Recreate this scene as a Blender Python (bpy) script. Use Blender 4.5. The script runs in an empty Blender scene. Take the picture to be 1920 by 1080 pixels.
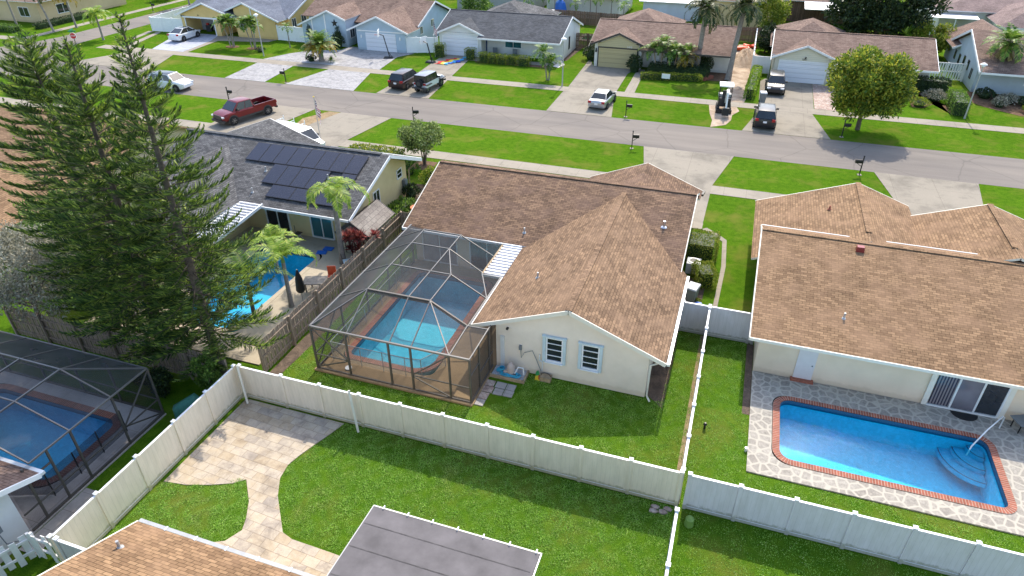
import bpy, math, random
import numpy as np
from mathutils import Vector, Matrix
R = math.radians
scene = bpy.context.scene
COL = scene.collection

# ------------------------------------------------------------ camera
cam_d = bpy.data.cameras.new("camera"); cam = bpy.data.objects.new("camera", cam_d); COL.objects.link(cam)
scene.camera = cam
cam_d.sensor_fit = 'HORIZONTAL'; cam_d.sensor_width = 36.0
cam_d.lens = 36.0 * 1265.5 / 1920.0
cam_d.clip_start = 0.5; cam_d.clip_end = 3000
P, RO, YW = R(32.679), R(-0.3426), R(-18.9286)
fwd = Vector((math.sin(YW) * math.cos(P), math.cos(YW) * math.cos(P), -math.sin(P)))
rgt = Vector((math.cos(YW), -math.sin(YW), 0)); up = rgt.cross(fwd)
r2 = rgt * math.cos(RO) + up * math.sin(RO); u2 = -rgt * math.sin(RO) + up * math.cos(RO)
m = Matrix((r2, u2, -fwd)).transposed().to_4x4(); m.translation = Vector((0, 0, 21.2))
cam.matrix_world = m

# ------------------------------------------------------------ sky and sun
SUN_EL = 48.5
world = bpy.data.worlds.new("World"); scene.world = world; world.use_nodes = True
wn = world.node_tree; wn.nodes.clear()
sky = wn.nodes.new('ShaderNodeTexSky'); sky.sky_type = 'NISHITA'; sky.sun_disc = False
sky.sun_elevation = R(SUN_EL); sky.sun_rotation = R(0); sky.air_density = 1.0; sky.dust_density = 1.6; sky.ozone_density = .1
bg = wn.nodes.new('ShaderNodeBackground'); bg.inputs[1].default_value = 0.15
wo = wn.nodes.new('ShaderNodeOutputWorld')
wn.links.new(sky.outputs[0], bg.inputs[0]); wn.links.new(bg.outputs[0], wo.inputs[0])
sun_d = bpy.data.lights.new("sun", 'SUN'); sun_d.energy = 2.05; sun_d.angle = R(0.53); sun_d.color = (1.0, 0.92, 0.78)
sun = bpy.data.objects.new("sun", sun_d); COL.objects.link(sun)
sun.rotation_euler = (R(-(90 - SUN_EL)), 0, R(1.0))
scene.view_settings.view_transform = 'Standard'; scene.view_settings.look = 'None'
scene.view_settings.exposure = 1.41; scene.view_settings.gamma = 1.0
scene.render.engine = 'CYCLES'
scene.cycles.transparent_max_bounces = 24; scene.cycles.max_bounces = 8

# ------------------------------------------------------------ materials
MATS = {}
class NT:
    def __init__(s, name):
        s.m = bpy.data.materials.new(name); s.m.use_nodes = True
        s.t = s.m.node_tree; s.t.nodes.clear(); s.out = s.t.nodes.new('ShaderNodeOutputMaterial'); MATS[name] = s.m
    def n(s, ty, **kw):
        x = s.t.nodes.new('ShaderNode' + ty)
        for k, v in kw.items(): setattr(x, k, v)
        return x
    def l(s, a, b): s.t.links.new(a, b)
    def coord(s, kind='Object', scale=None):
        tc = s.n('TexCoord'); o = tc.outputs[kind]
        if scale:
            mp = s.n('Mapping'); mp.inputs['Scale'].default_value = scale; s.l(o, mp.inputs[0]); o = mp.outputs[0]
        return o
    def noise(s, co, scale, detail=3, rough=.55, dist=0):
        x = s.n('TexNoise'); x.inputs['Scale'].default_value = scale; x.inputs['Detail'].default_value = detail
        x.inputs['Roughness'].default_value = rough; x.inputs['Distortion'].default_value = dist
        s.l(co, x.inputs['Vector']); return x.outputs['Fac']
    def ramp(s, fac, stops, interp='LINEAR'):
        x = s.n('ValToRGB'); cr = x.color_ramp; cr.interpolation = interp
        while len(cr.elements) < len(stops): cr.elements.new(0.5)
        for e, (p, c) in zip(cr.elements, stops): e.position = p; e.color = (*c, 1) if len(c) == 3 else c
        s.l(fac, x.inputs[0]); return x.outputs[0]
    def mix(s, fac, a, b, mode='MIX'):
        x = s.n('Mix', data_type='RGBA', blend_type=mode)
        if hasattr(fac, 'node'): s.l(fac, x.inputs[0])
        else: x.inputs[0].default_value = fac
        for i, v in ((6, a), (7, b)):
            if hasattr(v, 'node'): s.l(v, x.inputs[i])
            else: x.inputs[i].default_value = (*v, 1)
        return x.outputs[2]
    def math(s, op, a, b):
        x = s.n('Math', operation=op)
        for i, v in ((0, a), (1, b)):
            if hasattr(v, 'node'): s.l(v, x.inputs[i])
            else: x.inputs[i].default_value = v
        return x.outputs[0]
    def bsdf(s, col, rough=.8, metal=0, spec=.3, bump=None, bstr=.3, bdist=.02, trans=0, coat=0):
        b = s.n('BsdfPrincipled')
        if hasattr(col, 'node'): s.l(col, b.inputs['Base Color'])
        else: b.inputs['Base Color'].default_value = (*col, 1)
        if hasattr(rough, 'node'): s.l(rough, b.inputs['Roughness'])
        else: b.inputs['Roughness'].default_value = rough
        b.inputs['Metallic'].default_value = metal; b.inputs['Specular IOR Level'].default_value = spec
        b.inputs['Coat Weight'].default_value = coat
        if bump is not None:
            bp = s.n('Bump'); bp.inputs['Strength'].default_value = bstr; bp.inputs['Distance'].default_value = bdist
            s.l(bump, bp.inputs['Height']); s.l(bp.outputs[0], b.inputs['Normal'])
        sh = b.outputs[0]
        if trans:
            tr = s.n('BsdfTranslucent')
            if hasattr(col, 'node'): s.l(col, tr.inputs[0])
            else: tr.inputs[0].default_value = (*col, 1)
            mx = s.n('MixShader'); mx.inputs[0].default_value = trans
            s.l(sh, mx.inputs[1]); s.l(tr.outputs[0], mx.inputs[2]); sh = mx.outputs[0]
        s.l(sh, s.out.inputs[0]); return s.m
def flat(name, col, rough=.6, metal=0, spec=.4, var=.12, scale=3.0, coat=0):
    t = NT(name); co = t.coord(); f = t.noise(co, scale, 4, .6)
    c = t.ramp(f, [(.3, tuple(v * (1 - var) for v in col)), (.7, tuple(min(1, v * (1 + var)) for v in col))])
    return t.bsdf(c, rough, metal, spec, coat=coat)
def shingle(name, c1, c2, row=.145, w=.32, dark=.35, streak=.24, tint=None):
    t = NT(name); uv = t.coord('UV')
    b = t.n('TexBrick'); b.offset = .5; b.inputs['Color1'].default_value = (*c1, 1); b.inputs['Color2'].default_value = (*c2, 1)
    b.inputs['Mortar'].default_value = (*(v * dark for v in c2), 1); b.inputs['Scale'].default_value = 1
    b.inputs['Mortar Size'].default_value = .012; b.inputs['Mortar Smooth'].default_value = .6; b.inputs['Brick Width'].default_value = w; b.inputs['Row Height'].default_value = row
    t.l(uv, b.inputs['Vector'])
    co = t.coord(); n1 = t.noise(co, .55, 5, .65); n2 = t.noise(uv, 9, 2, .5)
    c = t.mix(.9, b.outputs[0], t.ramp(n1, [(.3, (1 - streak * 1.6,) * 3), (.5, (1, 1, 1)), (.72, (1 + streak,) * 3)]), 'MULTIPLY')
    c = t.mix(.8, c, t.ramp(n2, [(.3, (.78, .78, .78)), (.7, (1.18, 1.17, 1.15))]), 'MULTIPLY')
    if tint:
        n3 = t.noise(t.coord(), .9, 3); c = t.mix(t.ramp(n3, [(.45, (0, 0, 0)), (.7, (.6, .6, .6))]), c, tint)
    return t.bsdf(c, .92, spec=.15, bump=b.outputs['Fac'], bstr=.5, bdist=-.012)
shingle('shingle_brown', (.26, .165, .105), (.13, .082, .056), tint=(.18, .115, .085))
shingle('shingle_tan', (.31, .197, .113), (.18, .11, .063), tint=(.28, .175, .107), streak=.15)
shingle('shingle_grey', (.15, .148, .15), (.075, .075, .078))
shingle('shingle_wing', (.285, .183, .112), (.15, .095, .06), tint=(.24, .155, .1), streak=.18)
shingle('shingle_slate', (.10, .105, .115), (.062, .066, .075))
shingle('shingle_blue', (.165, .185, .225), (.125, .14, .18))
shingle('shingle_far_brown', (.25, .175, .14), (.16, .105, .085))
shingle('shingle_mauve', (.27, .2, .185), (.2, .145, .135))
shingle('shingle_shed', (.3, .27, .24), (.24, .21, .19), row=.3, w=.5, dark=.4)
def stucco(name, col):
    t = NT(name); co = t.coord(); n1 = t.noise(co, .6, 4, .6); n2 = t.noise(co, 30, 3, .6)
    c = t.mix(1, (*col,), t.ramp(n1, [(.3, (.9, .89, .87)), (.65, (1.04, 1.04, 1.04))]), 'MULTIPLY')
    sep = t.n('SeparateXYZ'); t.l(co, sep.inputs[0])
    n3 = t.noise(co, 3, 4, .7); z = t.math('ADD', sep.outputs[2], t.math('MULTIPLY', n3, -.45))
    d = t.ramp(z, [(0, (.6, .58, .5)), (.12, (1, 1, 1))]); c = t.mix(.3, c, d, 'MULTIPLY')
    return t.bsdf(c, .9, spec=.2, bump=n2, bstr=.35, bdist=.01)
for k, c in dict(white=(.66, .64, .58), cream=(.73, .595, .44), yellow=(.70, .57, .32), yellow2=(.72, .52, .22), blue=(.42, .52, .60), white2=(.68, .68, .66), tan=(.62, .58, .46),
                 khaki=(.48, .42, .25), greyblue=(.46, .53, .58), sand=(.66, .5, .28), grey=(.4, .4, .4), beige=(.62, .47, .28), offwhite=(.77, .67, .55), bluewhite=(.6, .63, .7), pale=(.6, .56, .46)).items():
    stucco('stucco_' + k, c)
def siding(name, col, step=.2):
    t = NT(name); co = t.coord(); w = t.n('TexWave', wave_type='BANDS', bands_direction='Z', wave_profile='SAW'); w.inputs['Scale'].default_value = 1 / (step * 1.0) * .159 * 1.0 * 2
    t.l(co, w.inputs[0]); c = t.mix(1, col, t.ramp(w.outputs[1], [(0, (.62, .6, .58)), (.12, (1, 1, 1))]), 'MULTIPLY')
    return t.bsdf(c, .7, bump=w.outputs[1], bstr=.4, bdist=.02)
siding('siding_khaki', (.5, .43, .25)); siding('siding_cream', (.68, .64, .5)); siding('siding_white', (.7, .7, .7)); siding('garage_white', (.74, .75, .78), .5); siding('garage_khaki', (.46, .38, .2), .5)
def concrete(name, col, joint=1.5, stain=.35):
    t = NT(name); co = t.coord(); n1 = t.noise(co, .35, 6, .65, .3); n2 = t.noise(co, 14, 4, .6); n3 = t.noise(co, 1.1, 3, .7)
    c = t.mix(1, col, t.ramp(n1, [(.32, (1 - stain, 1 - stain, 1 - stain)), (.5, (.97, .97, .96)), (.75, (1.06, 1.05, 1.04))]), 'MULTIPLY')
    c = t.mix(.5, c, t.ramp(n2, [(.3, (.85, .85, .85)), (.7, (1.1, 1.1, 1.1))]), 'MULTIPLY')
    c = t.mix(t.ramp(n3, [(.56, (0, 0, 0)), (.72, (.55, .55, .55))]), c, tuple(v * .6 for v in col))
    if joint:
        b = t.n('TexBrick'); b.offset = 0; b.inputs['Scale'].default_value = 1; b.inputs['Brick Width'].default_value = joint; b.inputs['Row Height'].default_value = joint
        b.inputs['Mortar Size'].default_value = .012; b.inputs['Mortar Smooth'].default_value = .3
        b.inputs['Color1'].default_value = b.inputs['Color2'].default_value = (1, 1, 1, 1); b.inputs['Mortar'].default_value = (.62, .6, .57, 1)
        t.l(co, b.inputs['Vector']); c = t.mix(1, c, b.outputs[0], 'MULTIPLY')
    return t.bsdf(c, .9, spec=.2, bump=n2, bstr=.2, bdist=.01)
concrete('concrete', (.27, .24, .195), 3.0); concrete('walk_concrete', (.30, .265, .215), 1.6, .2); concrete('deck_concrete', (.43, .37, .285), 0, .12)
concrete('deck_pebble', (.30, .21, .12), 0, .25); concrete('slab', (.34, .32, .3), .9, .3); concrete('deck_grey', (.5, .45, .42), 2.5, .3)
concrete('shell_rock', (.6, .58, .55), 0, .3)
t = NT('asphalt'); co = t.coord(); n1 = t.noise(t.coord('Object', (.25, 1, 1)), .35, 5, .6, .5); n2 = t.noise(co, 40, 3, .7); n3 = t.noise(t.coord('Object', (.12, 2.2, 1)), .5, 4, .6)
c = t.mix(1, (.195, .173, .152), t.ramp(n1, [(.3, (.8, .8, .82)), (.7, (1.12, 1.1, 1.07))]), 'MULTIPLY')
c = t.mix(.6, c, t.ramp(n3, [(.35, (.85, .85, .86)), (.6, (1.05, 1.05, 1.05))]), 'MULTIPLY')
c = t.mix(.5, c, t.ramp(n2, [(.3, (.75, .75, .75)), (.7, (1.2, 1.2, 1.2))]), 'MULTIPLY'); vv = t.n('TexVoronoi', feature='DISTANCE_TO_EDGE'); vv.inputs['Scale'].default_value = .22; wc = t.n('TexNoise'); wc.inputs['Scale'].default_value = .8; wc.inputs['Detail'].default_value = 5; t.l(co, wc.inputs[0]); t.l(t.mix(.25, co, wc.outputs[1]), vv.inputs[0])
c = t.mix(t.ramp(vv.outputs['Distance'], [(0, (.5, .5, .5)), (.012, (0, 0, 0))]), c, (.1, .09, .08)); t.bsdf(c, .9, spec=.2, bump=n2, bstr=.3, bdist=.01)
def pavers(name, cols, w, hh, mort, off=.5, rot=0, ms=.012, sq=1):
    t = NT(name); co = t.coord(); mp = t.n('Mapping'); mp.inputs['Rotation'].default_value = (0, 0, rot); t.l(co, mp.inputs[0]); co2 = mp.outputs[0]
    b = t.n('TexBrick'); b.offset = off; b.squash = sq; b.inputs['Scale'].default_value = 1; b.inputs['Brick Width'].default_value = w; b.inputs['Row Height'].default_value = hh
    b.inputs['Mortar Size'].default_value = ms; b.inputs['Color1'].default_value = (0, 0, 0, 1); b.inputs['Color2'].default_value = (1, 1, 1, 1); b.inputs['Mortar'].default_value = (.5, .5, .5, 1)
    t.l(co2, b.inputs[0]); n = t.noise(co, 2.2, 4, .6)
    f = t.math('ADD', t.math('MULTIPLY', b.outputs[0], .45), t.math('MULTIPLY', n, .75))
    c = t.ramp(f, [(i / (len(cols) - 1) * .75 + .15, cc) for i, cc in enumerate(cols)])
    c = t.mix(b.outputs['Fac'], c, mort)
    st_ = t.noise(co, .9, 6, .75, .6); c = t.mix(.75, c, t.ramp(st_, [(.34, (.52, .5, .5)), (.5, (.95, .94, .93)), (.7, (1.12, 1.1, 1.06))]), 'MULTIPLY')
    nn = t.noise(co, 25, 3, .6); c = t.mix(.6, c, t.ramp(nn, [(.3, (.82, .82, .82)), (.7, (1.12, 1.12, 1.12))]), 'MULTIPLY')
    return t.bsdf(c, .85, spec=.25, bump=b.outputs['Fac'], bstr=.5, bdist=-.01)
pavers('travertine', [(.28, .21, .14), (.42, .34, .24), (.48, .41, .32), (.33, .285, .24)], .61, .4, (.25, .2, .15), rot=R(4), ms=.008)
pavers('pavers_grey', [(.2, .2, .215), (.31, .305, .31), (.38, .37, .365), (.25, .25, .265)], .3, .22, (.25, .25, .25), rot=R(20), ms=.01)
pavers('pavers_bluegrey', [(.36, .375, .44), (.42, .44, .5)], .4, .3, (.4, .42, .5), ms=.008)
pavers('pavers_red', [(.3, .18, .15), (.5, .42, .36), (.34, .22, .18), (.55, .48, .42)], .25, .18, (.3, .24, .2), rot=R(45))
def brickm(name, c1, c2, mort, w, hh, kind='UV'):
    t = NT(name); uv = t.coord(kind); b = t.n('TexBrick'); b.offset = .5 if kind == 'Object' else 0; b.inputs['Scale'].default_value = 1; b.inputs['Brick Width'].default_value = w; b.inputs['Row Height'].default_value = hh
    b.inputs['Mortar Size'].default_value = .012; b.inputs['Color1'].default_value = (*c1, 1); b.inputs['Color2'].default_value = (*c2, 1); b.inputs['Mortar'].default_value = (*mort, 1)
    t.l(uv, b.inputs[0]); n = t.noise(t.coord(), 5, 3); c = t.mix(.8, b.outputs[0], t.ramp(n, [(.3, (.75, .75, .75)), (.7, (1.2, 1.15, 1.1))]), 'MULTIPLY'); t.bsdf(c, .85, bump=b.outputs['Fac'], bstr=.4, bdist=-.01)
brickm('coping_brick', (.32, .105, .065), (.23, .075, .048), (.4, .29, .23), .11, 3)
t = NT('flagstone'); co = t.coord(); nz = t.n('TexNoise'); nz.inputs['Scale'].default_value = 1.5; t.l(co, nz.inputs[0])
wc = t.mix(.12, co, nz.outputs[1]); v = t.n('TexVoronoi', feature='DISTANCE_TO_EDGE'); v.inputs['Scale'].default_value = 2.7; v.inputs['Randomness'].default_value = .75; t.l(wc, v.inputs[0])
v2 = t.n('TexVoronoi'); v2.inputs['Scale'].default_value = 2.7; v2.inputs['Randomness'].default_value = .75; t.l(wc, v2.inputs[0])
sc = t.mix(.5, (.29, .265, .225), t.ramp(v2.outputs['Color'], [(0, (.22, .195, .17)), (1, (.4, .37, .32))])); sc = t.mix(.8, sc, t.ramp(t.noise(co, 9, 4, .7), [(.3, (.6, .6, .6)), (.7, (1.3, 1.3, 1.3))]), 'MULTIPLY')
c = t.mix(t.ramp(v.outputs['Distance'], [(.05, (0, 0, 0)), (.13, (1, 1, 1))]), (.42, .385, .32), sc); t.bsdf(c, .85, bump=v.outputs[0], bstr=.2)
# grass
def grass(name, a, b, dry, dryamt=.5, fine=22):
    t = NT(name); co = t.coord(); n1 = t.noise(co, .35, 5, .6, .4); n2 = t.noise(co, 2.2, 4, .7); n3 = t.noise(co, fine, 4, .75); n4 = t.noise(co, .12, 3, .6)
    c = t.ramp(n2, [(.3, a), (.62, b)]); c = t.mix(1, c, t.ramp(n3, [(.3, (.35, .42, .25)), (.5, (1, 1, 1)), (.7, (1.65, 1.5, 1.4))]), 'MULTIPLY')
    c = t.mix(t.ramp(n1, [(.5, (0, 0, 0)), (.72, (dryamt,) * 3)]), c, dry); c = t.mix(.6, c, t.ramp(n4, [(.35, (.85, .85, .85)), (.65, (1.12, 1.1, 1.05))]), 'MULTIPLY')
    return t.bsdf(c, 1, spec=0, bump=n3, bstr=.9, bdist=.06)
grass('grass', (.045, .118, .008), (.085, .168, .012), (.185, .165, .04), .65)
grass('grass_bright', (.095, .24, .018), (.13, .30, .025), (.2, .3, .05), .25)
t = NT('grass_blade'); g_ = t.n('NewGeometry'); co = t.coord(); n2 = t.noise(co, .5, 4, .7); n9 = t.noise(co, 3, 3, .7)
c = t.ramp(g_.outputs['Random Per Island'], [(0, (.16, .33, .04)), (.5, (.32, .56, .09)), (.87, (.47, .69, .16)), (1, (.64, .72, .32))])
c = t.mix(t.ramp(n2, [(.55, (0, 0, 0)), (.75, (.5, .5, .5))]), c, (.55, .5, .2)); c = t.mix(.6, c, t.ramp(n9, [(.3, (.6, .65, .6)), (.7, (1.25, 1.2, 1.1))]), 'MULTIPLY'); t.bsdf(c, .6, spec=.15, trans=.35)
def soil(name, a, b, s=3):
    t = NT(name); co = t.coord(); n = t.noise(co, s, 6, .7, .4); n2 = t.noise(co, 20, 4, .7); c = t.mix(.6, t.ramp(n, [(.3, a), (.65, b)]), t.ramp(n2, [(.3, (.6, .6, .6)), (.7, (1.3, 1.3, 1.3))]), 'MULTIPLY'); t.bsdf(c, 1, spec=.05, bump=n, bstr=.8, bdist=.12)
soil('mulch', (.09, .055, .035), (.2, .13, .085)); soil('sand_soil', (.28, .2, .14), (.52, .42, .32), .9); soil('dry_soil', (.2, .15, .085), (.34, .25, .15), 2); soil('gravel', (.3, .3, .32), (.65, .65, .67), 14); soil('dark_soil', (.07, .055, .045), (.16, .12, .09), 2)
def leaf(name, stops, trans=.3, rough=.5, var=.5, spec=.3):
    t = NT(name); g_ = t.n('NewGeometry'); co = t.coord(); n = t.noise(co, var, 3, .6)
    c = t.ramp(g_.outputs['Random Per Island'], stops); c = t.mix(.75, c, t.ramp(n, [(.3, (.62, .66, .6)), (.7, (1.3, 1.25, 1.15))]), 'MULTIPLY'); return t.bsdf(c, rough, spec=spec, trans=trans)
leaf('needle', [(0, (.022, .055, .016)), (.45, (.07, .13, .027)), (.75, (.15, .235, .038)), (1, (.36, .46, .07))], .35, .6, 1.2)
leaf('leaf_round', [(0, (.06, .13, .02)), (.5, (.17, .24, .03)), (.8, (.34, .37, .04)), (1, (.46, .42, .06))], .38, .5, .9)
leaf('leaf_dark', [(0, (.012, .028, .012)), (.6, (.03, .06, .02)), (1, (.09, .12, .03))], .2)
leaf('leaf_mid', [(0, (.05, .11, .02)), (.6, (.12, .22, .035)), (1, (.28, .4, .08))], .35)
leaf('leaf_yellow', [(0, (.08, .15, .015)), (.5, (.2, .28, .025)), (1, (.45, .43, .07))], .35)
leaf('leaf_lime', [(0, (.1, .2, .015)), (.5, (.2, .34, .02)), (1, (.35, .45, .05))], .35)
leaf('leaf_pale', [(0, (.07, .11, .03)), (.5, (.18, .25, .07)), (.85, (.34, .42, .14)), (1, (.5, .55, .28))], .35, .45, 1.5)
leaf('leaf_silver', [(0, (.12, .12, .09)), (.4, (.26, .25, .19)), (.8, (.4, .38, .31)), (1, (.52, .49, .42))], .2, .7)
leaf('leaf_red', [(0, (.1, .02, .02)), (.5, (.26, .05, .05)), (1, (.42, .16, .13))], .3)
leaf('frond', [(0, (.05, .12, .02)), (.5, (.12, .23, .03)), (.85, (.24, .36, .06)), (1, (.42, .46, .1))], .35, .45, .8)
leaf('frond_lime', [(0, (.12, .23, .02)), (.5, (.26, .4, .04)), (.85, (.42, .52, .08)), (1, (.6, .6, .18))], .4, .45, .8)
leaf('frond_dark', [(0, (.02, .04, .012)), (.5, (.045, .08, .02)), (.85, (.11, .13, .035)), (1, (.24, .2, .07))], .3, .5, .8)
leaf('frond_gold', [(0, (.16, .1, .01)), (.5, (.38, .25, .02)), (1, (.5, .38, .05))], .35)
leaf('frond_dry', [(0, (.16, .12, .04)), (.5, (.34, .26, .1)), (1, (.5, .4, .2))], .3)
flat('bark', (.11, .085, .065), .95, var=.35, scale=8); flat('palm_trunk', (.24, .21, .18), .9, var=.25, scale=6); flat('crownshaft', (.16, .26, .06), .5)
def wood(name, a, b, bw=.15):
    t = NT(name); uv = t.coord('UV'); x = t.n('TexBrick'); x.offset = 0; x.inputs['Scale'].default_value = 1; x.inputs['Brick Width'].default_value = bw; x.inputs['Row Height'].default_value = 8; x.inputs['Mortar Size'].default_value = .008
    x.inputs['Color1'].default_value = (*a, 1); x.inputs['Color2'].default_value = (*b, 1); x.inputs['Mortar'].default_value = (*(v * .25 for v in b), 1); t.l(uv, x.inputs[0])
    n = t.noise(t.coord('Object', (6, 6, .8)), 3, 4, .7); c = t.mix(.8, x.outputs[0], t.ramp(n, [(.3, (.6, .6, .6)), (.7, (1.25, 1.22, 1.2))]), 'MULTIPLY'); return t.bsdf(c, .9, bump=x.outputs['Fac'], bstr=.4, bdist=-.01)
wood('fence_wood', (.37, .29, .22), (.27, .21, .16)); wood('fence_wood_dark', (.27, .17, .12), (.17, .11, .08)); flat('timber', (.36, .27, .17), .9, var=.3, scale=5)
def vinyl(name, col, step=.18):
    t = NT(name); uv = t.coord('UV'); x = t.n('TexBrick'); x.offset = 0; x.inputs['Scale'].default_value = 1; x.inputs['Brick Width'].default_value = step; x.inputs['Row Height'].default_value = 9; x.inputs['Mortar Size'].default_value = .005; x.inputs['Mortar Smooth'].default_value = .5
    x.inputs['Color1'].default_value = x.inputs['Color2'].default_value = (*col, 1); x.inputs['Mortar'].default_value = (*(v * .78 for v in col), 1); t.l(uv, x.inputs[0])
    n = t.noise(t.coord('Object', (3, 3, .7)), 1.2, 4, .7); sep = t.n('SeparateXYZ'); t.l(t.coord(), sep.inputs[0])
    c = t.mix(.8, x.outputs[0], t.ramp(n, [(.3, (.84, .84, .8)), (.65, (1.03, 1.03, 1.03))]), 'MULTIPLY')
    n5 = t.noise(t.coord(), 5, 4, .75); z = t.math('ADD', sep.outputs[2], t.math('MULTIPLY', n5, -.45)); c = t.mix(.7, c, t.ramp(z, [(0, (.42, .44, .32)), (.1, (1, 1, 1))]), 'MULTIPLY')
    return t.bsdf(c, .45, bump=x.outputs['Fac'], bstr=.3, bdist=-.006)
vinyl('vinyl_tan', (.78, .68, .54)); vinyl('vinyl_grey', (.66, .615, .62)); flat('vinyl_white', (.8, .81, .82), .4, var=.04)
flat('white_paint', (.78, .78, .77), .5, var=.05); flat('trim_cream', (.7, .66, .56), .5, var=.05); flat('shutter_blue', (.5, .6, .63), .5, var=.08); flat('door_white', (.62, .58, .56), .5, var=.04); flat('door_blue', (.02, .05, .16), .4)
flat('black_metal', (.02, .02, .02), .4, .3); flat('bronze', (.075, .065, .055), .5, .2, var=.1); flat('alum_white', (.72, .73, .72), .35, .2, var=.05); flat('alum_grey', (.42, .42, .41), .4, .3, var=.1); flat('steel', (.55, .56, .57), .25, .9); flat('dark_trim', (.05, .045, .04), .5)
flat('terracotta', (.45, .16, .07), .8); flat('rubber', (.018, .018, .018), .85); flat('plastic_grey', (.17, .19, .2), .5); flat('plastic_lid', (.38, .41, .43), .5); flat('ac_grey', (.4, .42, .42), .5); flat('pool_blue_hose', (.05, .38, .55), .4); flat('pvc_beige', (.5, .4, .34), .5)
flat('blue_toy', (.02, .14, .55), .4); flat('red', (.45, .03, .03), .4); flat('orange', (.7, .12, .05), .5); flat('yellow', (.7, .5, .04), .5); flat('green_plastic', (.03, .25, .08), .4); flat('brick_red', (.3, .1, .06), .85, var=.3, scale=14)
flat('membrane', (.103, .094, .098), .75, var=.28, scale=1.1); flat('membrane_seam', (.06, .055, .055), .8, var=.5, scale=4); flat('roof_metal', (.66, .66, .67), .45, .2, var=.06); flat('solar_frame', (.02, .02, .024), .4); flat('interior', (.05, .05, .055), .9); flat('interior2', (.32, .33, .36), .8)
t = NT('solar_cell'); uv = t.coord('UV'); b = t.n('TexBrick'); b.offset = 0; b.inputs['Scale'].default_value = 1; b.inputs['Brick Width'].default_value = .16; b.inputs['Row Height'].default_value = .16; b.inputs['Mortar Size'].default_value = .003
b.inputs['Color1'].default_value = (.013, .015, .03, 1); b.inputs['Color2'].default_value = (.018, .02, .036, 1); b.inputs['Mortar'].default_value = (.05, .05, .07, 1); t.l(uv, b.inputs[0]); t.bsdf(b.outputs[0], .22, spec=.5)
def glassm(name, col, rough=.05):
    t = NT(name); n = t.noise(t.coord(), .8, 2); c = t.ramp(n, [(.3, tuple(v * .6 for v in col)), (.7, tuple(v * 1.4 for v in col))]); t.bsdf(c, rough, spec=.8)
glassm('glass_dark', (.02, .024, .03)); glassm('glass_teal', (.03, .12, .14)); glassm('glass_curtain', (.16, .15, .17)); glassm('car_glass', (.015, .02, .024), .18)
t = NT('blinds'); w = t.n('TexWave', bands_direction='X'); w.inputs['Scale'].default_value = 2.6; t.l(t.coord(), w.inputs[0]); t.bsdf(t.ramp(w.outputs[1], [(.3, (.03, .03, .05)), (.7, (.22, .19, .19))]), .15, spec=.6)
def screen(name, dens, col):
    t = NT(name); tr = t.n('BsdfTransparent'); d = t.n('BsdfDiffuse'); tl = t.n('BsdfTranslucent'); n = t.noise(t.coord(), .7, 3)
    cc = t.ramp(n, [(.3, tuple(v * .8 for v in col)), (.7, tuple(v * 1.2 for v in col))]); t.l(cc, d.inputs[0]); t.l(cc, tl.inputs[0])
    m1 = t.n('MixShader'); m1.inputs[0].default_value = .5; t.l(d.outputs[0], m1.inputs[1]); t.l(tl.outputs[0], m1.inputs[2])
    gm = t.n('NewGeometry'); dp = t.n('VectorMath', operation='DOT_PRODUCT'); t.l(gm.outputs['Normal'], dp.inputs[0]); t.l(gm.outputs['Incoming'], dp.inputs[1])
    ca = t.math('MAXIMUM', t.math('ABSOLUTE', dp.outputs['Value'], 0), .08); fac = t.math('SUBTRACT', 1, t.math('POWER', 1 - dens, t.math('DIVIDE', 1, ca)))
    m2 = t.n('MixShader'); t.l(fac, m2.inputs[0]); t.l(tr.outputs[0], m2.inputs[1]); t.l(m1.outputs[0], m2.inputs[2]); t.l(m2.outputs[0], t.out.inputs[0])
screen('screen_mesh', .34, (.12, .12, .125)); screen('screen_side', .17, (.05, .05, .05)); screen('pool_net', .45, (.03, .045, .07)); screen('pool_net_light', .22, (.3, .32, .3))
def water(name, tint, scale=2.2, bstr=.3, rough=.05, bd=.02):
    t = NT(name); tr = t.n('BsdfTransparent'); tr.inputs[0].default_value = (*tint, 1); gl = t.n('BsdfGlossy'); gl.inputs['Roughness'].default_value = rough
    co = t.coord(); n = t.noise(co, scale, 4, .6, .3); n2 = t.noise(co, scale * 4.5, 3, .6); h_ = t.math('ADD', n, t.math('MULTIPLY', n2, .22))
    bp = t.n('Bump'); bp.inputs['Strength'].default_value = bstr; bp.inputs['Distance'].default_value = bd; t.l(h_, bp.inputs['Height']); t.l(bp.outputs[0], gl.inputs['Normal'])
    fr = t.n('Fresnel'); fr.inputs[0].default_value = 1.33; t.l(bp.outputs[0], fr.inputs['Normal'])
    mx = t.n('MixShader'); t.l(fr.outputs[0], mx.inputs[0]); t.l(tr.outputs[0], mx.inputs[1]); t.l(gl.outputs[0], mx.inputs[2]); t.l(mx.outputs[0], t.out.inputs[0])
water('water_main', (.62, .88, .92)); water('water_right', (.42, .88, 1.0), 4.0, 1, .03, .02); water('water_left', (.5, .85, .97)); water('water_far', (.3, .8, .75))
def plaster(name, col):
    t = NT(name); co = t.coord(); v = t.n('TexVoronoi'); v.inputs['Scale'].default_value = 7; t.l(co, v.inputs[0]); n = t.noise(co, 3.5, 4, .7, 1.2)
    c = t.mix(1, col, t.ramp(n, [(.3, (.78, .8, .82)), (.7, (1.2, 1.15, 1.12))]), 'MULTIPLY'); t.bsdf(c, .8)
plaster('plaster_teal', (.15, .6, .74)); plaster('plaster_blue', (.12, .6, .76)); plaster('plaster_step_depth_tint', (.08, .5, .66)); plaster('plaster_deep', (.22, .7, .88)); flat('pool_tile', (.03, .09, .16), .3, var=.4, scale=20)  # steps: same pool plaster, with the dimming of deeper water painted into its colour
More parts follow.
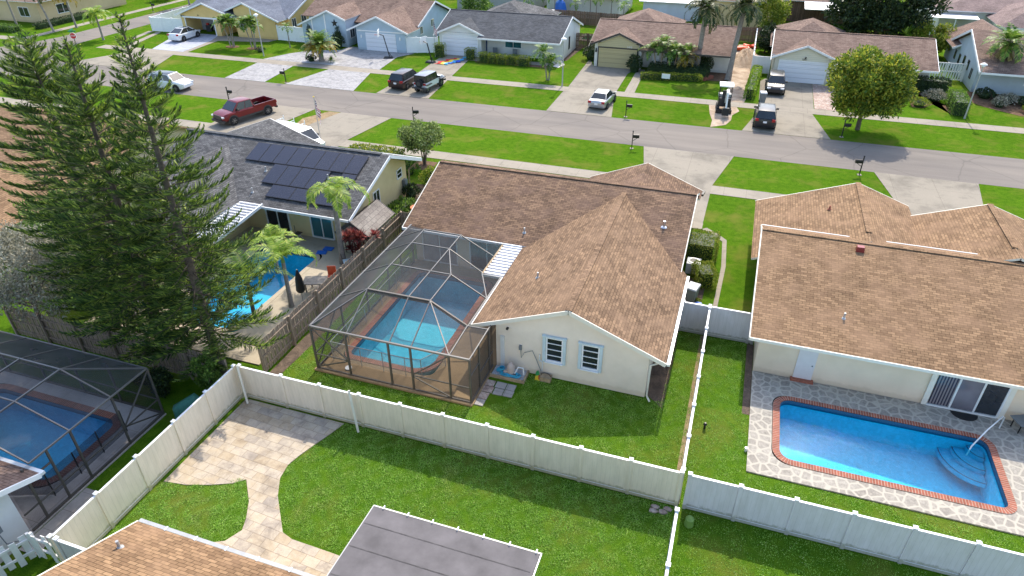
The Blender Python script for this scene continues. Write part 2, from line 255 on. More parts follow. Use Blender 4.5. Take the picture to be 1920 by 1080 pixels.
for k, c, mt in (('red', (.17, .012, .016), .3), ('white', (.72, .73, .74), 0), ('brown', (.035, .022, .022), .4), ('silver', (.42, .43, .44), .6), ('grey', (.028, .029, .032), .4), ('pale', (.6, .62, .63), 0), ('greyroof', (.15, .165, .21), .1), ('dark', (.03, .03, .032), .3)):
    flat('car_' + k, c, .3, mt, .45, .03, coat=.25)
flat('car_plastic', (.05, .048, .045), .6); flat('rim', (.35, .35, .36), .3, .8); flat('lamp_clear', (.7, .7, .72), .15); flat('lamp_red', (.35, .02, .02), .2); flat('plate', (.75, .75, .74), .5); flat('lamp_globe', (.78, .78, .76), .3)
flat('sign_red', (.5, .02, .02), .4); flat('sign_green', (.02, .2, .1), .4); flat('sign_white', (.8, .8, .8), .5)
flat('navy', (.02, .03, .12), .8); flat('flag_red', (.45, .03, .04), .8); flat('flag_white', (.75, .75, .75), .8)
# ------------------------------------------------------------ mesh helpers
class MB:
    def __init__(s): s.v = []; s.f = []; s.m = []; s.uv = []; s.mats = []
    def mi(s, name):
        if name not in s.mats: s.mats.append(name)
        return s.mats.index(name)
    def face(s, pts, mat, uv=None):
        i = len(s.v); s.v += [tuple(p) for p in pts]; s.f.append(tuple(range(i, i + len(pts)))); s.m.append(s.mi(mat))
        if uv is None:
            a, b, c = Vector(pts[0]), Vector(pts[1]), Vector(pts[2]); n = (b - a).cross(c - a)
            if n.length < 1e-9: n = Vector((0, 0, 1))
            n.normalize()
            u = Vector((0, 0, 1)).cross(n)
            if u.length < .05: u = Vector((1, 0, 0)); w = Vector((0, 1, 0))
            else: u.normalize(); w = n.cross(u)
            uv = [(Vector(p).dot(u), Vector(p).dot(w)) for p in pts]
        s.uv += uv
        return s
    def hexa(s, b, t, mat, top=None, bottom=True):        # b, t: 4 bottom and 4 top corners, counter-clockwise
        if bottom: s.face(b[::-1], mat)
        s.face(t, top or mat)
        for i in range(4):
            j = (i + 1) % 4; s.face([b[i], b[j], t[j], t[i]], mat)
        return s
    def box(s, x0, x1, y0, y1, z0, z1, mat, top=None):
        return s.hexa([(x0, y0, z0), (x1, y0, z0), (x1, y1, z0), (x0, y1, z0)], [(x0, y0, z1), (x1, y0, z1), (x1, y1, z1), (x0, y1, z1)], mat, top)
    def rbox(s, cx, cy, z0, z1, lx, ly, rot, mat, taper=1.0, top=None):
        c_, s_ = math.cos(rot), math.sin(rot)
        q = lambda a, b, z: (cx + a * c_ - b * s_, cy + a * s_ + b * c_, z)
        B = [q(-lx / 2, -ly / 2, z0), q(lx / 2, -ly / 2, z0), q(lx / 2, ly / 2, z0), q(-lx / 2, ly / 2, z0)]
        lx *= taper; ly *= taper
        return s.hexa(B, [q(-lx / 2, -ly / 2, z1), q(lx / 2, -ly / 2, z1), q(lx / 2, ly / 2, z1), q(-lx / 2, ly / 2, z1)], mat, top)
    def beam(s, p, q, w, mat, h=None):
        p, q = Vector(p), Vector(q); d = q - p
        if d.length < 1e-6: return s
        d.normalize(); u = d.cross(Vector((0, 0, 1)))
        if u.length < .02: u = d.cross(Vector((0, 1, 0)))
        u.normalize(); k = u.cross(d); h = h or w; u *= w / 2; k *= h / 2
        B = [p - u - k, p + u - k, p + u + k, p - u + k]; T = [x + (q - p) for x in B]
        s.face(B, mat); s.face(T[::-1], mat)
        for i in range(4):
            j = (i + 1) % 4; s.face([B[j], B[i], T[i], T[j]], mat)
        return s
    def tube(s, pts, rad, mat, n=8, cap=True):
        pts = [Vector(p) for p in pts]
        if not hasattr(rad, '__len__'): rad = [rad] * len(pts)
        rings = []; base = len(s.v); u = None
        for i, p in enumerate(pts):
            d = (pts[min(i + 1, len(pts) - 1)] - pts[max(i - 1, 0)]).normalized()
            if u is None:
                u = d.cross(Vector((0, 0, 1)))
                if u.length < .05: u = Vector((1, 0, 0))
            u = (u - d * u.dot(d)).normalized(); k = d.cross(u)
            rings.append([p + (u * math.cos(a) + k * math.sin(a)) * rad[i] for a in (2 * math.pi * j / n for j in range(n))])
        for a, b in zip(rings, rings[1:]):
            for j in range(n):
                k_ = (j + 1) % n; s.face([a[j], a[k_], b[k_], b[j]], mat)
        if cap: s.face(rings[0][::-1], mat); s.face(rings[-1], mat)
        return s
    def slab(s, pts, th, mat, side=None):
        """roof plane: corners (counter-clockwise from above) thickened downwards"""
        P_ = [Vector(p) for p in pts]; n = (P_[1] - P_[0]).cross(P_[2] - P_[0]).normalized()
        if n.z < 0: P_.reverse(); n = -n
        L_ = [p - n * th for p in P_]
        s.face(P_, mat); s.face(L_[::-1], side or mat)
        for i in range(len(P_)):
            j = (i + 1) % len(P_); s.face([L_[i], L_[j], P_[j], P_[i]], side or mat)
        return s
    def prism(s, prof, axis, a, b, mat):
        """closed profile [(t,z)] extruded along axis 'x' or 'y' from a to b"""
        A = [(a, t, z) if axis == 'x' else (t, a, z) for t, z in prof]; B = [(b, t, z) if axis == 'x' else (t, b, z) for t, z in prof]
        s.face(A, mat); s.face(B[::-1], mat)
        for i in range(len(prof)):
            j = (i + 1) % len(prof); s.face([A[j], A[i], B[i], B[j]], mat)
        return s
    def build(s, name, parent=None, world=True, smooth=0, loc=None):
        me = bpy.data.meshes.new(name)
        off = Vector((0, 0, 0))
        if parent is not None and world:
            q = parent
            while q is not None: off = off + Vector(q.location); q = q.parent
        if loc is not None: off = Vector(loc)
        me.from_pydata([tuple(Vector(v) - off) for v in s.v], [], s.f)
        for k in s.mats: me.materials.append(MATS[k])
        me.polygons.foreach_set('material_index', s.m)
        ul = me.uv_layers.new(name='UVMap'); ul.data.foreach_set('uv', [c for u in s.uv for c in u])
        me.update()
        o = bpy.data.objects.new(name, me); COL.objects.link(o)
        if parent is not None:
            o.parent = parent
        if loc is not None: o.location = loc
        if smooth:
            import bmesh
            bm = bmesh.new(); bm.from_mesh(me); bmesh.ops.remove_doubles(bm, verts=bm.verts, dist=.001); bmesh.ops.recalc_face_normals(bm, faces=bm.faces)
            for f in bm.faces: f.smooth = True
            lim = math.radians(smooth)
            for e in bm.edges:
                if len(e.link_faces) == 2 and e.calc_face_angle(0) > lim: e.smooth = False
            bm.to_mesh(me); bm.free()
        else:
            import bmesh
            bm = bmesh.new(); bm.from_mesh(me); bmesh.ops.remove_doubles(bm, verts=bm.verts, dist=.0005)
            if len(s.f) > 1: bmesh.ops.recalc_face_normals(bm, faces=bm.faces)
            bm.to_mesh(me); bm.free()
        return o
def thing(name, label, cat, loc=(0, 0, 0), rz=0, group=None):
    o = bpy.data.objects.new(name, None); COL.objects.link(o); o.empty_display_size = .3
    o.location = loc; o.rotation_euler = (0, 0, rz); o['label'] = label; o['category'] = cat
    if group: o['group'] = group
    return o
def tag(o, label, cat, group=None, kind=None):
    o['label'] = label; o['category'] = cat
    if group: o['group'] = group
    if kind: o['kind'] = kind
    return o
def struct(o): o['kind'] = 'structure'; return o
def copy_tree(o, loc=None, rz=None, label=None, scale=None):
    kids = {}
    for x in bpy.data.objects:
        if x.parent: kids.setdefault(x.parent.name, []).append(x)
    def rec(a, par):
        c = a.copy(); COL.objects.link(c)
        if par: c.parent = par
        for k in kids.get(a.name, []): rec(k, c)
        return c
    c = rec(o, None)
    if loc: c.location = loc
    if rz is not None: c.rotation_euler = (0, 0, rz)
    if label: c['label'] = label
    if scale: c.scale = (scale,) * 3
    return c
def sheet(name, pts, z, mat, kind='structure', th=None, hill=False):
    m_ = MB(); P_ = [(x, y, z) for x, y in pts]
    a = sum(P_[i][0] * P_[(i + 1) % len(P_)][1] - P_[(i + 1) % len(P_)][0] * P_[i][1] for i in range(len(P_)))
    if a < 0: P_.reverse()
    m_.face(P_, mat)
    if th:
        for i in range(len(P_)):
            j = (i + 1) % len(P_); p, q = P_[i], P_[j]; m_.face([(p[0], p[1], z - th), (q[0], q[1], z - th), q, p], mat)
    o = m_.build(name)
    if kind: o['kind'] = kind
    return o
def raw_mesh(name, V, quads, mat, parent=None, off=(0, 0, 0), tri=False, mats=None, mi=None):
    V = np.asarray(V, dtype=np.float32) - np.asarray(off, dtype=np.float32); F_ = np.asarray(quads, dtype=np.int32); k = F_.shape[1]
    me = bpy.data.meshes.new(name); me.vertices.add(len(V)); me.vertices.foreach_set('co', V.ravel())
    me.loops.add(F_.size); me.loops.foreach_set('vertex_index', F_.ravel()); me.polygons.add(len(F_))
    me.polygons.foreach_set('loop_start', np.arange(0, F_.size, k, dtype=np.int32)); me.polygons.foreach_set('loop_total', np.full(len(F_), k, dtype=np.int32))
    for q in (mats or [mat]): me.materials.append(MATS[q])
    if mi is not None: me.polygons.foreach_set('material_index', np.asarray(mi, dtype=np.int32))
    me.update(); me.validate()
    o = bpy.data.objects.new(name, me); COL.objects.link(o)
    if parent is not None: o.parent = parent
    return o
def nrm(a): return a / np.maximum(np.linalg.norm(a, axis=-1, keepdims=True), 1e-9)
def blades(P0, D, S, L, W):
    """quads: root P0, direction D, side S, length L, width W; pointed diamond leaves"""
    n = len(P0); L = np.broadcast_to(L, (n,))[:, None]; W = np.broadcast_to(W, (n,))[:, None]
    V = np.stack([P0, P0 + D * L * .45 + S * W * .5, P0 + D * L, P0 + D * L * .45 - S * W * .5], 1).reshape(-1, 3)
    return V, np.arange(n * 4).reshape(n, 4)
def leafcloud(centers, radii, n, L, W, rng, flat_=0, up=.2, shell=.55):
    """leaves spread through blobs"""
    C_ = np.asarray(centers, float); Rr = np.asarray(radii, float); w = Rr ** 2; idx = rng.choice(len(C_), n, p=w / w.sum())
    d = nrm(rng.normal(size=(n, 3))); rr = (shell + (1 - shell) * rng.random(n)) ** 1; rr *= .75 + .35 * rng.random(n)
    sc = np.array([1, 1, 1 - flat_]); P0 = C_[idx] + d * (Rr[idx] * rr)[:, None] * sc
    D = nrm(d * .7 + rng.normal(size=(n, 3)) * .7 + np.array([0, 0, up])); S = nrm(np.cross(D, rng.normal(size=(n, 3))))
    return blades(P0, D, S, L * (.7 + .6 * rng.random(n)), W * (.7 + .6 * rng.random(n)))
def join(parts):
    Vs, Fs, o = [], [], 0
    for V, F_ in parts: Vs.append(V); Fs.append(F_ + o); o += len(V)
    return np.concatenate(Vs), np.concatenate(Fs)

# ------------------------------------------------------------ vegetation
def broadleaf(name, label, cat, loc, h, rx, ry, cz0, cz1, nl, leafL, mat, seed=1, blobs=40, trunk=.14, limbs=6, group=None, bark='bark', multi=1, leafW=None, core=.0, bump=.3):
    """crown between heights cz0 and cz1"""
    rng = np.random.default_rng(seed); t = thing(name, label, cat, loc, 0, group); mb = MB(); zc = (cz0 + cz1) / 2; rz = (cz1 - cz0) / 2
    bl = []; br = []
    for i in range(blobs):
        d = nrm(rng.normal(size=3)); k = rng.uniform(.35, .86)
        if i < blobs * .7: k = rng.uniform(.62, .88)
        bl.append((d[0] * rx * k, d[1] * ry * k, zc + d[2] * rz * k)); br.append(rng.uniform(.22, bump + .1) * min(rx, ry, rz * 1.3))
    for j in range(multi):
        a = j * 2.4 + seed; off = Vector((math.cos(a), math.sin(a), 0)) * (trunk * 1.2 if multi > 1 else 0)
        p0 = off + Vector((0, 0, 0)); top = Vector((off.x * 5, off.y * 5, cz0 + .25 * (cz1 - cz0)))
        mb.tube([p0, p0.lerp(top, .5) + Vector((rng.uniform(-.05, .05), rng.uniform(-.05, .05), 0)), top], [trunk, trunk * .75, trunk * .6], bark, 8)
        for k in range(limbs):
            q = bl[rng.integers(len(bl))]; s_ = p0.lerp(top, rng.uniform(.6, 1)); mid = s_.lerp(Vector(q), .5) + Vector((0, 0, -.1 * h))
            mb.tube([s_, s_.lerp(Vector(q), .5) + Vector((0, 0, -.03 * h)), q], [trunk * .45, trunk * .28, trunk * .1], bark, 6)
    mb.build('trunk', t, world=False, smooth=40)
    V, F_ = leafcloud(bl, br, nl, leafL, leafW or leafL * .45, rng)
    raw_mesh('crown', V, F_, mat, t); return t
def shrub(name, label, cat, loc, r, h, nl, leafL, mat, seed=1, group=None, box=None, rz=0, leafW=None):
    """rounded (box=None) or clipped box hedge (lx, ly)"""
    rng = np.random.default_rng(seed); t = thing(name, label, cat, loc, rz, group); mb = MB()
    if box:
        lx, ly = box; A = np.array([ly * h, ly * h, lx * h, lx * h, lx * ly]); k = rng.choice(5, nl, p=A / A.sum()); u, v = rng.random(nl) - .5, rng.random(nl)
        P0 = np.zeros((nl, 3)); N = np.zeros((nl, 3))
        for f, (px, py, pz, nn) in enumerate([(lambda u, v: -lx / 2 + 0 * u, lambda u, v: u * ly, lambda u, v: v * h, (-1, 0, 0)), (lambda u, v: lx / 2 + 0 * u, lambda u, v: u * ly, lambda u, v: v * h, (1, 0, 0)),
                                              (lambda u, v: u * lx, lambda u, v: -ly / 2 + 0 * u, lambda u, v: v * h, (0, -1, 0)), (lambda u, v: u * lx, lambda u, v: ly / 2 + 0 * u, lambda u, v: v * h, (0, 1, 0)), (lambda u, v: u * lx, lambda u, v: (v - .5) * ly, lambda u, v: h + 0 * u, (0, 0, 1))]):
            q = k == f; P0[q] = np.stack([px(u[q], v[q]), py(u[q], v[q]), pz(u[q], v[q])], 1); N[q] = nn
        w = np.sin(P0[:, 0] * 5 + seed) * np.sin(P0[:, 1] * 4.3 + seed) * .07; P0 += N * (w - .08 * rng.random(nl))[:, None]
        cx = np.abs(P0[:, 0]) / (lx / 2); cy = np.abs(P0[:, 1]) / (ly / 2); rnd = np.clip(P0[:, 2] / h, 0, 1) ** 6 * np.maximum(cx, cy) ** 8 * .12; P0[:, 2] -= rnd
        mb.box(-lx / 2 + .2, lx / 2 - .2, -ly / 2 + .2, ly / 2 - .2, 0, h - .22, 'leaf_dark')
    else:
        d = nrm(rng.normal(size=(nl, 3))); d[:, 2] = np.abs(d[:, 2]) * 1.0 - .15; w = 1 + .14 * np.sin(d[:, 0] * 6 + seed) * np.cos(d[:, 1] * 5 + seed * 2) + .05 * np.sin(d[:, 2] * 9)
        N = nrm(d); P0 = N * (w * (.8 + .22 * rng.random(nl)))[:, None] * np.array([r, r, h * .62]) + np.array([0, 0, h * .4]); P0[:, 2] = np.maximum(P0[:, 2], .03)
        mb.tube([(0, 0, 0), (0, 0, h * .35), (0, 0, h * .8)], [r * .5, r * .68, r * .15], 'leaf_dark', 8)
    D = nrm(N * .6 + rng.normal(size=(nl, 3)) * .6 + np.array([0, 0, .3])); S = nrm(np.cross(D, rng.normal(size=(nl, 3))))
    V, F_ = blades(P0, D, S, leafL * (.7 + .6 * rng.random(nl)), (leafW or leafL * .5) * (.7 + .6 * rng.random(nl)))
    raw_mesh('foliage', V, F_, mat, t); mb.build('stems', t, world=False); return t
def frond(rng, base, az, el0, droop, L, ll, n=24, lw=.05, vee=.5, sweep=.55, hang=.5, curve=1.4):
    s = np.linspace(0, 1, n); el = el0 - droop * s ** curve; ds = L / (n - 1); a = az + rng.uniform(-.15, .15) * s
    D = np.stack([np.cos(el) * np.cos(a), np.cos(el) * np.sin(a), np.sin(el)], 1); P_ = np.array(base) + np.concatenate([[np.zeros(3)], np.cumsum(D[:-1] * ds, 0)])
    side = np.stack([-np.sin(a), np.cos(a), 0 * a], 1); nv = np.cross(D, side); nv = np.where(nv[:, 2:3] < 0, -nv, nv)
    out = []
    m_ = slice(2, None)
    for sg in (-1, 1):
        k = np.sin(np.clip(s[m_] * 1.05 + .12, 0, 1) * math.pi) ** .6; jit = rng.normal(size=(n - 2, 3)) * .12
        d = nrm(side[m_] * sg + D[m_] * sweep + nv[m_] * vee + jit); d[:, 2] -= hang; d = nrm(d)
        sd = nrm(np.cross(d, nv[m_] + jit)); sd = nrm(D[m_] - d * (D[m_] * d).sum(1, keepdims=True))
        out.append(blades(P_[m_], d, sd, ll * (.35 + .75 * k), lw))
    # rachis as a thin double strip
    w = .022 * (1.2 - s)[:, None]; A = P_ + side * w; B = P_ - side * w; V = np.concatenate([A, B]); F_ = np.array([[i, i + 1, n + i + 1, n + i] for i in range(n - 1)]); out.append((V, F_))
    return out
def palm(name, label, loc, h, L, ll, nf, mat, seed=1, r=.13, lean=(0, 0), el=(1.3, -.2), droop=1.6, vee=.4, hang=.35, lw=.06, n=24, shaft=True, group=None, stems=None, trunkmat='palm_trunk', dead=0, curve=1.4, cat='palm tree'):
    rng = np.random.default_rng(seed); t = thing(name, label, cat, loc, 0, group); tr = MB(); cs = MB(); parts = []; dry = []
    stems = stems or [(0, 0, lean[0], lean[1], h)]
    for (sx, sy, lx, ly, hh) in stems:
        p0 = Vector((sx, sy, 0)); top = Vector((sx + lx, sy + ly, hh)); mid = p0.lerp(top, .5) - Vector((lx * .12, ly * .12, 0))
        tr.tube([p0, p0.lerp(top, .12), mid, top], [r * 1.45, r * 1.1, r * .95, r * .85], trunkmat, 10)
        if shaft: cs.tube([top - Vector((0, 0, .02)), top + Vector((0, 0, .12 * L + .15))], [r * .95, r * .55], 'crownshaft', 8); tp = top + Vector((0, 0, .1 * L + .12))
        else: tp = top
        for i in range(nf):
            f = i / max(1, nf - 1); e = el[0] + (el[1] - el[0]) * f + rng.uniform(-.12, .12); az = i * 2.39996 + rng.uniform(-.25, .25) + seed
            parts += frond(rng, tp, az, e, droop * rng.uniform(.8, 1.15), L * rng.uniform(.85, 1.1) * (.75 + .25 * min(1, f * 2)), ll, n, lw, vee, hang=hang, curve=curve)
        for i in range(dead):
            az = i * 2.4 + 1; dry += frond(rng, top - Vector((0, 0, rng.uniform(0, .5))), az, -.9, .6, L * .8, ll * .8, 16, lw, .1, hang=.6)
    tr.build('trunk', t, world=False, smooth=50)
    if shaft: cs.build('crownshaft', t, world=False, smooth=50)
    V, F_ = join(parts); raw_mesh('crown', V, F_, mat, t)
    if dry: V, F_ = join(dry); raw_mesh('dead_fronds', V, F_, 'frond_dry', t)
    return t
def pine(label, loc, H, prof, seed, lean=(0, 0), step=.5, group=None, z0=1.6, phase=0):
    rng = np.random.default_rng(seed); t = thing('norfolk_pine', label, 'pine tree', loc, 0, group); tr = MB(); parts = []
    ax = lambda z: np.array([lean[0] * (z / H) ** 1.5, lean[1] * (z / H) ** 1.5, z])
    zs = np.linspace(0, H, 9); tr.tube([ax(z) for z in zs], [.2 * (1 - z / H) ** .8 + .025 for z in zs], 'bark', 10)
    z = z0; lvl = 0
    while z < H - .15:
        f = z / H; Lb = np.interp(f, [p[0] for p in prof], [p[1] for p in prof]); nb = 7 if f < .5 else (6 if f < .85 else 5)
        for b in range(nb):
            az = b * 2 * math.pi / nb + lvl * .55 + rng.uniform(-.2, .2) + phase; L = Lb * rng.uniform(.78, 1.12)
            if L < .08: continue
            n = max(3, int(L / .115)); s = np.linspace(0, 1, n)
            e0 = np.interp(f, [0, .45, 1], [-.05, .12, .6]) + rng.uniform(-.08, .08); el = e0 - .25 * np.sin(s * math.pi) + .8 * s ** 2     # sags, then the tip curves up
            D = np.stack([np.cos(el) * math.cos(az), np.cos(el) * math.sin(az), np.sin(el)], 1); ds = L / max(1, n - 1)
            Pt = ax(z + rng.uniform(-.12, .12)) + np.concatenate([[np.zeros(3)], np.cumsum(D[:-1] * ds, 0)]); side = np.array([-math.sin(az), math.cos(az), 0.])
            step_ = max(1, n // 4); idx = list(range(0, n, step_)); idx = idx if idx[-1] == n - 1 else idx + [n - 1]
            tr.tube([Pt[i] for i in idx], [max(.008, .03 * L / 2.6 * (1 - i / n)) for i in idx], 'bark', 4, cap=False)
            m0 = int(n * (.22 if L > 1.2 else .05)) if f < .8 else 0; PP = Pt[m0:]; DD = D[m0:]; ss = s[m0:]
            for sg in (-1, 0, 1):
                for rep in range(2):
                    k = len(PP); sh = rng.uniform(0, 1, (k, 1)) * ds; lat = (.62 if sg else .34) * np.clip(np.sin(np.clip(ss * .93 + .1, 0, 1) * math.pi) ** .5, .25, 1) * min(1, .4 + L / 2.6) * rng.uniform(.85, 1.12, k)
                    upk = .75 if sg == 0 else (.5 if rep else .12)
                    d = nrm(side * sg * .8 + DD * .75 + np.array([0, 0, upk]) + rng.normal(size=(k, 3)) * .07); sd = nrm(np.cross(d, side * (.3 if sg else 1) + np.array([0, 0, 1.]) + rng.normal(size=(k, 3)) * .3))
                    parts.append(blades(PP + DD * sh, d, sd, lat, .066))
        z += step * (.92 if f < .8 else .9) * rng.uniform(.85, 1.15) * (1 if f < .8 else .8); lvl += 1
    k = 40; parts.append(blades(np.repeat([ax(H)], k, 0) - rng.random((k, 1)) * np.array([0, 0, .6]), nrm(rng.normal(size=(k, 3)) + [0, 0, 1]), nrm(rng.normal(size=(k, 3))), .25, .03))
    tr.build('trunk', t, world=False, smooth=50); V, F_ = join(parts); raw_mesh('crown', V, F_, 'needle', t); return t
def rosette(name, label, loc, r, h, n, mat, seed, W=.06, cat='plant', group=None, heads=1):
    rng = np.random.default_rng(seed); t = thing(name, label, cat, loc, 0, group); parts = []; st = MB()
    for k in range(heads):
        c = np.array([rng.normal() * r * .38, rng.normal() * r * .38, h * rng.uniform(.35, .8)]) if heads > 1 else np.array([0, 0, h * .3]); st.tube([(c[0] * .5, c[1] * .5, 0), tuple(c)], .02, 'bark', 5)
        m_ = n; a = rng.random(m_) * 6.283; e = rng.uniform(-.3, 1.35, m_); D = np.stack([np.cos(e) * np.cos(a), np.cos(e) * np.sin(a), np.sin(e)], 1); S = nrm(np.cross(D, [0, 0, 1.]) + 1e-3)
        parts.append(blades(np.repeat([c], m_, 0), D, S, r * (.55 if heads > 1 else 1) * rng.uniform(.7, 1.1, m_), W))
    V, F_ = join(parts); raw_mesh('leaves', V, F_, mat, t); st.build('stems', t, world=False); return t

# ------------------------------------------------------------ buildings
def rake_trim(mb, a, b, mat, w=.05, h=.2, drop=.1):
    mb.beam((a[0], a[1], a[2] - drop), (b[0], b[1], b[2] - drop), w, mat, h)
def vents(h, pts, mat='alum_grey', hh=.3, r=.05):
    for p in pts:
        mb = MB(); mb.tube([(p[0], p[1], p[2] - .1), (p[0], p[1], p[2] + hh)], r, mat, 8).tube([(p[0], p[1], p[2] - .03), (p[0], p[1], p[2] + .05)], [r * 2.6, r * 1.3], mat, 8).build('vent_pipe', h, smooth=50)
def window(h, x0, x1, z0, z1, y, glass='glass_dark', frame='white_paint', axis='y', dirn=-1, mull=1, hm=0, d=.05, fw=.07, name='window', shutters=None):
    """window on a wall plane; axis 'y': wall faces -Y/+Y at y; axis 'x': wall faces +/-X at y"""
    mb = MB(); o = dirn
    def bx(m_, a, b, c, e, d0, d1, mat):
        lo, hi = sorted((y + o * d0, y + o * d1))
        m_.box(a, b, lo, hi, c, e, mat) if axis == 'y' else m_.box(lo, hi, a, b, c, e, mat)
    bx(mb, x0, x0 + fw, z0, z1, 0, d, frame); bx(mb, x1 - fw, x1, z0, z1, 0, d, frame); bx(mb, x0 + fw, x1 - fw, z1 - fw, z1, 0, d, frame); bx(mb, x0 + fw, x1 - fw, z0, z0 + fw, 0, d * 1.4, frame)
    for i in range(1, mull + 1):
        xm = x0 + (x1 - x0) * i / (mull + 1); bx(mb, xm - fw * .4, xm + fw * .4, z0 + fw, z1 - fw, 0, d * .8, frame)
    for i in range(1, hm + 1):
        zm = z0 + (z1 - z0) * i / (hm + 1); bx(mb, x0 + fw, x1 - fw, zm - .018, zm + .018, 0, d * .9, frame)
    w = mb.build(name, h); g_ = MB(); bx(g_, x0 + fw * .8, x1 - fw * .8, z0 + fw * .8, z1 - fw * .8, -.02, d * .45, glass)
    g_.build('pane', w)
    return w
def gable_x(roof, trim, x0, x1, y0, z0, yr, zr, y1, z1, mat, trimmat='white_paint', soffit=None):
    """roof with its ridge along X: front eave (y0,z0), ridge (yr,zr), back eave (y1,z1)"""
    roof.slab([(x0, y0, z0), (x1, y0, z0), (x1, yr, zr), (x0, yr, zr)], .12, mat, trimmat); roof.slab([(x1, y1, z1), (x0, y1, z1), (x0, yr, zr + .002), (x1, yr, zr + .002)], .12, mat, trimmat)
    for x in (x0 - .025, x1 + .025):
        rake_trim(trim, (x, y0, z0), (x, yr, zr), trimmat); rake_trim(trim, (x, y1, z1), (x, yr, zr), trimmat)
    trim.beam((x0, y0 - .02, z0 - .09), (x1, y0 - .02, z0 - .09), .05, trimmat, .18); trim.beam((x0, y1 + .02, z1 - .09), (x1, y1 + .02, z1 - .09), .05, trimmat, .18)
def gable_y(roof, trim, y0, y1, x0, z0, xr, zr, x1, z1, mat, trimmat='white_paint', back=False, ye=None, front=True):
    """roof with its ridge along Y: gable front at y0; left eave (x0,z0), ridge (xr,zr), right eave (x1,z1)"""
    if ye is None: ye = y1 if front else y0
    if front: a, b, c_, d = ye, y0, y0, y1
    else: a, b, c_, d = y1, ye, y0, y1
    roof.slab([(x0, a, z0), (x0, b, z0), (xr, c_, zr), (xr, d, zr)], .12, mat, trimmat); roof.slab([(x1, b, z1), (x1, a, z1), (xr, d, zr + .002), (xr, c_, zr + .002)], .12, mat, trimmat)
    for y in ([y0 - .025] if front else []) + ([y1 + .025] if (back or not front) else []):
        rake_trim(trim, (x0, y, z0), (xr, y, zr), trimmat); rake_trim(trim, (x1, y, z1), (xr, y, zr), trimmat)
def rake_boards(h, y, pts, mat='white_paint'):
    for a, b in zip(pts, pts[1:]):
        m_ = MB(); rake_trim(m_, (a[0], y, a[1]), (b[0], y, b[1]), mat); m_.build('rake_board', h)
def hip(roof, x0, x1, y0, y1, ze, zr, mat, trimmat='white_paint', ridge=None):
    ins = min(x1 - x0, y1 - y0) / 2; cy = (y0 + y1) / 2; cx = (x0 + x1) / 2
    if (x1 - x0) >= (y1 - y0): a, b = (x0 + ins, cy, zr), (x1 - ins, cy, zr)
    else: a, b = (cx, y0 + ins, zr), (cx, y1 - ins, zr)
    c = [(x0, y0, ze), (x1, y0, ze), (x1, y1, ze), (x0, y1, ze)]
    if (x1 - x0) >= (y1 - y0): F_ = [[c[0], c[1], b, a], [c[1], c[2], b], [c[2], c[3], a, b], [c[3], c[0], a]]
    else: F_ = [[c[0], c[1], a], [c[1], c[2], b, a], [c[2], c[3], b], [c[3], c[0], a, b]]
    for f in F_:
        f = [p for i, p in enumerate(f) if (Vector(p) - Vector(f[i - 1])).length > 1e-4]
        if len(f) > 2: roof.slab(f, .1, mat, trimmat)
def door(h, x0, x1, z1, y, mat, name='door', z0=.02, d=.05, knob=True, dirn=-1, axis='y', side=1):
    mb = MB(); lo, hi = sorted((y, y + dirn * d))
    (mb.box(x0, x1, lo, hi, z0, z1, mat) if axis == 'y' else mb.box(lo, hi, x0, x1, z0, z1, mat))
    o = mb.build(name, h)
    if knob:
        kx = x1 - .12 if side > 0 else x0 + .12; k = MB(); yy = y + dirn * (d + .03)
        k.tube([(kx, yy + .02, 1.0), (kx, yy - .02, 1.0)], .035, 'steel', 8) if axis == 'y' else k.tube([(yy + .02, kx, 1.0), (yy - .02, kx, 1.0)], .035, 'steel', 8)
        k.build('handle', o)
    return o
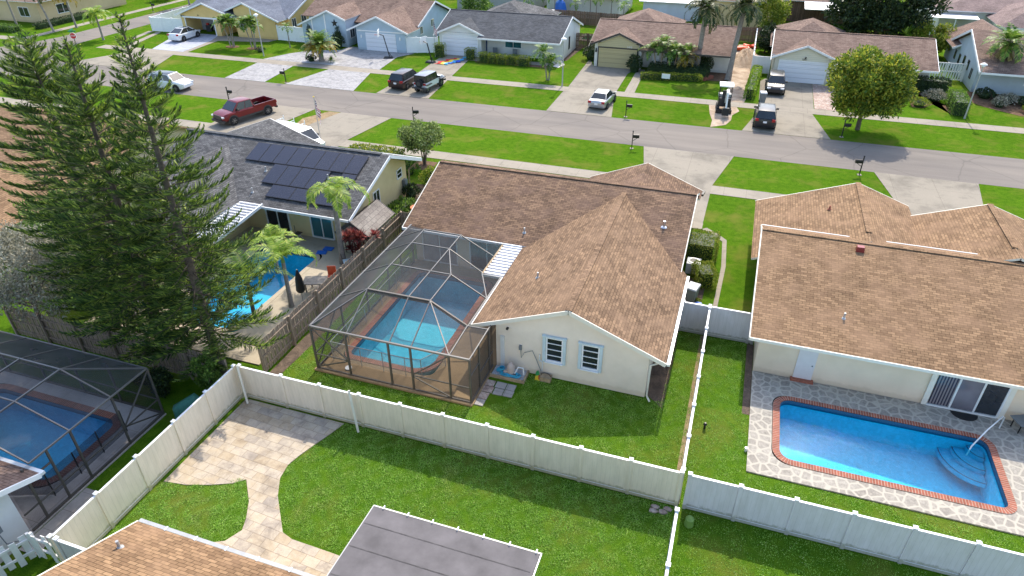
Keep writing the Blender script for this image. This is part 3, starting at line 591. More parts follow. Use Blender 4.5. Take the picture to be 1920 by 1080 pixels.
def far_house(label, X0, X1, gx0, gx1, wallmat, roofmat, gable_wall, gdoor, seed=0, gz=(2.62, 4.0), gy=80.1, trim='white_paint', eave=(79.6, 2.5), ridge=(85.4, 4.5), back=(91.2, 2.5), garage_x=None, name='house', frontwall=82.1, porch=True, gx_r=None):
    """street-facing house across the road: long gable roof plus garage gable"""
    h = thing(name, label, 'house', ((X0 + X1) / 2, 85, 0)); rf = MB(); tr = MB()
    xr = gx_r if gx_r is not None else (gx0 + gx1) / 2
    sl = (ridge[1] - eave[1]) / (ridge[0] - eave[0]); yb = eave[0] + (gz[1] - eave[1]) / sl + .05
    zat = lambda y: eave[1] + sl * (y - eave[0])
    # main rear slope and front slope; the front slope stops behind the garage gable
    L_, R_ = X0, X1
    rf.slab([(R_, back[0], back[1]), (L_, back[0], back[1]), (L_, ridge[0], ridge[1] + .002), (R_, ridge[0], ridge[1] + .002)], .12, roofmat, trim)
    if gx0 - X0 < 1.5:
        cut = gx1 - .9; ycut = gy + .3
        rf.slab([(cut, eave[0], eave[1]), (R_, eave[0], eave[1]), (R_, ridge[0], ridge[1]), (cut, ridge[0], ridge[1])], .12, roofmat, trim)
        rf.slab([(L_, ycut, zat(ycut)), (cut, ycut, zat(ycut)), (cut, ridge[0], ridge[1]), (L_, ridge[0], ridge[1])], .12, roofmat, trim)
        tr.beam((cut, eave[0] - .02, eave[1] - .09), (R_, eave[0] - .02, eave[1] - .09), .05, trim, .18)
    else:
        rf.slab([(L_, eave[0], eave[1]), (R_, eave[0], eave[1]), (R_, ridge[0], ridge[1]), (L_, ridge[0], ridge[1])], .12, roofmat, trim); tr.beam((L_, eave[0] - .02, eave[1] - .09), (R_, eave[0] - .02, eave[1] - .09), .05, trim, .18)
    for x in (L_ - .025, R_ + .025):
        rake_trim(tr, (x, eave[0] + (0 if x > 0 or True else 0), eave[1]), (x, ridge[0], ridge[1]), trim); rake_trim(tr, (x, back[0], back[1]), (x, ridge[0], ridge[1]), trim)
    tr.beam((L_, ridge[0], ridge[1] + .005), (R_, ridge[0], ridge[1] + .005), .26, roofmat, .03)
    gable_y(rf, tr, gy, yb + .4, gx0, gz[0], xr, gz[1] + .03, gx1, gz[0], roofmat, trim, ye=max(gy + .7, eave[0] + (gz[0] - eave[1]) / sl + .5))
    rf.build('roof', h); tr.build('trim', h)
    w = MB(); a, b = X0 + .35, X1 - .25
    w.prism([(frontwall, 0), (back[0] - .6, 0), (back[0] - .6, back[1] - .05), (ridge[0], ridge[1] - .22), (frontwall, zat(frontwall) - .22)], 'x', a, b, wallmat)
    ga, gb = gx0 + .5, gx1 - .7; zg = gz[0] + .1
    gw = MB(); gw.prism([(ga, 0), (gb, 0), (gb, gz[0] + .12), (xr, gz[1] - .2), (ga, gz[0] + .03)], 'y', gy + .35, frontwall + .4, wallmat)
    w.build('wall', h); gw.build('garage_wall', h)
    if gable_wall:
        s_ = MB(); s_.prism([(ga + .35, 2.32), (gb - .35, 2.32), (gb - .35, gz[0] + .02), (xr, gz[1] - .3), (ga + .35, gz[0] + .02)], 'y', gy + .3, gy + .35, gable_wall); s_.build('gable_siding', h)
    g0, g1 = garage_x or (ga + .5, gb - .5)
    if gdoor:
        f = MB(); f.box(g0 - .12, g0, gy + .27, gy + .35, 0, 2.3, trim); f.box(g1, g1 + .12, gy + .27, gy + .35, 0, 2.3, trim); f.box(g0 - .12, g1 + .12, gy + .26, gy + .35, 2.2, 2.34, trim); f.build('door_frame', h)
        d_ = MB()
        for i in range(4): d_.box(g0, g1, gy + .29, gy + .36, .02 + i * .545, .02 + i * .545 + .53, gdoor)
        d_.build('garage_door', h)
    return h

# ------------------------------------------------------------ vehicles (nose towards +X)
def wheel(t, x, y, r, w, rim='rim'):
    mb = MB(); sg = 1 if y > 0 else -1
    prof = [(-w / 2, r * .8), (-w / 2, r * .95), (-w * .35, r), (w * .35, r), (w / 2, r * .95), (w / 2, r * .8)]
    n = 20; rg = [[(x + math.cos(a) * rr, y + yy, r + math.sin(a) * rr) for a in (2 * math.pi * j / n for j in range(n))] for yy, rr in [(-w / 2, r * .6)] + prof + [(w / 2, r * .6)]]
    for A, B in zip(rg, rg[1:]):
        for j in range(n): mb.face([A[j], A[(j + 1) % n], B[(j + 1) % n], B[j]], 'rubber')
    wh = mb.build('wheel', t, world=False, smooth=40); rm = MB(); yo = y + sg * (w / 2 - .03)
    rm.tube([(x, y - sg * w * .3, r), (x, yo - sg * .02, r)], r * .6, 'car_plastic', 16)
    for j in range(6):
        a = 2 * math.pi * j / 6; rm.beam((x, yo, r), (x + math.cos(a) * r * .6, yo, r + math.sin(a) * r * .6), r * .17, rim, .03)
    rm.tube([(x, yo - .02 * sg, r), (x, yo + .015 * sg, r)], r * .17, rim, 10); rm.build('rim', wh, world=False); return wh
def loft(mb, st, mat, n=6, ex=.35):
    """stations (x, halfwidth, zlow, zhigh): rounded-box sections joined along x"""
    rings = []
    for x, hw, zl, zh in st:
        c = .16 * min(1, (zh - zl)); k = .07
        rings.append([(x, -hw + k, zl), (x, hw - k, zl), (x, hw, zl + c), (x, hw, zh - c), (x, hw - c * .9, zh), (x, 0, zh + .025), (x, -hw + c * .9, zh), (x, -hw, zh - c), (x, -hw, zl + c)])
    for A, B in zip(rings, rings[1:]):
        for j in range(9): mb.face([A[j], A[(j + 1) % 9], B[(j + 1) % 9], B[j]], mat)
    mb.face(rings[0][::-1], mat); mb.face(rings[-1], mat)
def cabin(t, xb0, xb1, xt0, xt1, zb, zt, wb, wt, paint, roofmat=None, pillars=(), glass='car_glass', name='cabin'):
    mb = MB(); roofmat = roofmat or paint
    B = [(xb0, -wb, zb), (xb1, -wb, zb), (xb1, wb, zb), (xb0, wb, zb)]; T = [(xt0, -wt, zt), (xt1, -wt, zt), (xt1, wt, zt), (xt0, wt, zt)]
    for i in range(4):
        j = (i + 1) % 4; mb.face([B[i], B[j], T[j], T[i]], paint)
    xm = (xt0 + xt1) / 2; T2 = [(xt0 + .12, -wt + .1, zt + .035), (xt1 - .12, -wt + .1, zt + .035), (xt1 - .12, wt - .1, zt + .035), (xt0 + .12, wt - .1, zt + .035)]
    for i in range(4):
        j = (i + 1) % 4; mb.face([T[i], T[j], T2[j], T2[i]], roofmat)
    mb.face(T2, roofmat); c = mb.build(name, t, world=False, smooth=35)
    L = lambda a, b, f: tuple(a[k] + (b[k] - a[k]) * f for k in range(3))
    def pane(b0, b1, t0, t1, nm, n_off, u0=.035, u1=.965, v0=.05, v1=.92):
        A_, B_ = L(b0, b1, u0), L(b0, b1, u1); C_, D_ = L(t0, t1, u0), L(t0, t1, u1)
        q = [L(A_, C_, v0), L(B_, D_, v0), L(B_, D_, v1), L(A_, C_, v1)]; g_ = MB(); o = Vector(n_off) * .02
        q2 = [Vector(p) + o for p in q]; q1 = [Vector(p) - o for p in q]; g_.hexa(q1, q2, glass); w = g_.build(nm, t, world=False); return w
    pane(B[1], B[2], T[1], T[2], 'windshield', (1, 0, .6)); pane(B[3], B[0], T[3], T[0], 'rear_window', (-1, 0, .4))
    cuts = [0] + list(pillars) + [1]
    for i in range(len(cuts) - 1):
        u0, u1 = cuts[i] + (.07 if i == 0 else .015), cuts[i + 1] - (.09 if i == len(cuts) - 2 else .015)
        pane(B[0], B[1], T[0], T[1], 'side_window', (0, -1, .2), u0, u1); pane(B[3], B[2], T[3], T[2], 'side_window', (0, 1, .2), u0, u1)
    return c
def lights(t, xf, xr, hw, zf, zr, plate=True):
    for s_ in (-1, 1):
        MB().rbox(xf - .06, s_ * (hw - .22), zf - .07, zf + .07, .2, .36, s_ * -.25, 'lamp_clear').build('headlight', t, world=False)
        MB().rbox(xr + .05, s_ * (hw - .16), zr - .1, zr + .1, .16, .3, 0, 'lamp_red').build('tail_light', t, world=False)
    if plate:
        MB().box(xr - .045, xr - .005, -.16, .16, zr - .24, zr - .08, 'plate').build('number_plate', t, world=False)
def mirrors(t, x, hw, z, mat='car_plastic'):
    for s_ in (-1, 1): MB().rbox(x, s_ * (hw + .1), z, z + .16, .14, .22, 0, mat).build('mirror', t, world=False)
def arches(t, xs, hw, r, mat='car_plastic'):
    for x in xs:
        for s_ in (-1, 1):
            mb = MB(); n = 12; P_ = [(x + math.cos(math.pi * j / n) * r * 1.2, s_ * (hw + .012), r + math.sin(math.pi * j / n) * r * 1.2) for j in range(n + 1)] + [(x - r * 1.2, s_ * (hw + .012), r * .6), (x + r * 1.2, s_ * (hw + .012), r * .6)]
            Q = [(p[0], s_ * (hw - .3), p[2]) for p in P_]; mb.face(P_ if s_ > 0 else P_[::-1], mat)
            for i in range(len(P_)): j = (i + 1) % len(P_); mb.face([P_[i], P_[j], Q[j], Q[i]], mat)
            mb.build('wheel_arch', t, world=False)
def car(name, label, cat, loc, ang, kind, paint, roof=None):
    t = thing(name, label, cat, (*loc, .02), ang); b = MB(); P_ = 'car_' + paint; rf = ('car_' + roof) if roof else None
    if kind == 'suv':
        st = [(-2.35, .78, .42, .78), (-2.3, .88, .32, 1.0), (-1.9, .93, .26, 1.08), (0, .94, .25, 1.08), (1.2, .94, .25, 1.05), (1.8, .92, .26, .98), (2.2, .84, .32, .86), (2.36, .7, .42, .7)]
        loft(b, st, P_); b.build('body', t, world=False, smooth=38); cabin(t, -2.22, 1.25, -1.8, .55, 1.04, 1.68, .87, .68, P_, rf, (.3, .62)); r, xs, hw = .37, (-1.42, 1.42), .93
        lights(t, 2.3, -2.36, .88, .8, .98); mirrors(t, .85, .9, 1.08)
    elif kind == 'sedan':
        st = [(-2.35, .7, .45, .8), (-2.25, .84, .3, .96), (-1.6, .9, .24, 1.0), (0, .91, .22, .98), (1.2, .9, .22, .92), (1.9, .86, .25, .82), (2.25, .72, .35, .68)]
        loft(b, st, P_); b.build('body', t, world=False, smooth=38); cabin(t, -1.75, 1.05, -1.0, .35, .95, 1.42, .82, .62, P_, rf, (.52,)); r, xs, hw = .33, (-1.38, 1.38), .9
        lights(t, 2.2, -2.34, .84, .66, .84); mirrors(t, .7, .86, .95)
    elif kind == 'fastback':
        st = [(-2.35, .74, .45, .95), (-2.25, .88, .3, 1.12), (-1.6, .93, .25, 1.1), (0, .94, .24, 1.02), (1.3, .93, .24, .98), (2.0, .86, .28, .84), (2.33, .68, .36, .66)]
        loft(b, st, P_); b.build('body', t, world=False, smooth=38); cabin(t, -2.1, 1.35, -.75, .35, 1.02, 1.6, .86, .62, P_, 'car_glass', (.55,)); r, xs, hw = .37, (-1.42, 1.45), .93
        lights(t, 2.26, -2.36, .88, .74, 1.0); mirrors(t, .85, .9, 1.05)
    elif kind == 'pickup':
        st = [(-.55, .96, .52, 1.22), (.0, .98, .5, 1.24), (1.3, .98, .5, 1.22), (2.0, .98, .5, 1.2), (2.6, .94, .52, 1.12), (2.85, .82, .58, .98)]
        loft(b, st, P_); b.box(-2.95, -.5, -.96, -.88, .62, 1.28, P_); b.box(-2.95, -.5, .88, .96, .62, 1.28, P_); b.box(-3.0, -2.93, -.93, .93, .62, 1.28, P_); b.box(-.62, -.5, -.9, .9, .6, 1.3, P_); b.build('body', t, world=False, smooth=38)
        MB().box(-2.92, -.62, -.88, .88, .62, .72, 'car_plastic').build('truck_bed', t, world=False)
        cabin(t, -.58, 1.75, -.42, 1.0, 1.2, 1.9, .9, .74, P_, rf, (.45,)); r, xs, hw = .44, (-1.9, 1.85), .97
        MB().box(2.83, 2.9, -.6, .6, .66, 1.04, 'car_plastic').build('grille', t, world=False); MB().rbox(2.86, 0, .4, .62, .26, 1.8, 0, 'car_plastic').build('bumper', t, world=False); MB().rbox(-3.02, 0, .45, .62, .2, 1.8, 0, 'car_plastic').build('bumper', t, world=False)
        MB().box(-1.35, 1.35, -.99, -.95, .5, .62, 'car_plastic').box(-1.35, 1.35, .95, .99, .5, .62, 'car_plastic').build('side_step', t, world=False)
        lights(t, 2.86, -3.03, .94, .92, 1.05); mirrors(t, 1.25, .98, 1.25)
    elif kind == 'jeep':
        b.rbox(-.55, 0, .58, 1.12, 2.6, 1.5, 0, P_); b.rbox(1.25, 0, .6, 1.12, 1.3, 1.25, 0, P_); b.build('body', t, world=False)
        for x, l_ in ((-1.42, .95), (1.42, 1.0)):
            for s_ in (-1, 1): MB().rbox(x, s_ * .82, .9, .98, l_, .3, 0, 'car_dark').build('fender', t, world=False)
        cabin(t, -1.85, .75, -1.8, .45, 1.12, 1.84, .74, .68, 'car_dark', 'car_greyroof', (.36, .68)); r, xs, hw = .42, (-1.42, 1.42), .66
        MB().tube([(-2.14, 0, 1.08), (-1.9, 0, 1.08)], .4, 'rubber', 18).tube([(-2.16, 0, 1.08), (-2.1, 0, 1.08)], .22, 'car_plastic', 12).build('spare_wheel', t, world=False)
        MB().rbox(-2.0, 0, .5, .66, .22, 1.7, 0, 'car_plastic').build('bumper', t, world=False); MB().rbox(2.05, 0, .52, .68, .24, 1.7, 0, 'car_plastic').build('bumper', t, world=False)
        lights(t, 1.98, -1.86, .72, .9, .98, False); mirrors(t, .7, .74, 1.15)
    elif kind == 'van':
        st = [(-2.7, .86, .5, 1.2), (-2.62, .95, .42, 1.9), (-1, .97, .4, 1.98), (.9, .97, .4, 1.97), (1.45, .95, .4, 1.3), (2.2, .92, .42, 1.08), (2.6, .8, .5, .9)]
        loft(b, st, P_); b.build('body', t, world=False, smooth=38); cabin(t, .3, 1.95, .5, 1.15, 1.12, 1.96, .93, .82, P_, None, ()); r, xs, hw = .38, (-1.75, 1.75), .96
        for x in (-2.2, -.9, .4):
            rk = MB(); rk.beam((x, -.85, 2.16), (x, .85, 2.16), .05, 'alum_white'); rk.beam((x, -.85, 1.95), (x, -.85, 2.4), .05, 'alum_white'); rk.beam((x, .85, 1.95), (x, .85, 2.4), .05, 'alum_white'); rk.build('roof_rack', t, world=False)
        lights(t, 2.52, -2.7, .9, .86, 1.1); mirrors(t, 1.5, .95, 1.25)
    arches(t, xs, hw, r)
    for x in xs:
        for s_ in (-1, 1): wheel(t, x, s_ * (hw - .06), r, .26)
    return t
def mailbox(label, loc, ang=0, group='mailboxes on posts along the road'):
    t = thing('mailbox', label, 'mailbox', (*loc, 0), ang, group)
    MB().box(-.035, .035, -.035, .035, 0, 1.5, 'black_metal').rbox(0, 0, 1.5, 1.6, .12, .12, 0, 'black_metal', .3).build('post', t, world=False)
    b = MB(); prof = [(-.1, .0), (.1, .0), (.1, .14)] + [(.1 * math.cos(a), .14 + .1 * math.sin(a)) for a in (math.pi * k / 6 for k in range(1, 6))] + [(-.1, .14)]
    b.prism([(x, z + 1.02) for x, z in prof], 'y', .02, .55, 'black_metal'); b.beam((0, .02, .98), (0, .55, .98), .06, 'black_metal', .05); b.beam((0, .05, .72), (0, .42, .98), .04, 'black_metal'); b.build('box', t, world=False)
    MB().rbox(0, 0, 0.001, .04, .3, .3, 0, 'walk_concrete').build('footing', t, world=False); return t
def lamp_post(label, loc, h=5.0):
    t = thing('street_lamp', label, 'street lamp', (*loc, 0), 0, 'white street lamps')
    MB().tube([(0, 0, 0), (0, 0, .4), (0, 0, h - .35)], [.1, .07, .045], 'alum_grey', 10).build('post', t, world=False, smooth=50)
    MB().tube([(0, 0, h - .35), (0, 0, h - .28), (0, 0, h - .1), (0, 0, h)], [.09, .17, .15, .05], 'lamp_globe', 10).build('lantern', t, world=False, smooth=50)
    MB().tube([(0, 0, h - .12), (0, 0, h - .05), (0, 0, h + .06)], [.3, .26, .04], 'white_paint', 12).build('cap', t, world=False, smooth=40); return t
def bin_(label, loc, ang, group=None):
    t = thing('wheelie_bin', label, 'rubbish bin', (*loc, 0), ang, group); b = MB()
    b.hexa([(-.23, -.26, .08), (.23, -.26, .08), (.23, .24, .08), (-.23, .24, .08)], [(-.3, -.36, 1.02), (.3, -.36, 1.02), (.3, .34, 1.02), (-.3, .34, 1.02)], 'plastic_grey'); b.build('body', t, world=False)
    MB().hexa([(-.33, -.4, 1.02), (.33, -.4, 1.02), (.33, .38, 1.02), (-.33, .38, 1.02)], [(-.3, -.36, 1.09), (.3, -.36, 1.09), (.3, .36, 1.12), (-.3, .36, 1.12)], 'plastic_lid').build('lid', t, world=False)
    MB().beam((-.26, .42, 1.0), (.26, .42, 1.0), .04, 'plastic_grey').build('handle', t, world=False)
    for s_ in (-1, 1): MB().tube([(s_ * .2, .26, .12), (s_ * .26, .26, .12)], .12, 'rubber', 12).build('wheel', t, world=False)
    return t
# ------------------------------------------------------------ ground, roads, decks
def rrect(x0, x1, y0, y1, r, n=6):
    o = []
    rr = r if hasattr(r, '__len__') else (r,) * 4
    for (cx, cy, a, q) in ((x1 - rr[0], y1 - rr[0], 0, rr[0]), (x0 + rr[1], y1 - rr[1], 90, rr[1]), (x0 + rr[2], y0 + rr[2], 180, rr[2]), (x1 - rr[3], y0 + rr[3], 270, rr[3])):
        for k in range(n + 1): t_ = R(a + 90 * k / n); o.append((cx + q * math.cos(t_), cy + q * math.sin(t_)))
    return o
def holed(name, X0, X1, Y0, Y1, holes, z, mat, th=0, kind='structure'):
    xs = sorted({X0, X1, *[h[0] for h in holes], *[h[1] for h in holes]}); ys = sorted({Y0, Y1, *[h[2] for h in holes], *[h[3] for h in holes]}); mb = MB()
    for a, b in zip(xs, xs[1:]):
        for c_, d in zip(ys, ys[1:]):
            if a < X0 or b > X1 or c_ < Y0 or d > Y1: continue
            mx, my = (a + b) / 2, (c_ + d) / 2
            if any(h[0] < mx < h[1] and h[2] < my < h[3] for h in holes): continue
            mb.face([(a, c_, z), (b, c_, z), (b, d, z), (a, d, z)], mat)
    for h in holes:
        if len(h) > 4:
            A = rrect(h[0], h[1], h[2], h[3], 1e-5); B = rrect(h[0], h[1], h[2], h[3], h[4])
            for i in range(len(A)): j = (i + 1) % len(A); mb.face([(*A[i], z), (*A[j], z), (*B[j], z), (*B[i], z)], mat)
    if th:
        for p, q in (((X0, Y0), (X1, Y0)), ((X1, Y0), (X1, Y1)), ((X1, Y1), (X0, Y1)), ((X0, Y1), (X0, Y0))): mb.face([(*p, z - th), (*q, z - th), (*q, z), (*p, z)], mat)
    o = mb.build(name); o['kind'] = kind; return o
def pool(label, x0, x1, y0, y1, r, cw, zt, depth, plast, wat, deep=None, zw=-.1, copemat='coping_brick', group=None):
    """inner water edge rectangle x0..x1, y0..y1"""
    t = thing('swimming_pool', label, 'pool', ((x0 + x1) / 2, (y0 + y1) / 2, 0), 0, group); I = rrect(x0, x1, y0, y1, r); rr = [q + cw for q in r] if hasattr(r, '__len__') else r + cw; O = rrect(x0 - cw, x1 + cw, y0 - cw, y1 + cw, rr); n = len(I)
    c = MB(); u = 0
    for i in range(n):
        j = (i + 1) % n; d = math.dist(O[i], O[j]) * .5 + math.dist(I[i], I[j]) * .5
        c.face([(*O[i], zt), (*O[j], zt), (*I[j], zt), (*I[i], zt)], copemat, [(u, 0), (u + d, 0), (u + d, .4), (u, .4)]); c.face([(*O[j], zt), (*O[i], zt), (*O[i], zt - .08), (*O[j], zt - .08)], copemat, [(u + d, 0), (u, 0), (u, .1), (u + d, .1)])
        u += d
    c.build('coping', t); b = MB()
    zb = lambda y, x: -depth if deep is None else -(depth + (deep - depth) * max(0, min(1, ((y if (y1 - y0) > (x1 - x0) else x) - (y0 if (y1 - y0) > (x1 - x0) else x0)) / max(y1 - y0, x1 - x0))))
    for i in range(n):
        j = (i + 1) % n
        b.face([(*I[i], zt - .02), (*I[j], zt - .02), (*I[j], zw - .1), (*I[i], zw - .1)], 'pool_tile'); b.face([(*I[i], zw - .1), (*I[j], zw - .1), (*I[j], zb(I[j][1], I[j][0])), (*I[i], zb(I[i][1], I[i][0]))], plast)
    cx, cy = (x0 + x1) / 2, (y0 + y1) / 2
    for i in range(n): j = (i + 1) % n; b.face([(*I[i], zb(I[i][1], I[i][0])), (*I[j], zb(I[j][1], I[j][0])), (cx, cy, zb(cy, cx))], plast)
    b.build('basin', t); w = MB(); w.face([(*p, zw) for p in rrect(x0 - .01, x1 + .01, y0 - .01, y1 + .01, r)], wat); w.build('water', t); return t
PM = (-16.85, -11.8, 22.4, 31.5); PR = (3.74, 12.72, 21.98, 26.42); PL = (-27.75, -23.1, 22.3, 31.2); PC = (-31.6, -23.4, 11.2, 15.6)
holed('lawn', -320, 260, -60, 420, [PM, PR, PL, PC], 0, 'grass')
def S_(n, x0, x1, y0, y1, z, m_): return sheet(n, [(x0, y0), (x1, y0), (x1, y1), (x0, y1)], z, m_)
S_('road', -320, 260, 56.25, 62.9, .008, 'asphalt')
sheet('side_road', [(-92.0, 62.0), (-86.3, 62.0), (-86.3, 420), (-92.2, 420)], .012, 'asphalt'); sheet('side_road', [(-92.2, -40), (-86.2, -40), (-86.2, 57), (-92.2, 57)], .012, 'asphalt')
sheet('side_road', [(-101, 62.5), (-92.0, 62.5), (-92.0, 73), (-93.2, 68), (-96, 64.5)], .016, 'asphalt'); sheet('side_road', [(-86.3, 62.5), (-79, 62.5), (-83, 64), (-85.6, 67), (-86.3, 72)], .016, 'asphalt')
S_('sidewalk', -84, 260, 48.1, 49.65, .024, 'walk_concrete'); S_('sidewalk', -82, 260, 69.75, 71.4, .024, 'walk_concrete'); S_('sidewalk', -320, -98, 69.75, 71.4, .024, 'walk_concrete')
S_('sidewalk', -96.7, -95.3, 71, 420, .02, 'walk_concrete')
# far driveways and paved aprons
def dr(pts, m_='concrete', z=.028, n='driveway'): return sheet(n, pts, z, m_)
dr([(-74.2, 71.4), (-69.2, 71.4), (-69.9, 77.6), (-71.2, 80.8), (-76.4, 80.8), (-76.2, 76.7)], 'pavers_bluegrey', .032); dr([(-75.6, 69.75), (-69.3, 69.75), (-66.6, 62.9), (-79, 62.9)]); dr([(-69.9, 77.6), (-69.2, 71.4), (-68.5, 71.4), (-69.0, 77.9), (-62, 79.3), (-61.5, 80.8), (-71.2, 80.8)], 'walk_concrete')
dr([(-78.9, 71.4), (-77.9, 71.4), (-80.4, 79.8), (-81.2, 79.8)], 'walk_concrete'); dr([(-81.7, 75.0), (-80.8, 75.0), (-82.0, 80.0), (-82.8, 80.0)], 'walk_concrete')
dr([(-57.0, 71.4), (-40.8, 71.4), (-41.5, 77.3), (-40.2, 79.6), (-48, 80.4), (-50, 80.5), (-50.2, 78.4), (-53.9, 76.9), (-55.6, 74.6)], 'pavers_grey', .032)
dr([(-56.6, 69.75), (-51.5, 69.75), (-50.6, 62.9), (-56.0, 62.9)], 'pavers_grey', .032); dr([(-46.6, 69.75), (-41.1, 69.75), (-39.4, 62.9), (-48.0, 62.9)], 'pavers_grey', .032)
dr([(-35.9, 71.4), (-31.6, 71.4), (-32.4, 78.3), (-32.2, 80.9), (-37.1, 80.9), (-36.3, 78.5)]); dr([(-36.5, 69.75), (-31.4, 69.75), (-30.6, 62.9), (-36.7, 62.9)]); dr([(-32.35, 78.5), (-21.7, 79.0), (-21.7, 80.3), (-32.2, 80.3)], 'walk_concrete', .036)
dr([(-17.9, 71.4), (-12.6, 71.4), (-12.75, 78.3), (-12.3, 80.7), (-17.3, 80.7), (-18.4, 84)]); dr([(-18.0, 69.75), (-12.5, 69.75), (-11.4, 62.9), (-17.9, 62.9)]); dr([(-11.75, 71.4), (-10.7, 71.4), (-11.1, 80.8), (-12.0, 80.8)], 'walk_concrete')
dr([(1.8, 71.4), (7.0, 71.4), (7.1, 80.9), (2.2, 81.2), (1.75, 80)]); dr([(2.0, 69.75), (6.8, 69.75), (8.1, 62.9), (.6, 62.9)]); dr([(7.06, 71.42), (9.0, 71.42), (9.5, 80.3), (7.12, 80.5)], 'pavers_red', .032)
# near driveways
dr([(-49.5, 43.5), (-41.5, 43.5), (-41.0, 49), (-39.9, 56.2), (-47.3, 56.2), (-46.9, 49)], z=.03); dr([(-38.5, 43.5), (-32.0, 43.5), (-32.4, 49.5), (-31.4, 56.2), (-36.9, 56.2), (-37.9, 52)], z=.03)
dr([(-8.0, 43.0), (-1.0, 42.2), (-.93, 49.6), (.3, 56.2), (-7.2, 56.2), (-6.5, 52)], z=.03); dr([(-1.8, 42.1), (-.97, 42.1), (-.97, 43), (-1.8, 43)], 'walk_concrete', .034, 'path'); dr([(12.1, 41.8), (17.2, 41.8), (17.4, 50), (18.2, 56.2), (10.95, 56.2), (11.9, 50.5)], z=.03)
sheet('path', [(-.97, 42.15), (-.68, 42.45), (.12, 41.75), (.71, 41.05), (.88, 37.6), (.74, 33), (.74, 30.2), (.45, 30.2), (.5, 33), (.62, 37.5), (.45, 40.8), (-.1, 41.4)], .03, 'walk_concrete')
# soil, beds
def pb(pts, m_, z, n='soil'): return sheet(n, pts, z, m_)
pb([(-1.9, 71.45), (.4, 71.45), (.9, 77), (.5, 84), (.5, 97), (-1.4, 97), (-1.6, 84), (-1.6, 78), (-1.2, 74)], 'sand_soil', .02); pb([(-2.9, 69.7), (-.2, 69.7), (.1, 68.5), (-.5, 67), (-.5, 65.5), (-.9, 64), (-2.2, 63), (-2.2, 65), (-2.6, 67)], 'sand_soil', .02)
pb([(-5.2, 78.3), (-1.8, 78.6), (-1.3, 82.5), (-4.9, 82.5)], 'mulch', .022); pb([(-36.9, 51.7), (-35.8, 55), (-36.3, 56.1), (-38.2, 56.1), (-39.5, 53.5), (-39, 51)], 'dry_soil', .02)
pb([(-10.9, 77.0), (-4.6, 77.9), (-4.8, 79.0), (-4.4, 82.5), (-10.9, 82.5)], 'mulch', .024); pb([(-31.4, 78.0), (-22.0, 78.0), (-22, 78.9), (-31.4, 78.4)], 'mulch', .03); pb([(-22.5, 79.2), (-21.0, 78.6), (-20.6, 80), (-21.5, 82), (-22.4, 82)], 'shell_rock', .026)
pb([(-22.05, 82), (-20.9, 82), (-20.5, 90), (-21.2, 91)], 'dark_soil', .018); pb([(22.1, 78.5), (23, 77.2), (25.5, 75.2), (27, 74.9), (30, 75.5), (32, 82), (22.4, 82.6)], 'mulch', .02); pb([(16.2, 75.1), (17.2, 75), (18.2, 76.5), (19.6, 76.6), (20.5, 73.6), (19.4, 73.8), (19.0, 77.5), (19.8, 82), (16.2, 82)], 'mulch', .02)
pb([(-51.8, 71.45), (-47, 71.45), (-46.8, 72.4), (-48.4, 73.4), (-50.8, 73.3), (-52, 72.2)], 'gravel', .04); pb([(-5.0 + .2, 0), (-4.7, 0), (-4.7, .1)], 'mulch', -.5) if False else None
pb([(-1.9, 24.6), (-1.0, 23.8), (-.95, 26), (-1.0, 30), (-1.9, 30)], 'dark_soil', .012); pb([(.1, 18.6), (.42, 18.6), (.42, 30), (.12, 30)], 'dry_soil', .01); pb([(-1.9, 32.0), (-.15, 32.2), (-.1, 35.2), (-.6, 35.6), (-1.9, 35.6)], 'dark_soil', .014)
pb([(2.45, 24.6), (2.78, 24.6), (2.78, 30), (2.45, 30)], 'dark_soil', .012); pb([(-19.5, 20.2), (-18.9, 20.2), (-18.7, 24), (-18.9, 30), (-19.5, 32)], 'dark_soil', .012); 
pb([(-22.3, 33.2), (-20.6, 33.2), (-20.2, 38), (-20.4, 43), (-22.4, 43)], 'dark_soil', .012); pb([(-24.4, 45.6), (-22.6, 45.6), (-22.6, 47.4), (-24.4, 47.4)], 'mulch', .012)
# back-yard decks
holed('patio', -17.5, -9.2, 21.28, 32.45, [(*PM, .55)], .06, 'deck_pebble', .07); holed('patio', 2.79, 24, 21.12, 27.8, [(*PR, .72)], .06, 'flagstone', .07)
holed('patio', -31.5, -20.3, 20.6, 33.0, [(*PL, .6)], .06, 'deck_concrete', .07); holed('patio', -36, -22.15, 9.55, 16.35, [(*PC, .8)], .06, 'deck_grey', .07)
sheet('path', [(-22.1, 8.9), (-21.25, 8.9), (-21.45, 11.9), (-22.1, 11.9)], .03, 'slab')
sheet('path', [(-19.35, 18.35), (-14.2, 18.35), (-14.45, 17.6), (-14.75, 16.8), (-15.0, 16.1), (-15.15, 15.5), (-15.05, 14.8), (-14.6, 14.0), (-14.0, 13.3), (-13.4, 12.6), (-12.9, 12.45), (-10.9, 12.4), (-9.6, 12.2), (-9.5, 9), (-16.3, 9), (-16.0, 11.2), (-15.2, 11.6), (-14.9, 12.2), (-15.1, 12.7), (-15.5, 13.4), (-16.3, 14.3), (-16.7, 13.95), (-17.5, 13.6), (-18.4, 13.3), (-19.4, 13.15)], .03, 'travertine', th=.03)
PO = [pool('turquoise pool under the bronze screen cage beside the brown-roofed house', -16.5, -12.15, 22.75, 31.15, (.3, .3, .3, .9), .33, .085, 1.1, 'plaster_teal', 'water_main', 1.7)]
pr_ = pool('bright blue pool with red brick coping in a patterned stone patio', 4.06, 12.4, 22.3, 26.1, (.42, .5, .5, .28), .3, .085, 1.0, 'plaster_blue', 'water_right', 1.5)
st = MB()
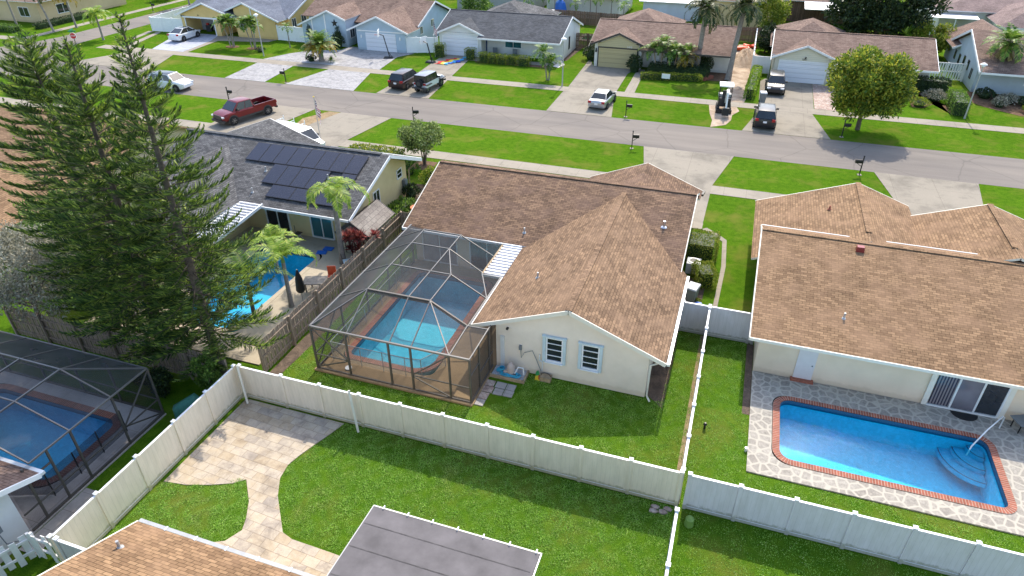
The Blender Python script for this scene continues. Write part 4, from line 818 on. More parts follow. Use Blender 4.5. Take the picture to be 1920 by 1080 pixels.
for k, (rr, zz) in enumerate(((1.75, -.85), (1.2, -.62), (.65, -.4))):
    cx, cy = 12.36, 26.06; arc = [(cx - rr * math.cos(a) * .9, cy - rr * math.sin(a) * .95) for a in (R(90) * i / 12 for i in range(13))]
    st.face([(cx, cy, zz)] + [(*p, zz) for p in arc], 'plaster_step_depth_tint')
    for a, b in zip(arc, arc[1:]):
        st.face([(*a, zz), (*b, zz), (*b, zz - .22), (*a, zz - .22)], 'plaster_step_depth_tint')
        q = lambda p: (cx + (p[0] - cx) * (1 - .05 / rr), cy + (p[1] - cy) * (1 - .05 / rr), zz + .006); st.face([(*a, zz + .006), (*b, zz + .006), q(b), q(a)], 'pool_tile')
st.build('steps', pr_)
pool('open blue pool behind the palms on the patio of the yellow house', -27.45, -23.4, 22.6, 30.9, (.6, .3, .3, .8), .3, .08, 1.1, 'plaster_blue', 'water_left', 1.8, copemat='deck_concrete')
pool('deep blue pool under the left corner screen cage', -31.2, -23.75, 11.55, 15.25, .6, .35, .085, 1.2, 'plaster_deep', 'water_left', 1.7)
pc = thing('pool_bench', 'brick-edged bench island in the caged corner pool', 'pool bench', (-30.1, 13.0, 0)); m_ = MB(); pts = [(-31.2, 12.2), (-30.0, 12.4), (-29.4, 12.9), (-29.5, 13.4), (-30.2, 13.8), (-31.2, 13.9)]
m_.slab([(*p, .02) for p in pts], .9, 'coping_brick'); m_.build('seat', pc); fl = tag(MB().rbox(-30.4, 13.35, .03, .13, 1.1, .5, .3, 'blue_toy').build('pool_float'), 'blue inflatable float lying on the brick pool bench', 'pool float')
gp = thing('swimming_pool', 'small green pool in the yard between the white and the tan house', 'pool', (-20.4, 95, 0)); MB().face([(-21.9, 93.8, .05), (-19.5, 93.6, .05), (-19.3, 95.4, .05), (-20.5, 96.3, .05), (-22, 96, .05)], 'water_far').build('water', gp); MB().face([(-22.4, 93.0, .03), (-17.9, 92.8, .03), (-17.9, 96.6, .03), (-22.4, 97, .03)], 'deck_concrete').build('deck', gp); MB().face([(-21.9, 93.8, .04), (-19.5, 93.6, .04), (-19.3, 95.4, .04), (-20.5, 96.3, .04), (-22, 96, .04)], 'green_plastic').build('basin', gp)

# ------------------------------------------------------------ main house
H = thing('house', 'cream house with the brown shingle roof beside the central screen cage', 'house', (-9.5, 33, 0)); rf = MB(); tr = MB(); B_ = 'shingle_brown'; sl = (4.42 - 2.5) / (37.8 - 31.95)
rf.slab([(-17.85, 31.95, 2.5), (-1.45, 31.95, 2.5), (-1.45, 37.8, 4.42), (-17.85, 37.8, 4.42)], .12, B_, 'white_paint'); rf.slab([(-1.45, 42.1, 2.62), (-17.85, 42.1, 2.62), (-17.85, 37.8, 4.422), (-1.45, 37.8, 4.422)], .12, B_, 'white_paint')
gable_y(rf, tr, 24.1, 37.35, -10.28, 2.42, -5.62, 4.2, -1.12, 2.35, 'shingle_wing', 'trim_cream', ye=31.9); gable_y(rf, tr, 38.0, 42.95, -8.9, 2.42, -5.1, 3.9, -1.35, 2.42, B_, 'trim_cream', ye=41.6, front=False)
rf.build('roof', H)
tr.beam((-17.87, 31.92, 2.42), (-10.35, 31.92, 2.42), .08, 'white_paint', .14)
for x in (-17.88, -1.42): rake_trim(tr, (x, 31.95, 2.5), (x, 37.8, 4.42), 'trim_cream')
tr.beam((-17.85, 37.8, 4.43), (-1.45, 37.8, 4.43), .3, B_, .02); tr.beam((-5.62, 24.1, 4.21), (-5.62, 37.2, 4.21), .3, 'shingle_wing', .02); tr.build('trim', H)
MB().beam((-1.02, 24.05, 2.3), (-1.02, 31.8, 2.3), .13, 'alum_white', .12).build('gutter', H); MB().beam((-10.36, 24.05, 2.36), (-10.36, 28.5, 2.36), .14, 'alum_white', .13).build('gutter', H); MB().beam((-1.22, 42.95, 2.38), (-1.3, 42.3, 2.38), .14, 'dark_trim').build('gutter', H)
MB().tube([(-1.1, 24.25, 2.25), (-1.35, 24.3, 2.2), (-1.78, 24.25, 1.95), (-1.78, 24.22, .2), (-1.6, 24.0, .06)], .045, 'trim_cream', 6).build('downspout', H)
w = MB(); w.prism([(-9.15, 0), (-1.88, 0), (-1.88, 2.5), (-5.62, 4.02), (-9.15, 2.7)], 'y', 24.3, 33.2, 'stucco_offwhite'); w.build('wall', H)
w = MB(); w.prism([(32.5, 0), (41.7, 0), (41.7, 2.6), (37.8, 4.2), (32.5, 2.46)], 'x', -17.35, -1.95, 'stucco_cream'); w.build('wall', H); MB().box(-8.4, -1.9, 41.6, 42.6, 0, 2.5, 'stucco_cream').build('garage_wall', H)
for x0, x1 in ((-6.66, -5.83), (-4.94, -4.11)):
    wd = window(H, x0, x1, 1.02, 2.4, 24.3, 'glass_dark', 'white_paint', mull=0, hm=3, d=.06)
    for a, b in ((x0 - .15, x0 - .01), (x1 + .01, x1 + .14)): MB().box(a, b, 24.2, 24.29, .96, 2.52, 'shutter_blue').build('shutter', wd)
    MB().box(x0 - .18, x1 + .17, 24.16, 24.29, 2.44, 2.5, 'shutter_blue').build('shutter_track', wd); MB().box(x0 - .02, x1 + .02, 24.14, 24.29, .95, 1.0, 'white_paint').build('sill', wd)
MB().box(-8.92, -8.72, 24.22, 24.29, .0, 1.95, 'alum_white').build('conduit', H); MB().box(-7.98, -7.84, 24.2, 24.29, 1.35, 1.6, 'plastic_grey').build('outlet_box', H)
MB().tube([(-7.9, 24.24, 1.4), (-7.85, 24.2, .9), (-7.7, 24.2, 1.25), (-7.3, 24.22, 1.45), (-7.1, 24.2, 1.0), (-6.95, 24.2, .6), (-6.85, 24.2, .35)], .018, 'plastic_grey', 5).build('cable', H); MB().tube([(-6.95, 24.25, 1.3), (-6.95, 24.2, 1.0), (-6.78, 24.2, .9), (-6.8, 24.2, .4)], .03, 'alum_white', 6).build('pipe', H)
MB().box(-8.6, -8.5, 24.15, 24.29, 2.42, 2.5, 'black_metal').build('camera_fixture', H)
for a, b, gl in ((-16.9, -14.6, 'glass_curtain'), (-13.8, -11.6, 'glass_dark')): window(H, a, b, .1, 2.1, 32.5, gl, 'alum_white')
window(H, 26.5, 28.2, .1, 2.1, -9.15, 'glass_dark', 'alum_white', 'x', -1)
vents(H, [(-10.52, 32.95, 2.83), (-8.17, 27.85, 3.22)]); vents(H, [(-2.87, 34.92, 3.47)], 'steel', .35, .08)
pt = thing('patio_roof', 'small white ribbed metal roof filling the corner between cage and main house', 'patio roof', (-10.9, 30.2, 0)); m_ = MB(); m_.box(-11.42, -10.3, 28.6, 31.95, 2.3, 2.34, 'roof_metal')
for k in range(11): y = 28.7 + k * .305; m_.box(-11.42, -10.3, y, y + .12, 2.34, 2.42, 'roof_metal')
m_.build('sheet', pt); MB().beam((-11.47, 28.55, 2.36), (-11.47, 31.95, 2.36), .1, 'timber', .16).build('beam', pt); MB().beam((-11.5, 28.52, 2.36), (-10.3, 28.52, 2.36), .07, 'alum_white', .12).build('beam', pt)

# ------------------------------------------------------------ screen cages
def frame(mb, pts, w, mat, h=None):
    for a, b in pts: mb.beam(a, b, w, mat, h)
flat('cage_top_sunlit', (.17, .16, .148), .32, .35, var=.08); flat('cage_post', (.10, .088, .075), .45, .2, var=.15)  # roof bars: same bronze metal, sun glint painted in as a lighter grey
cg = thing('screen_cage', 'bronze framed screen cage with a mansard top over the central pool', 'screen enclosure', (-13.4, 26.5, 0))
zr, zt = 2.58, 3.4; xl, xr_ = -17.4, -9.32; yf = 21.33
rows = [23.95, 26.45, 28.87, 30.5]; xa, xm_, xb = -15.67, -13.45, -12.32
f = MB(); p = MB()
tops = [((xl, yf, zr), (xr_, yf, zr)), ((xl, yf, zr), (xl, 32.2, zr))] + [((xa, rows[0], zt), (xb, rows[0], zt)), ((xa, rows[0], zt), (xa, rows[3] + .05, zt)), ((xm_, rows[0], zt), (xm_, rows[2], zt)), ((xb, rows[0], zt), (xb, rows[1], zt)), ((xb, rows[1], zt), (xm_, rows[2], zt)), ((xm_, rows[2], zt), (xm_, rows[3] + .05, zt)), ((xa, rows[1], zt), (xb, rows[1], zt)), ((xa, rows[2], zt), (xm_, rows[2], zt)), ((xa, rows[3], zt), (xm_, rows[3], zt))]
tops += [((xl, y, zr), (xa, y, zt)) for y in rows] + [((xl, yf, zr), (xa, rows[0], zt)), ((-15.44, yf, zr), (xa, rows[0], zt)), ((-13.24, yf, zr), (xm_, rows[0], zt)), ((-12.15, yf, zr), (xb, rows[0], zt)), ((-10.28, yf, zr), (xb, rows[0], zt))]
tops += [((xb, rows[0], zt), (-10.36, 23.8, 2.45)), ((xb, rows[1], zt), (-10.36, 26.3, 2.45)), ((xm_, rows[2], zt), (-11.5, 28.6, 2.45)), ((xm_, rows[3], zt), (-11.5, 30.4, 2.45)), ((-11.5, 28.6, 2.45), (-10.36, 26.3, 2.45)), ((-10.28, yf, zr), (-10.36, 23.7, 2.55)), ((-10.36, 23.7, 2.55), (xr_, 23.7, 2.58)), ((xr_, yf, zr), (xr_, 24.2, zr)), ((-10.36, 23.7, 2.5), (-10.36, 28.5, 2.46))]
frame(f, tops[:2], .08, 'cage_top_sunlit', .09); frame(f, tops[2:], .045, 'cage_top_sunlit', .065); f.beam((xa, rows[0], zt - .06), (xb, rows[0], zt - .06), .09, 'cage_post', .2); f.beam((xb, rows[0], zt - .05), (-10.36, 23.8, 2.4), .08, 'cage_post', .16); f.build('roof_frame', cg)
px_ = [xl, -15.55, -13.32, -12.2, -10.31, xr_]
for x in px_: p.beam((x, yf, .06), (x, yf, zr), .085, 'cage_post')
for y in (22.45, 23.75): p.beam((xr_, y, .06), (xr_, y, zr), .075, 'cage_post')
for y in rows + [32.1]: p.beam((xl, y, .06), (xl, y, zr), .075, 'cage_post')
p.beam((xl, yf, .1), (xr_, yf, .1), .07, 'cage_post', .08); p.beam((xl, yf, .1), (xl, 32.2, .1), .07, 'cage_post', .08); p.beam((xr_, yf, .1), (xr_, 24.2, .1), .07, 'cage_post', .08)
for a, b in (((xl, yf, .95), (-15.55, yf, .95)), ((-12.2, yf, .95), (xr_, yf, .95)), ((xl, yf, 2.5), (-15.6, yf, .98)), ((xl, yf, .15), (-15.6, yf, .9)), ((-12.2, yf, .98), (-10.35, yf, 2.5)), ((-12.2, yf, .9), (-10.35, yf, .15)), ((xl, yf, 2.5), (xl, 23.9, .15)), ((xl, 23.9, 2.5), (xl, yf, .15)), ((xl, yf, .95), (xl, 32.2, .95)), ((xr_, 22.5, .95), (xr_, 24.2, .95)), ((xr_, yf, 1.6), (xr_, 22.4, 1.6))): p.beam(a, b, .05, 'cage_post')
p.build('posts', cg)
sr = MB(); q = lambda *pp: sr.face(list(pp), 'screen_mesh')
ys = [yf] + rows + [32.0]
for a, b in zip(rows, rows[1:]): q((xl, a, zr), (xa, a, zt), (xa, b, zt), (xl, b, zr))
q((xl, yf, zr), (xa, rows[0], zt), (xl, rows[0], zr)); q((xl, rows[3], zr), (xa, rows[3], zt), (xl, 32.1, zr))
q((xl, yf, zr), (-12.15, yf, zr), (xb, rows[0], zt), (xa, rows[0], zt)); q((-12.15, yf, zr), (-10.28, yf, zr), (xb, rows[0], zt))
q((xa, rows[0], zt), (xb, rows[0], zt), (xb, rows[1], zt), (xa, rows[1], zt)); q((xa, rows[1], zt), (xb, rows[1], zt), (xm_, rows[2], zt), (xa, rows[2], zt)); q((xa, rows[2], zt), (xm_, rows[2], zt), (xm_, rows[3], zt), (xa, rows[3], zt))
q((xb, rows[0], zt), (-10.28, yf, zr), (-10.36, 23.8, 2.45)); q((xb, rows[0], zt), (-10.36, 23.8, 2.45), (-10.36, 26.3, 2.45), (xb, rows[1], zt)); q((xb, rows[1], zt), (-10.36, 26.3, 2.45), (-11.5, 28.6, 2.45), (xm_, rows[2], zt)); q((xm_, rows[2], zt), (-11.5, 28.6, 2.45), (-11.5, 30.4, 2.45), (xm_, rows[3], zt)); q((xm_, rows[3], zt), (-11.5, 30.4, 2.45), (-11.5, 31.9, 2.45)); q((-10.36, 26.3, 2.45), (-10.36, 28.5, 2.45), (-11.5, 28.6, 2.45))
q((-10.28, yf, zr), (xr_, yf, zr), (xr_, 23.7, zr), (-10.36, 23.7, zr)); sr.build('roof_screen', cg)
sw = MB(); sw.face([(xl, yf, .1), (xr_, yf, .1), (xr_, yf, zr), (xl, yf, zr)], 'screen_side'); sw.face([(xl, yf, .1), (xl, 32.2, .1), (xl, 32.2, zr), (xl, yf, zr)], 'screen_side'); sw.face([(xr_, yf, .1), (xr_, 24.25, .1), (xr_, 24.25, zr), (xr_, yf, zr)], 'screen_side'); sw.build('wall_screen', cg)
MB().box(xl - .1, xr_ + .1, 21.15, 21.3, .0, .09, 'deck_pebble').build('curb', cg)
pf = thing('pool_fence', 'low mesh child-safety fence around the caged central pool', 'pool fence', (-14.4, 27, 0)); a_ = [(-17.0, 30.8), (-17.0, 29), (-17.0, 27.2), (-17.0, 25.4), (-17.0, 23.6), (-17.0, 22.1), (-15.4, 22.1), (-14.2, 22.1), (-13.0, 22.1), (-12.2, 22.2), (-11.5, 23.4)]
n_ = MB()
for (x, y), (x2, y2) in zip(a_, a_[1:]): n_.face([(x, y, .1), (x2, y2, .1), (x2, y2, 1.2), (x, y, 1.2)], 'pool_net_light'); n_.beam((x, y, 1.2), (x2, y2, 1.2), .025, 'alum_grey')
n_.build('netting', pf)
for x, y in a_: MB().beam((x, y, .06), (x, y, 1.22), .03, 'alum_grey').build('post', pf)
tag(MB().tube([(-15.95, 21.75, .07), (-15.95, 21.75, .12)], .17, 'white_paint', 14).build('skimmer_lid'), 'round white skimmer lid on the deck inside the central cage', 'skimmer lid')

c2 = thing('screen_cage', 'screen cage over the deep blue pool at the left edge, shaded by the pines', 'screen enclosure', (-27, 13, 0)); f = MB(); p = MB(); s_ = MB()
XR, YB, YF, zr, zt = -22.22, 16.28, 9.65, 2.7, 3.5; hx = [-24.6, -26.75, -29.0]; hy = [14.4, 12.35, 10.6]
ln = [((XR, YB, zr), (-34, YB, zr)), ((XR, YB, zr), (XR, 10.6, zr)), ((XR, 14.35, zr), (hx[0], hy[0], zt)), ((XR, 12.35, zr), (hx[0], hy[1], zt)), ((hx[0], hy[0], zt), (-34, hy[0], zt)), ((hx[0], hy[0], zt), (hx[0], hy[2], zt)), ((hx[0], hy[1], zt), (-34, hy[1], zt)), ((XR, 10.6, zr), (hx[0], 10.6, zt)), ((XR, YB, zr), (hx[0], hy[0], zt)), ((-24.6, YB, zr), (hx[0], hy[0], zt)), ((-26.8, YB, zr), (-26.8, hy[0], zt)), ((-26.8, hy[0], zt), (-26.8, hy[2], zt)), ((-29.1, YB, zr), (-29.1, hy[0], zt)), ((-29.1, hy[0], zt), (-29.1, hy[2], zt)), ((-31.5, YB, zr), (-31.5, hy[0], zt))]
frame(f, ln, .05, 'cage_top_sunlit', .07); f.build('roof_frame', c2)
for x, y in ((XR, YB), (XR, 14.35), (XR, 12.35), (XR, 11.3), (XR, 10.3), (-24.6, YB), (-26.8, YB), (-29.1, YB), (-31.5, YB)): p.beam((x, y, .06), (x, y, zr), .075, 'cage_post')
p.beam((XR, YB, .12), (XR, YF, .12), .07, 'cage_post', .1); p.beam((XR, YB, .12), (-34, YB, .12), .07, 'cage_post', .1); p.beam((XR, 10.3, 2.1), (XR, 11.3, 2.1), .06, 'cage_post'); p.beam((XR, YB, .15), (XR, 14.4, 1.0), .05, 'cage_post'); p.beam((XR, 14.4, 1.0), (XR, YB, 2.6), .05, 'cage_post'); p.beam((XR, YB, .95), (-34, YB, .95), .05, 'cage_post'); p.beam((XR, YB, .95), (XR, YF, .95), .05, 'cage_post'); p.build('posts', c2)
for fc in ([(XR, YB, zr), (-34, YB, zr), (-34, hy[0], zt), (hx[0], hy[0], zt)], [(XR, YB, zr), (hx[0], hy[0], zt), (hx[0], 10.6, zt), (XR, 10.6, zr)], [(hx[0], hy[0], zt), (-34, hy[0], zt), (-34, 10.6, zt), (hx[0], 10.6, zt)]): s_.face(fc, 'screen_mesh')
s_.build('roof_screen', c2); s_ = MB(); s_.face([(XR, YB, .1), (-34, YB, .1), (-34, YB, zr), (XR, YB, zr)], 'screen_side'); s_.face([(XR, YB, .1), (XR, YF, .1), (XR, YF, zr), (XR, YB, zr)], 'screen_side'); s_.build('wall_screen', c2)
pf = thing('pool_fence', 'dark navy mesh safety fence around the corner pool', 'pool fence', (-23, 13, 0)); a_ = [(-24.8, 10.5), (-22.9, 11.2), (-22.85, 12.4), (-22.9, 13.6), (-22.95, 14.9)]; n_ = MB()
for (x, y), (x2, y2) in zip(a_, a_[1:]): n_.face([(x, y, .1), (x2, y2, .1), (x2, y2, 1.25), (x, y, 1.25)], 'pool_net')
n_.build('netting', pf)
for x, y in a_: MB().beam((x, y, .06), (x, y, 1.27), .04, 'black_metal').build('post', pf)

# ------------------------------------------------------------ right neighbour
H = thing('house', 'cream house with the wide tan shingle roof behind the bright blue pool', 'house', (11, 34, 0)); rf = MB(); tr = MB(); T_ = 'shingle_tan'
rf.slab([(2.3, 27.25, 2.38), (21.5, 27.25, 2.38), (21.5, 34.85, 4.25), (2.3, 34.85, 4.25)], .12, T_, 'trim_cream'); rf.slab([(21.5, 35.85, 3.96), (2.3, 35.85, 3.96), (2.3, 34.85, 4.252), (21.5, 34.85, 4.252)], .1, T_, 'white_paint')
gable_y(rf, tr, 34.95, 42.75, 2.05, 2.3, 7.65, 4.3, 10.72, 3.2, T_, 'trim_cream', front=False); gable_y(rf, tr, 34.95, 41.3, 10.3, 3.1, 14.3, 4.52, 18.8, 2.92, T_, 'trim_cream', front=False)
rf.build('roof', H); tr.beam((2.28, 27.22, 2.3), (21.5, 27.22, 2.3), .06, 'trim_cream', .15); tr.beam((2.3, 35.88, 3.9), (21.5, 35.88, 3.9), .05, 'white_paint', .16)
rake_trim(tr, (2.27, 27.25, 2.38), (2.27, 34.85, 4.25), 'trim_cream'); rake_trim(tr, (2.27, 35.85, 3.96), (2.27, 34.85, 4.25), 'trim_cream'); tr.beam((7.65, 36, 4.33), (7.65, 42.75, 4.33), .3, T_, .02); tr.beam((14.3, 36, 4.55), (14.3, 41.3, 4.55), .3, T_, .02); tr.beam((2.3, 34.85, 4.26), (21.5, 34.85, 4.26), .3, T_, .02); tr.build('trim', H)
MB().prism([(27.85, 0), (41.2, 0), (41.2, 2.3), (35.8, 2.6), (34.85, 4.0), (27.85, 2.36)], 'x', 2.8, 20.5, 'stucco_cream').build('wall', H)
door(H, 4.6, 5.42, 1.95, 27.85, 'door_white', z0=.16); MB().box(4.5, 5.52, 27.6, 27.84, .06, .16, 'brick_red').build('doorstep', H)
sd = MB(); sd.box(10.12, 10.34, 27.74, 27.84, .08, 2.2, 'trim_cream').box(13.12, 13.36, 27.74, 27.84, .08, 2.2, 'trim_cream').box(10.34, 13.12, 27.72, 27.84, .08, .17, 'alum_white').box(10.34, 13.12, 27.74, 27.84, 2.1, 2.2, 'alum_white'); sd = sd.build('sliding_door', H)
for i, (a, b, gl) in enumerate(((10.38, 11.2, 'blinds'), (11.28, 12.15, 'glass_curtain'), (12.2, 13.08, 'glass_dark'))): MB().box(a, b, 27.76 - .02 * (i == 1), 27.8, .2, 2.1, gl).build('pane', sd); MB().box(b - .01, b + .07, 27.72, 27.82, .17, 2.1, 'alum_white').build('mullion', sd)
vents(H, [(6.31, 29.38, 2.89)]); MB().rbox(7.1, 34.2, 4.0, 4.32, .42, .34, 0, 'car_red', .8).rbox(7.1, 34.2, 3.95, 4.02, .7, .6, 0, 'dark_trim').build('roof_exhaust', H); vents(H, [(6.0, 39.6, 3.75)], 'brick_red', .2)
MB().box(2.68, 2.79, 36.3, 37.0, .2, .75, 'ac_grey').build('meter_box', H); MB().box(2.62, 2.8, 31.2, 31.5, .5, 2.0, 'alum_white').build('conduit', H)
# ------------------------------------------------------------ left neighbour with solar panels
H = thing('house', 'pale yellow house with a grey shingle roof carrying solar panels', 'house', (-29.5, 37, 0)); rf = MB(); tr = MB(); G_ = 'shingle_grey'; sl = 2 / 5.8
rf.slab([(-37.8, 31.7, 2.5), (-21.38, 31.7, 2.5), (-21.38, 37.5, 4.5), (-37.8, 37.5, 4.5)], .12, G_); rf.slab([(-21.38, 42.05, 2.55), (-37.8, 42.05, 2.55), (-37.8, 37.5, 4.502), (-21.38, 37.5, 4.502)], .12, G_, 'white_paint')
gable_y(rf, tg0 := MB(), 24.2, 36.9, -37.9, 2.5, -33.6, 4.2, -29.45, 2.5, G_, 'white_paint', ye=31.7); rake_boards(H, 24.17, [(-37.9, 2.5), (-33.6, 4.2), (-29.45, 2.5)]); tg = MB(); gable_y(rf, tg, 38.2, 42.75, -38.9, 2.4, -34.6, 3.95, -30.3, 2.4, G_, 'white_paint', ye=41.8, front=False); rf.build('roof', H); rake_boards(H, 42.78, [(-38.9, 2.4), (-34.6, 3.95), (-30.3, 2.4)])
tr.beam((-29.4, 31.66, 2.42), (-21.4, 31.66, 2.42), .06, 'white_paint', .16); tr.beam((-37.8, 37.5, 4.52), (-22, 37.5, 4.52), .3, 'shingle_slate', .06)
for y, z in ((31.7, 2.5), (42.05, 2.55)): rake_trim(tr, (-21.35, y, z), (-21.35, 37.5, 4.5), 'white_paint')
tr.build('trim', H); MB().beam((-21.4, 42.12, 2.5), (-29, 42.12, 2.5), .12, 'alum_grey').build('gutter', H)
MB().prism([(33.0, 0), (41.4, 0), (41.4, 2.5), (37.5, 4.28), (33.0, 2.7)], 'x', -37.3, -22.38, 'stucco_yellow').build('wall', H); MB().prism([(-37.3, 0), (-30.1, 0), (-30.1, 2.5), (-33.6, 4.0), (-37.3, 2.5)], 'y', 24.6, 34, 'stucco_yellow').build('wall', H)
for a, b, g_ in ((-28.55, -26.75, 'glass_dark'), (-25.15, -23.45, 'glass_teal')): window(H, a, b, .1, 2.2, 33.0, g_, 'white_paint', fw=.09, d=.08, name='sliding_door')
window(H, 36.4, 37.3, .9, 2.1, -22.38, 'glass_dark', 'white_paint', 'x', 1); window(H, 39.9, 40.7, 1.6, 2.3, -22.38, 'glass_dark', 'white_paint', 'x', 1, mull=0, hm=1)
MB().tube([(-21.5, 42.0, 2.4), (-21.9, 41.7, 2.1), (-22.2, 41.5, 1.8), (-22.25, 41.45, .1)], .06, 'timber', 6).build('downspout', H); MB().box(-22.36, -22.1, 40.6, 41.0, .5, 1.3, 'plastic_grey').build('meter_box', H); vents(H, [(-29.22, 34.66, 3.52), (-24.5, 34.74, 3.55), (-29.0, 32.71, 2.85)])
mo = thing('wall_ornament', 'round gilt sun ornament on the yellow wall between the patio doors', 'ornament', (-25.9, 32.95, 1.75)); MB().tube([(0, -.02, 0), (0, -.07, 0)], .24, 'yellow', 16).build('disc', mo, world=False); MB().tube([(0, -.07, 0), (0, -.1, 0)], .12, 'dark_trim', 12).build('face', mo, world=False)
zf = lambda y: 2.5 + sl * (y - 31.7)
def panel(x0, x1, y0, y1, lab):
    o = .13; t = thing('solar_panel', lab, 'solar panel', ((x0 + x1) / 2, (y0 + y1) / 2, 0), 0, 'solar panels on the grey roof'); g = .008; c = [(x0 + g, y0 + g), (x1 - g, y0 + g), (x1 - g, y1 - g), (x0 + g, y1 - g)]
    MB().slab([(x, y, zf(y) + o) for x, y in c], .05, 'solar_frame').build('frame', t); e = .035; MB().slab([(x + (e if i in (0, 3) else -e), y + (e if i < 2 else -e), zf(y + (e if i < 2 else -e)) + o + .006) for i, (x, y) in enumerate(c)], .01, 'solar_cell').build('cells', t); return t
for k in range(8): panel(-31.28 + 1.085 * k, -30.2 + 1.085 * k, 35.27, 37.0, 'black solar panel, %s from the left in the top row on the grey roof' % ['first', 'second', 'third', 'fourth', 'fifth', 'sixth', 'seventh', 'eighth'][k])
for k in range(4): panel(-28.85 + 1.085 * k, -27.77 + 1.085 * k, 33.5, 35.23, 'black solar panel, %s from the left in the middle row on the grey roof' % ['first', 'second', 'third', 'fourth'][k])
panel(-23.65, -22.57, 33.5, 35.23, 'lone upright solar panel at the right end of the middle row on the grey roof')
for k in range(3): panel(-27.85 + 1.78 * k, -26.07 + 1.78 * k, 32.4, 33.45, 'sideways solar panel, %s from the left in the bottom row on the grey roof' % ['first', 'second', 'third'][k])
pt = thing('patio_roof', 'white ribbed metal patio roof tilting off the yellow house', 'patio roof', (-28.5, 30, 0)); m_ = MB()
m_.slab([(-29.3, 27.0, 2.3), (-27.5, 27.0, 2.3), (-27.7, 31.7, 2.5), (-29.4, 31.9, 2.5)], .04, 'roof_metal')
for k in range(15): y = 27.15 + k * .32; m_.box(-29.3, -27.6, y, y + .1, 2.32 + (y - 27) * .043, 2.4 + (y - 27) * .043, 'roof_metal')
m_.build('sheet', pt); MB().beam((-27.5, 27.0, 2.35), (-27.65, 31.8, 2.55), .1, 'alum_white', .18).build('beam', pt)
for x, y in ((-27.6, 27.1), (-29.2, 27.1)): MB().beam((x, y, .06), (x, y, 2.3), .12, 'dark_trim').build('post', pt)
sh = thing('garden_shed', 'small taupe plastic shed with a shingle roof beside the wooden fence', 'shed', (-21.35, 33.4, 0)); MB().prism([(-22.25, 0), (-20.3, 0), (-20.3, 1.6), (-21.3, 2.25), (-22.25, 1.6)], 'y', 31.9, 34.9, 'stucco_pale').build('wall', sh)
r_ = MB(); gable_y(r_, r_, 31.7, 35.1, -22.45, 1.55, -21.3, 2.4, -20.1, 1.55, 'shingle_shed', 'dark_trim', back=True); r_.build('roof', sh); MB().box(-22.0, -20.6, 31.84, 31.9, .05, 1.5, 'dark_trim').build('door_frame', sh)
for x in (-21.9, -21.25): d_ = MB().box(x, x + .56, 31.8, 31.84, .1, 1.42, 'stucco_pale').build('door', sh); MB().box(x + .1, x + .46, 31.77, 31.8, 1.0, 1.3, 'white_paint').build('window', d_)
# ------------------------------------------------------------ other near houses
H = thing('house', 'brown-roofed house past the pines at the far left', 'house', (-49, 33, 0)); rf = MB(); tr = MB(); B_ = 'shingle_tan'
rf.slab([(-57.5, 31.95, 2.5), (-41.0, 31.95, 2.5), (-41.0, 37.8, 4.42), (-57.5, 37.8, 4.42)], .12, B_); rf.slab([(-41.0, 42.1, 2.62), (-57.5, 42.1, 2.62), (-57.5, 37.8, 4.422), (-41.0, 37.8, 4.422)], .12, B_)
gable_y(rf, tr, 24.1, 37.35, -49.9, 2.42, -45.2, 4.2, -40.7, 2.35, B_, 'trim_cream', ye=31.9); rf.build('roof', H); rake_boards(H, 24.07, [(-49.9, 2.42), (-45.2, 4.2), (-40.7, 2.35)], 'trim_cream'); MB().prism([(32.5, 0), (41.7, 0), (41.7, 2.6), (37.8, 4.2), (32.5, 2.46)], 'x', -57, -41.6, 'stucco_cream').prism([(-48.8, 0), (-41.5, 0), (-41.5, 2.4), (-45.2, 4.0), (-48.8, 2.5)], 'y', 24.3, 33.2, 'stucco_cream').build('wall', H)
H = thing('house', 'house in the bottom left corner with a brown roof and grey gutter', 'house', (-9, 4, 0)); s_ = .44
MB().slab([(-16.7, 9.95, 2.5), (-16.7, 4.2, 2.5 + s_ * 5.75), (1, 4.2, 2.5 + s_ * 5.75), (1, 9.95, 2.5)][::-1], .12, 'shingle_tan', 'trim_cream').slab([(-16.7, -1.5, 2.5), (1, -1.5, 2.5), (1, 4.2, 5.03), (-16.7, 4.2, 5.03)], .12, 'shingle_tan', 'trim_cream').build('roof', H)
MB().prism([(-1, 0), (9.3, 0), (9.3, 2.5), (4.2, 4.7), (-1, 2.5)], 'x', -16.2, .5, 'stucco_cream').build('wall', H); g_ = MB().beam((-16.7, 10.03, 2.44), (-9.5, 10.03, 2.44), .13, 'alum_grey', .11)
for k in range(6): x = -15.6 + k * 1.2; g_.box(x, x + .05, 9.93, 10.1, 2.48, 2.53, 'alum_white')
g_.build('gutter', H); t_ = MB(); rake_trim(t_, (-16.73, 9.95, 2.5), (-16.73, 4.2, 5.03), 'trim_cream'); t_.build('trim', H); vents(H, [(-16.0, 8.7, 3.05)])
FR = thing('patio_roof', 'flat grey membrane patio roof at the bottom edge of the picture', 'patio roof', (-6.5, 11, 0)); m_ = MB(); m_.slab([(-9.45, 9.0, 2.8), (-3.6, 9.0, 2.8), (-3.55, 12.95, 2.6), (-9.45, 12.95, 2.6)], .12, 'membrane', 'alum_grey')
for y in (10.15, 11.25, 12.2): m_.slab([(-9.4, y, 2.6 + (12.95 - y) * .0506 + .006), (-3.65, y, 2.6 + (12.95 - y) * .0506 + .006), (-3.65, y + .035, 2.6 + (12.95 - y) * .0506 + .005), (-9.4, y + .035, 2.6 + (12.95 - y) * .0506 + .005)], .005, 'membrane_seam')
m_.build('sheet', FR); g_ = MB().beam((-9.45, 12.98, 2.57), (-3.5, 12.98, 2.57), .05, 'trim_cream', .08)
for k in range(7): x = -9.1 + k * .9; g_.box(x, x + .04, 12.92, 13.06, 2.6, 2.66, 'alum_white')
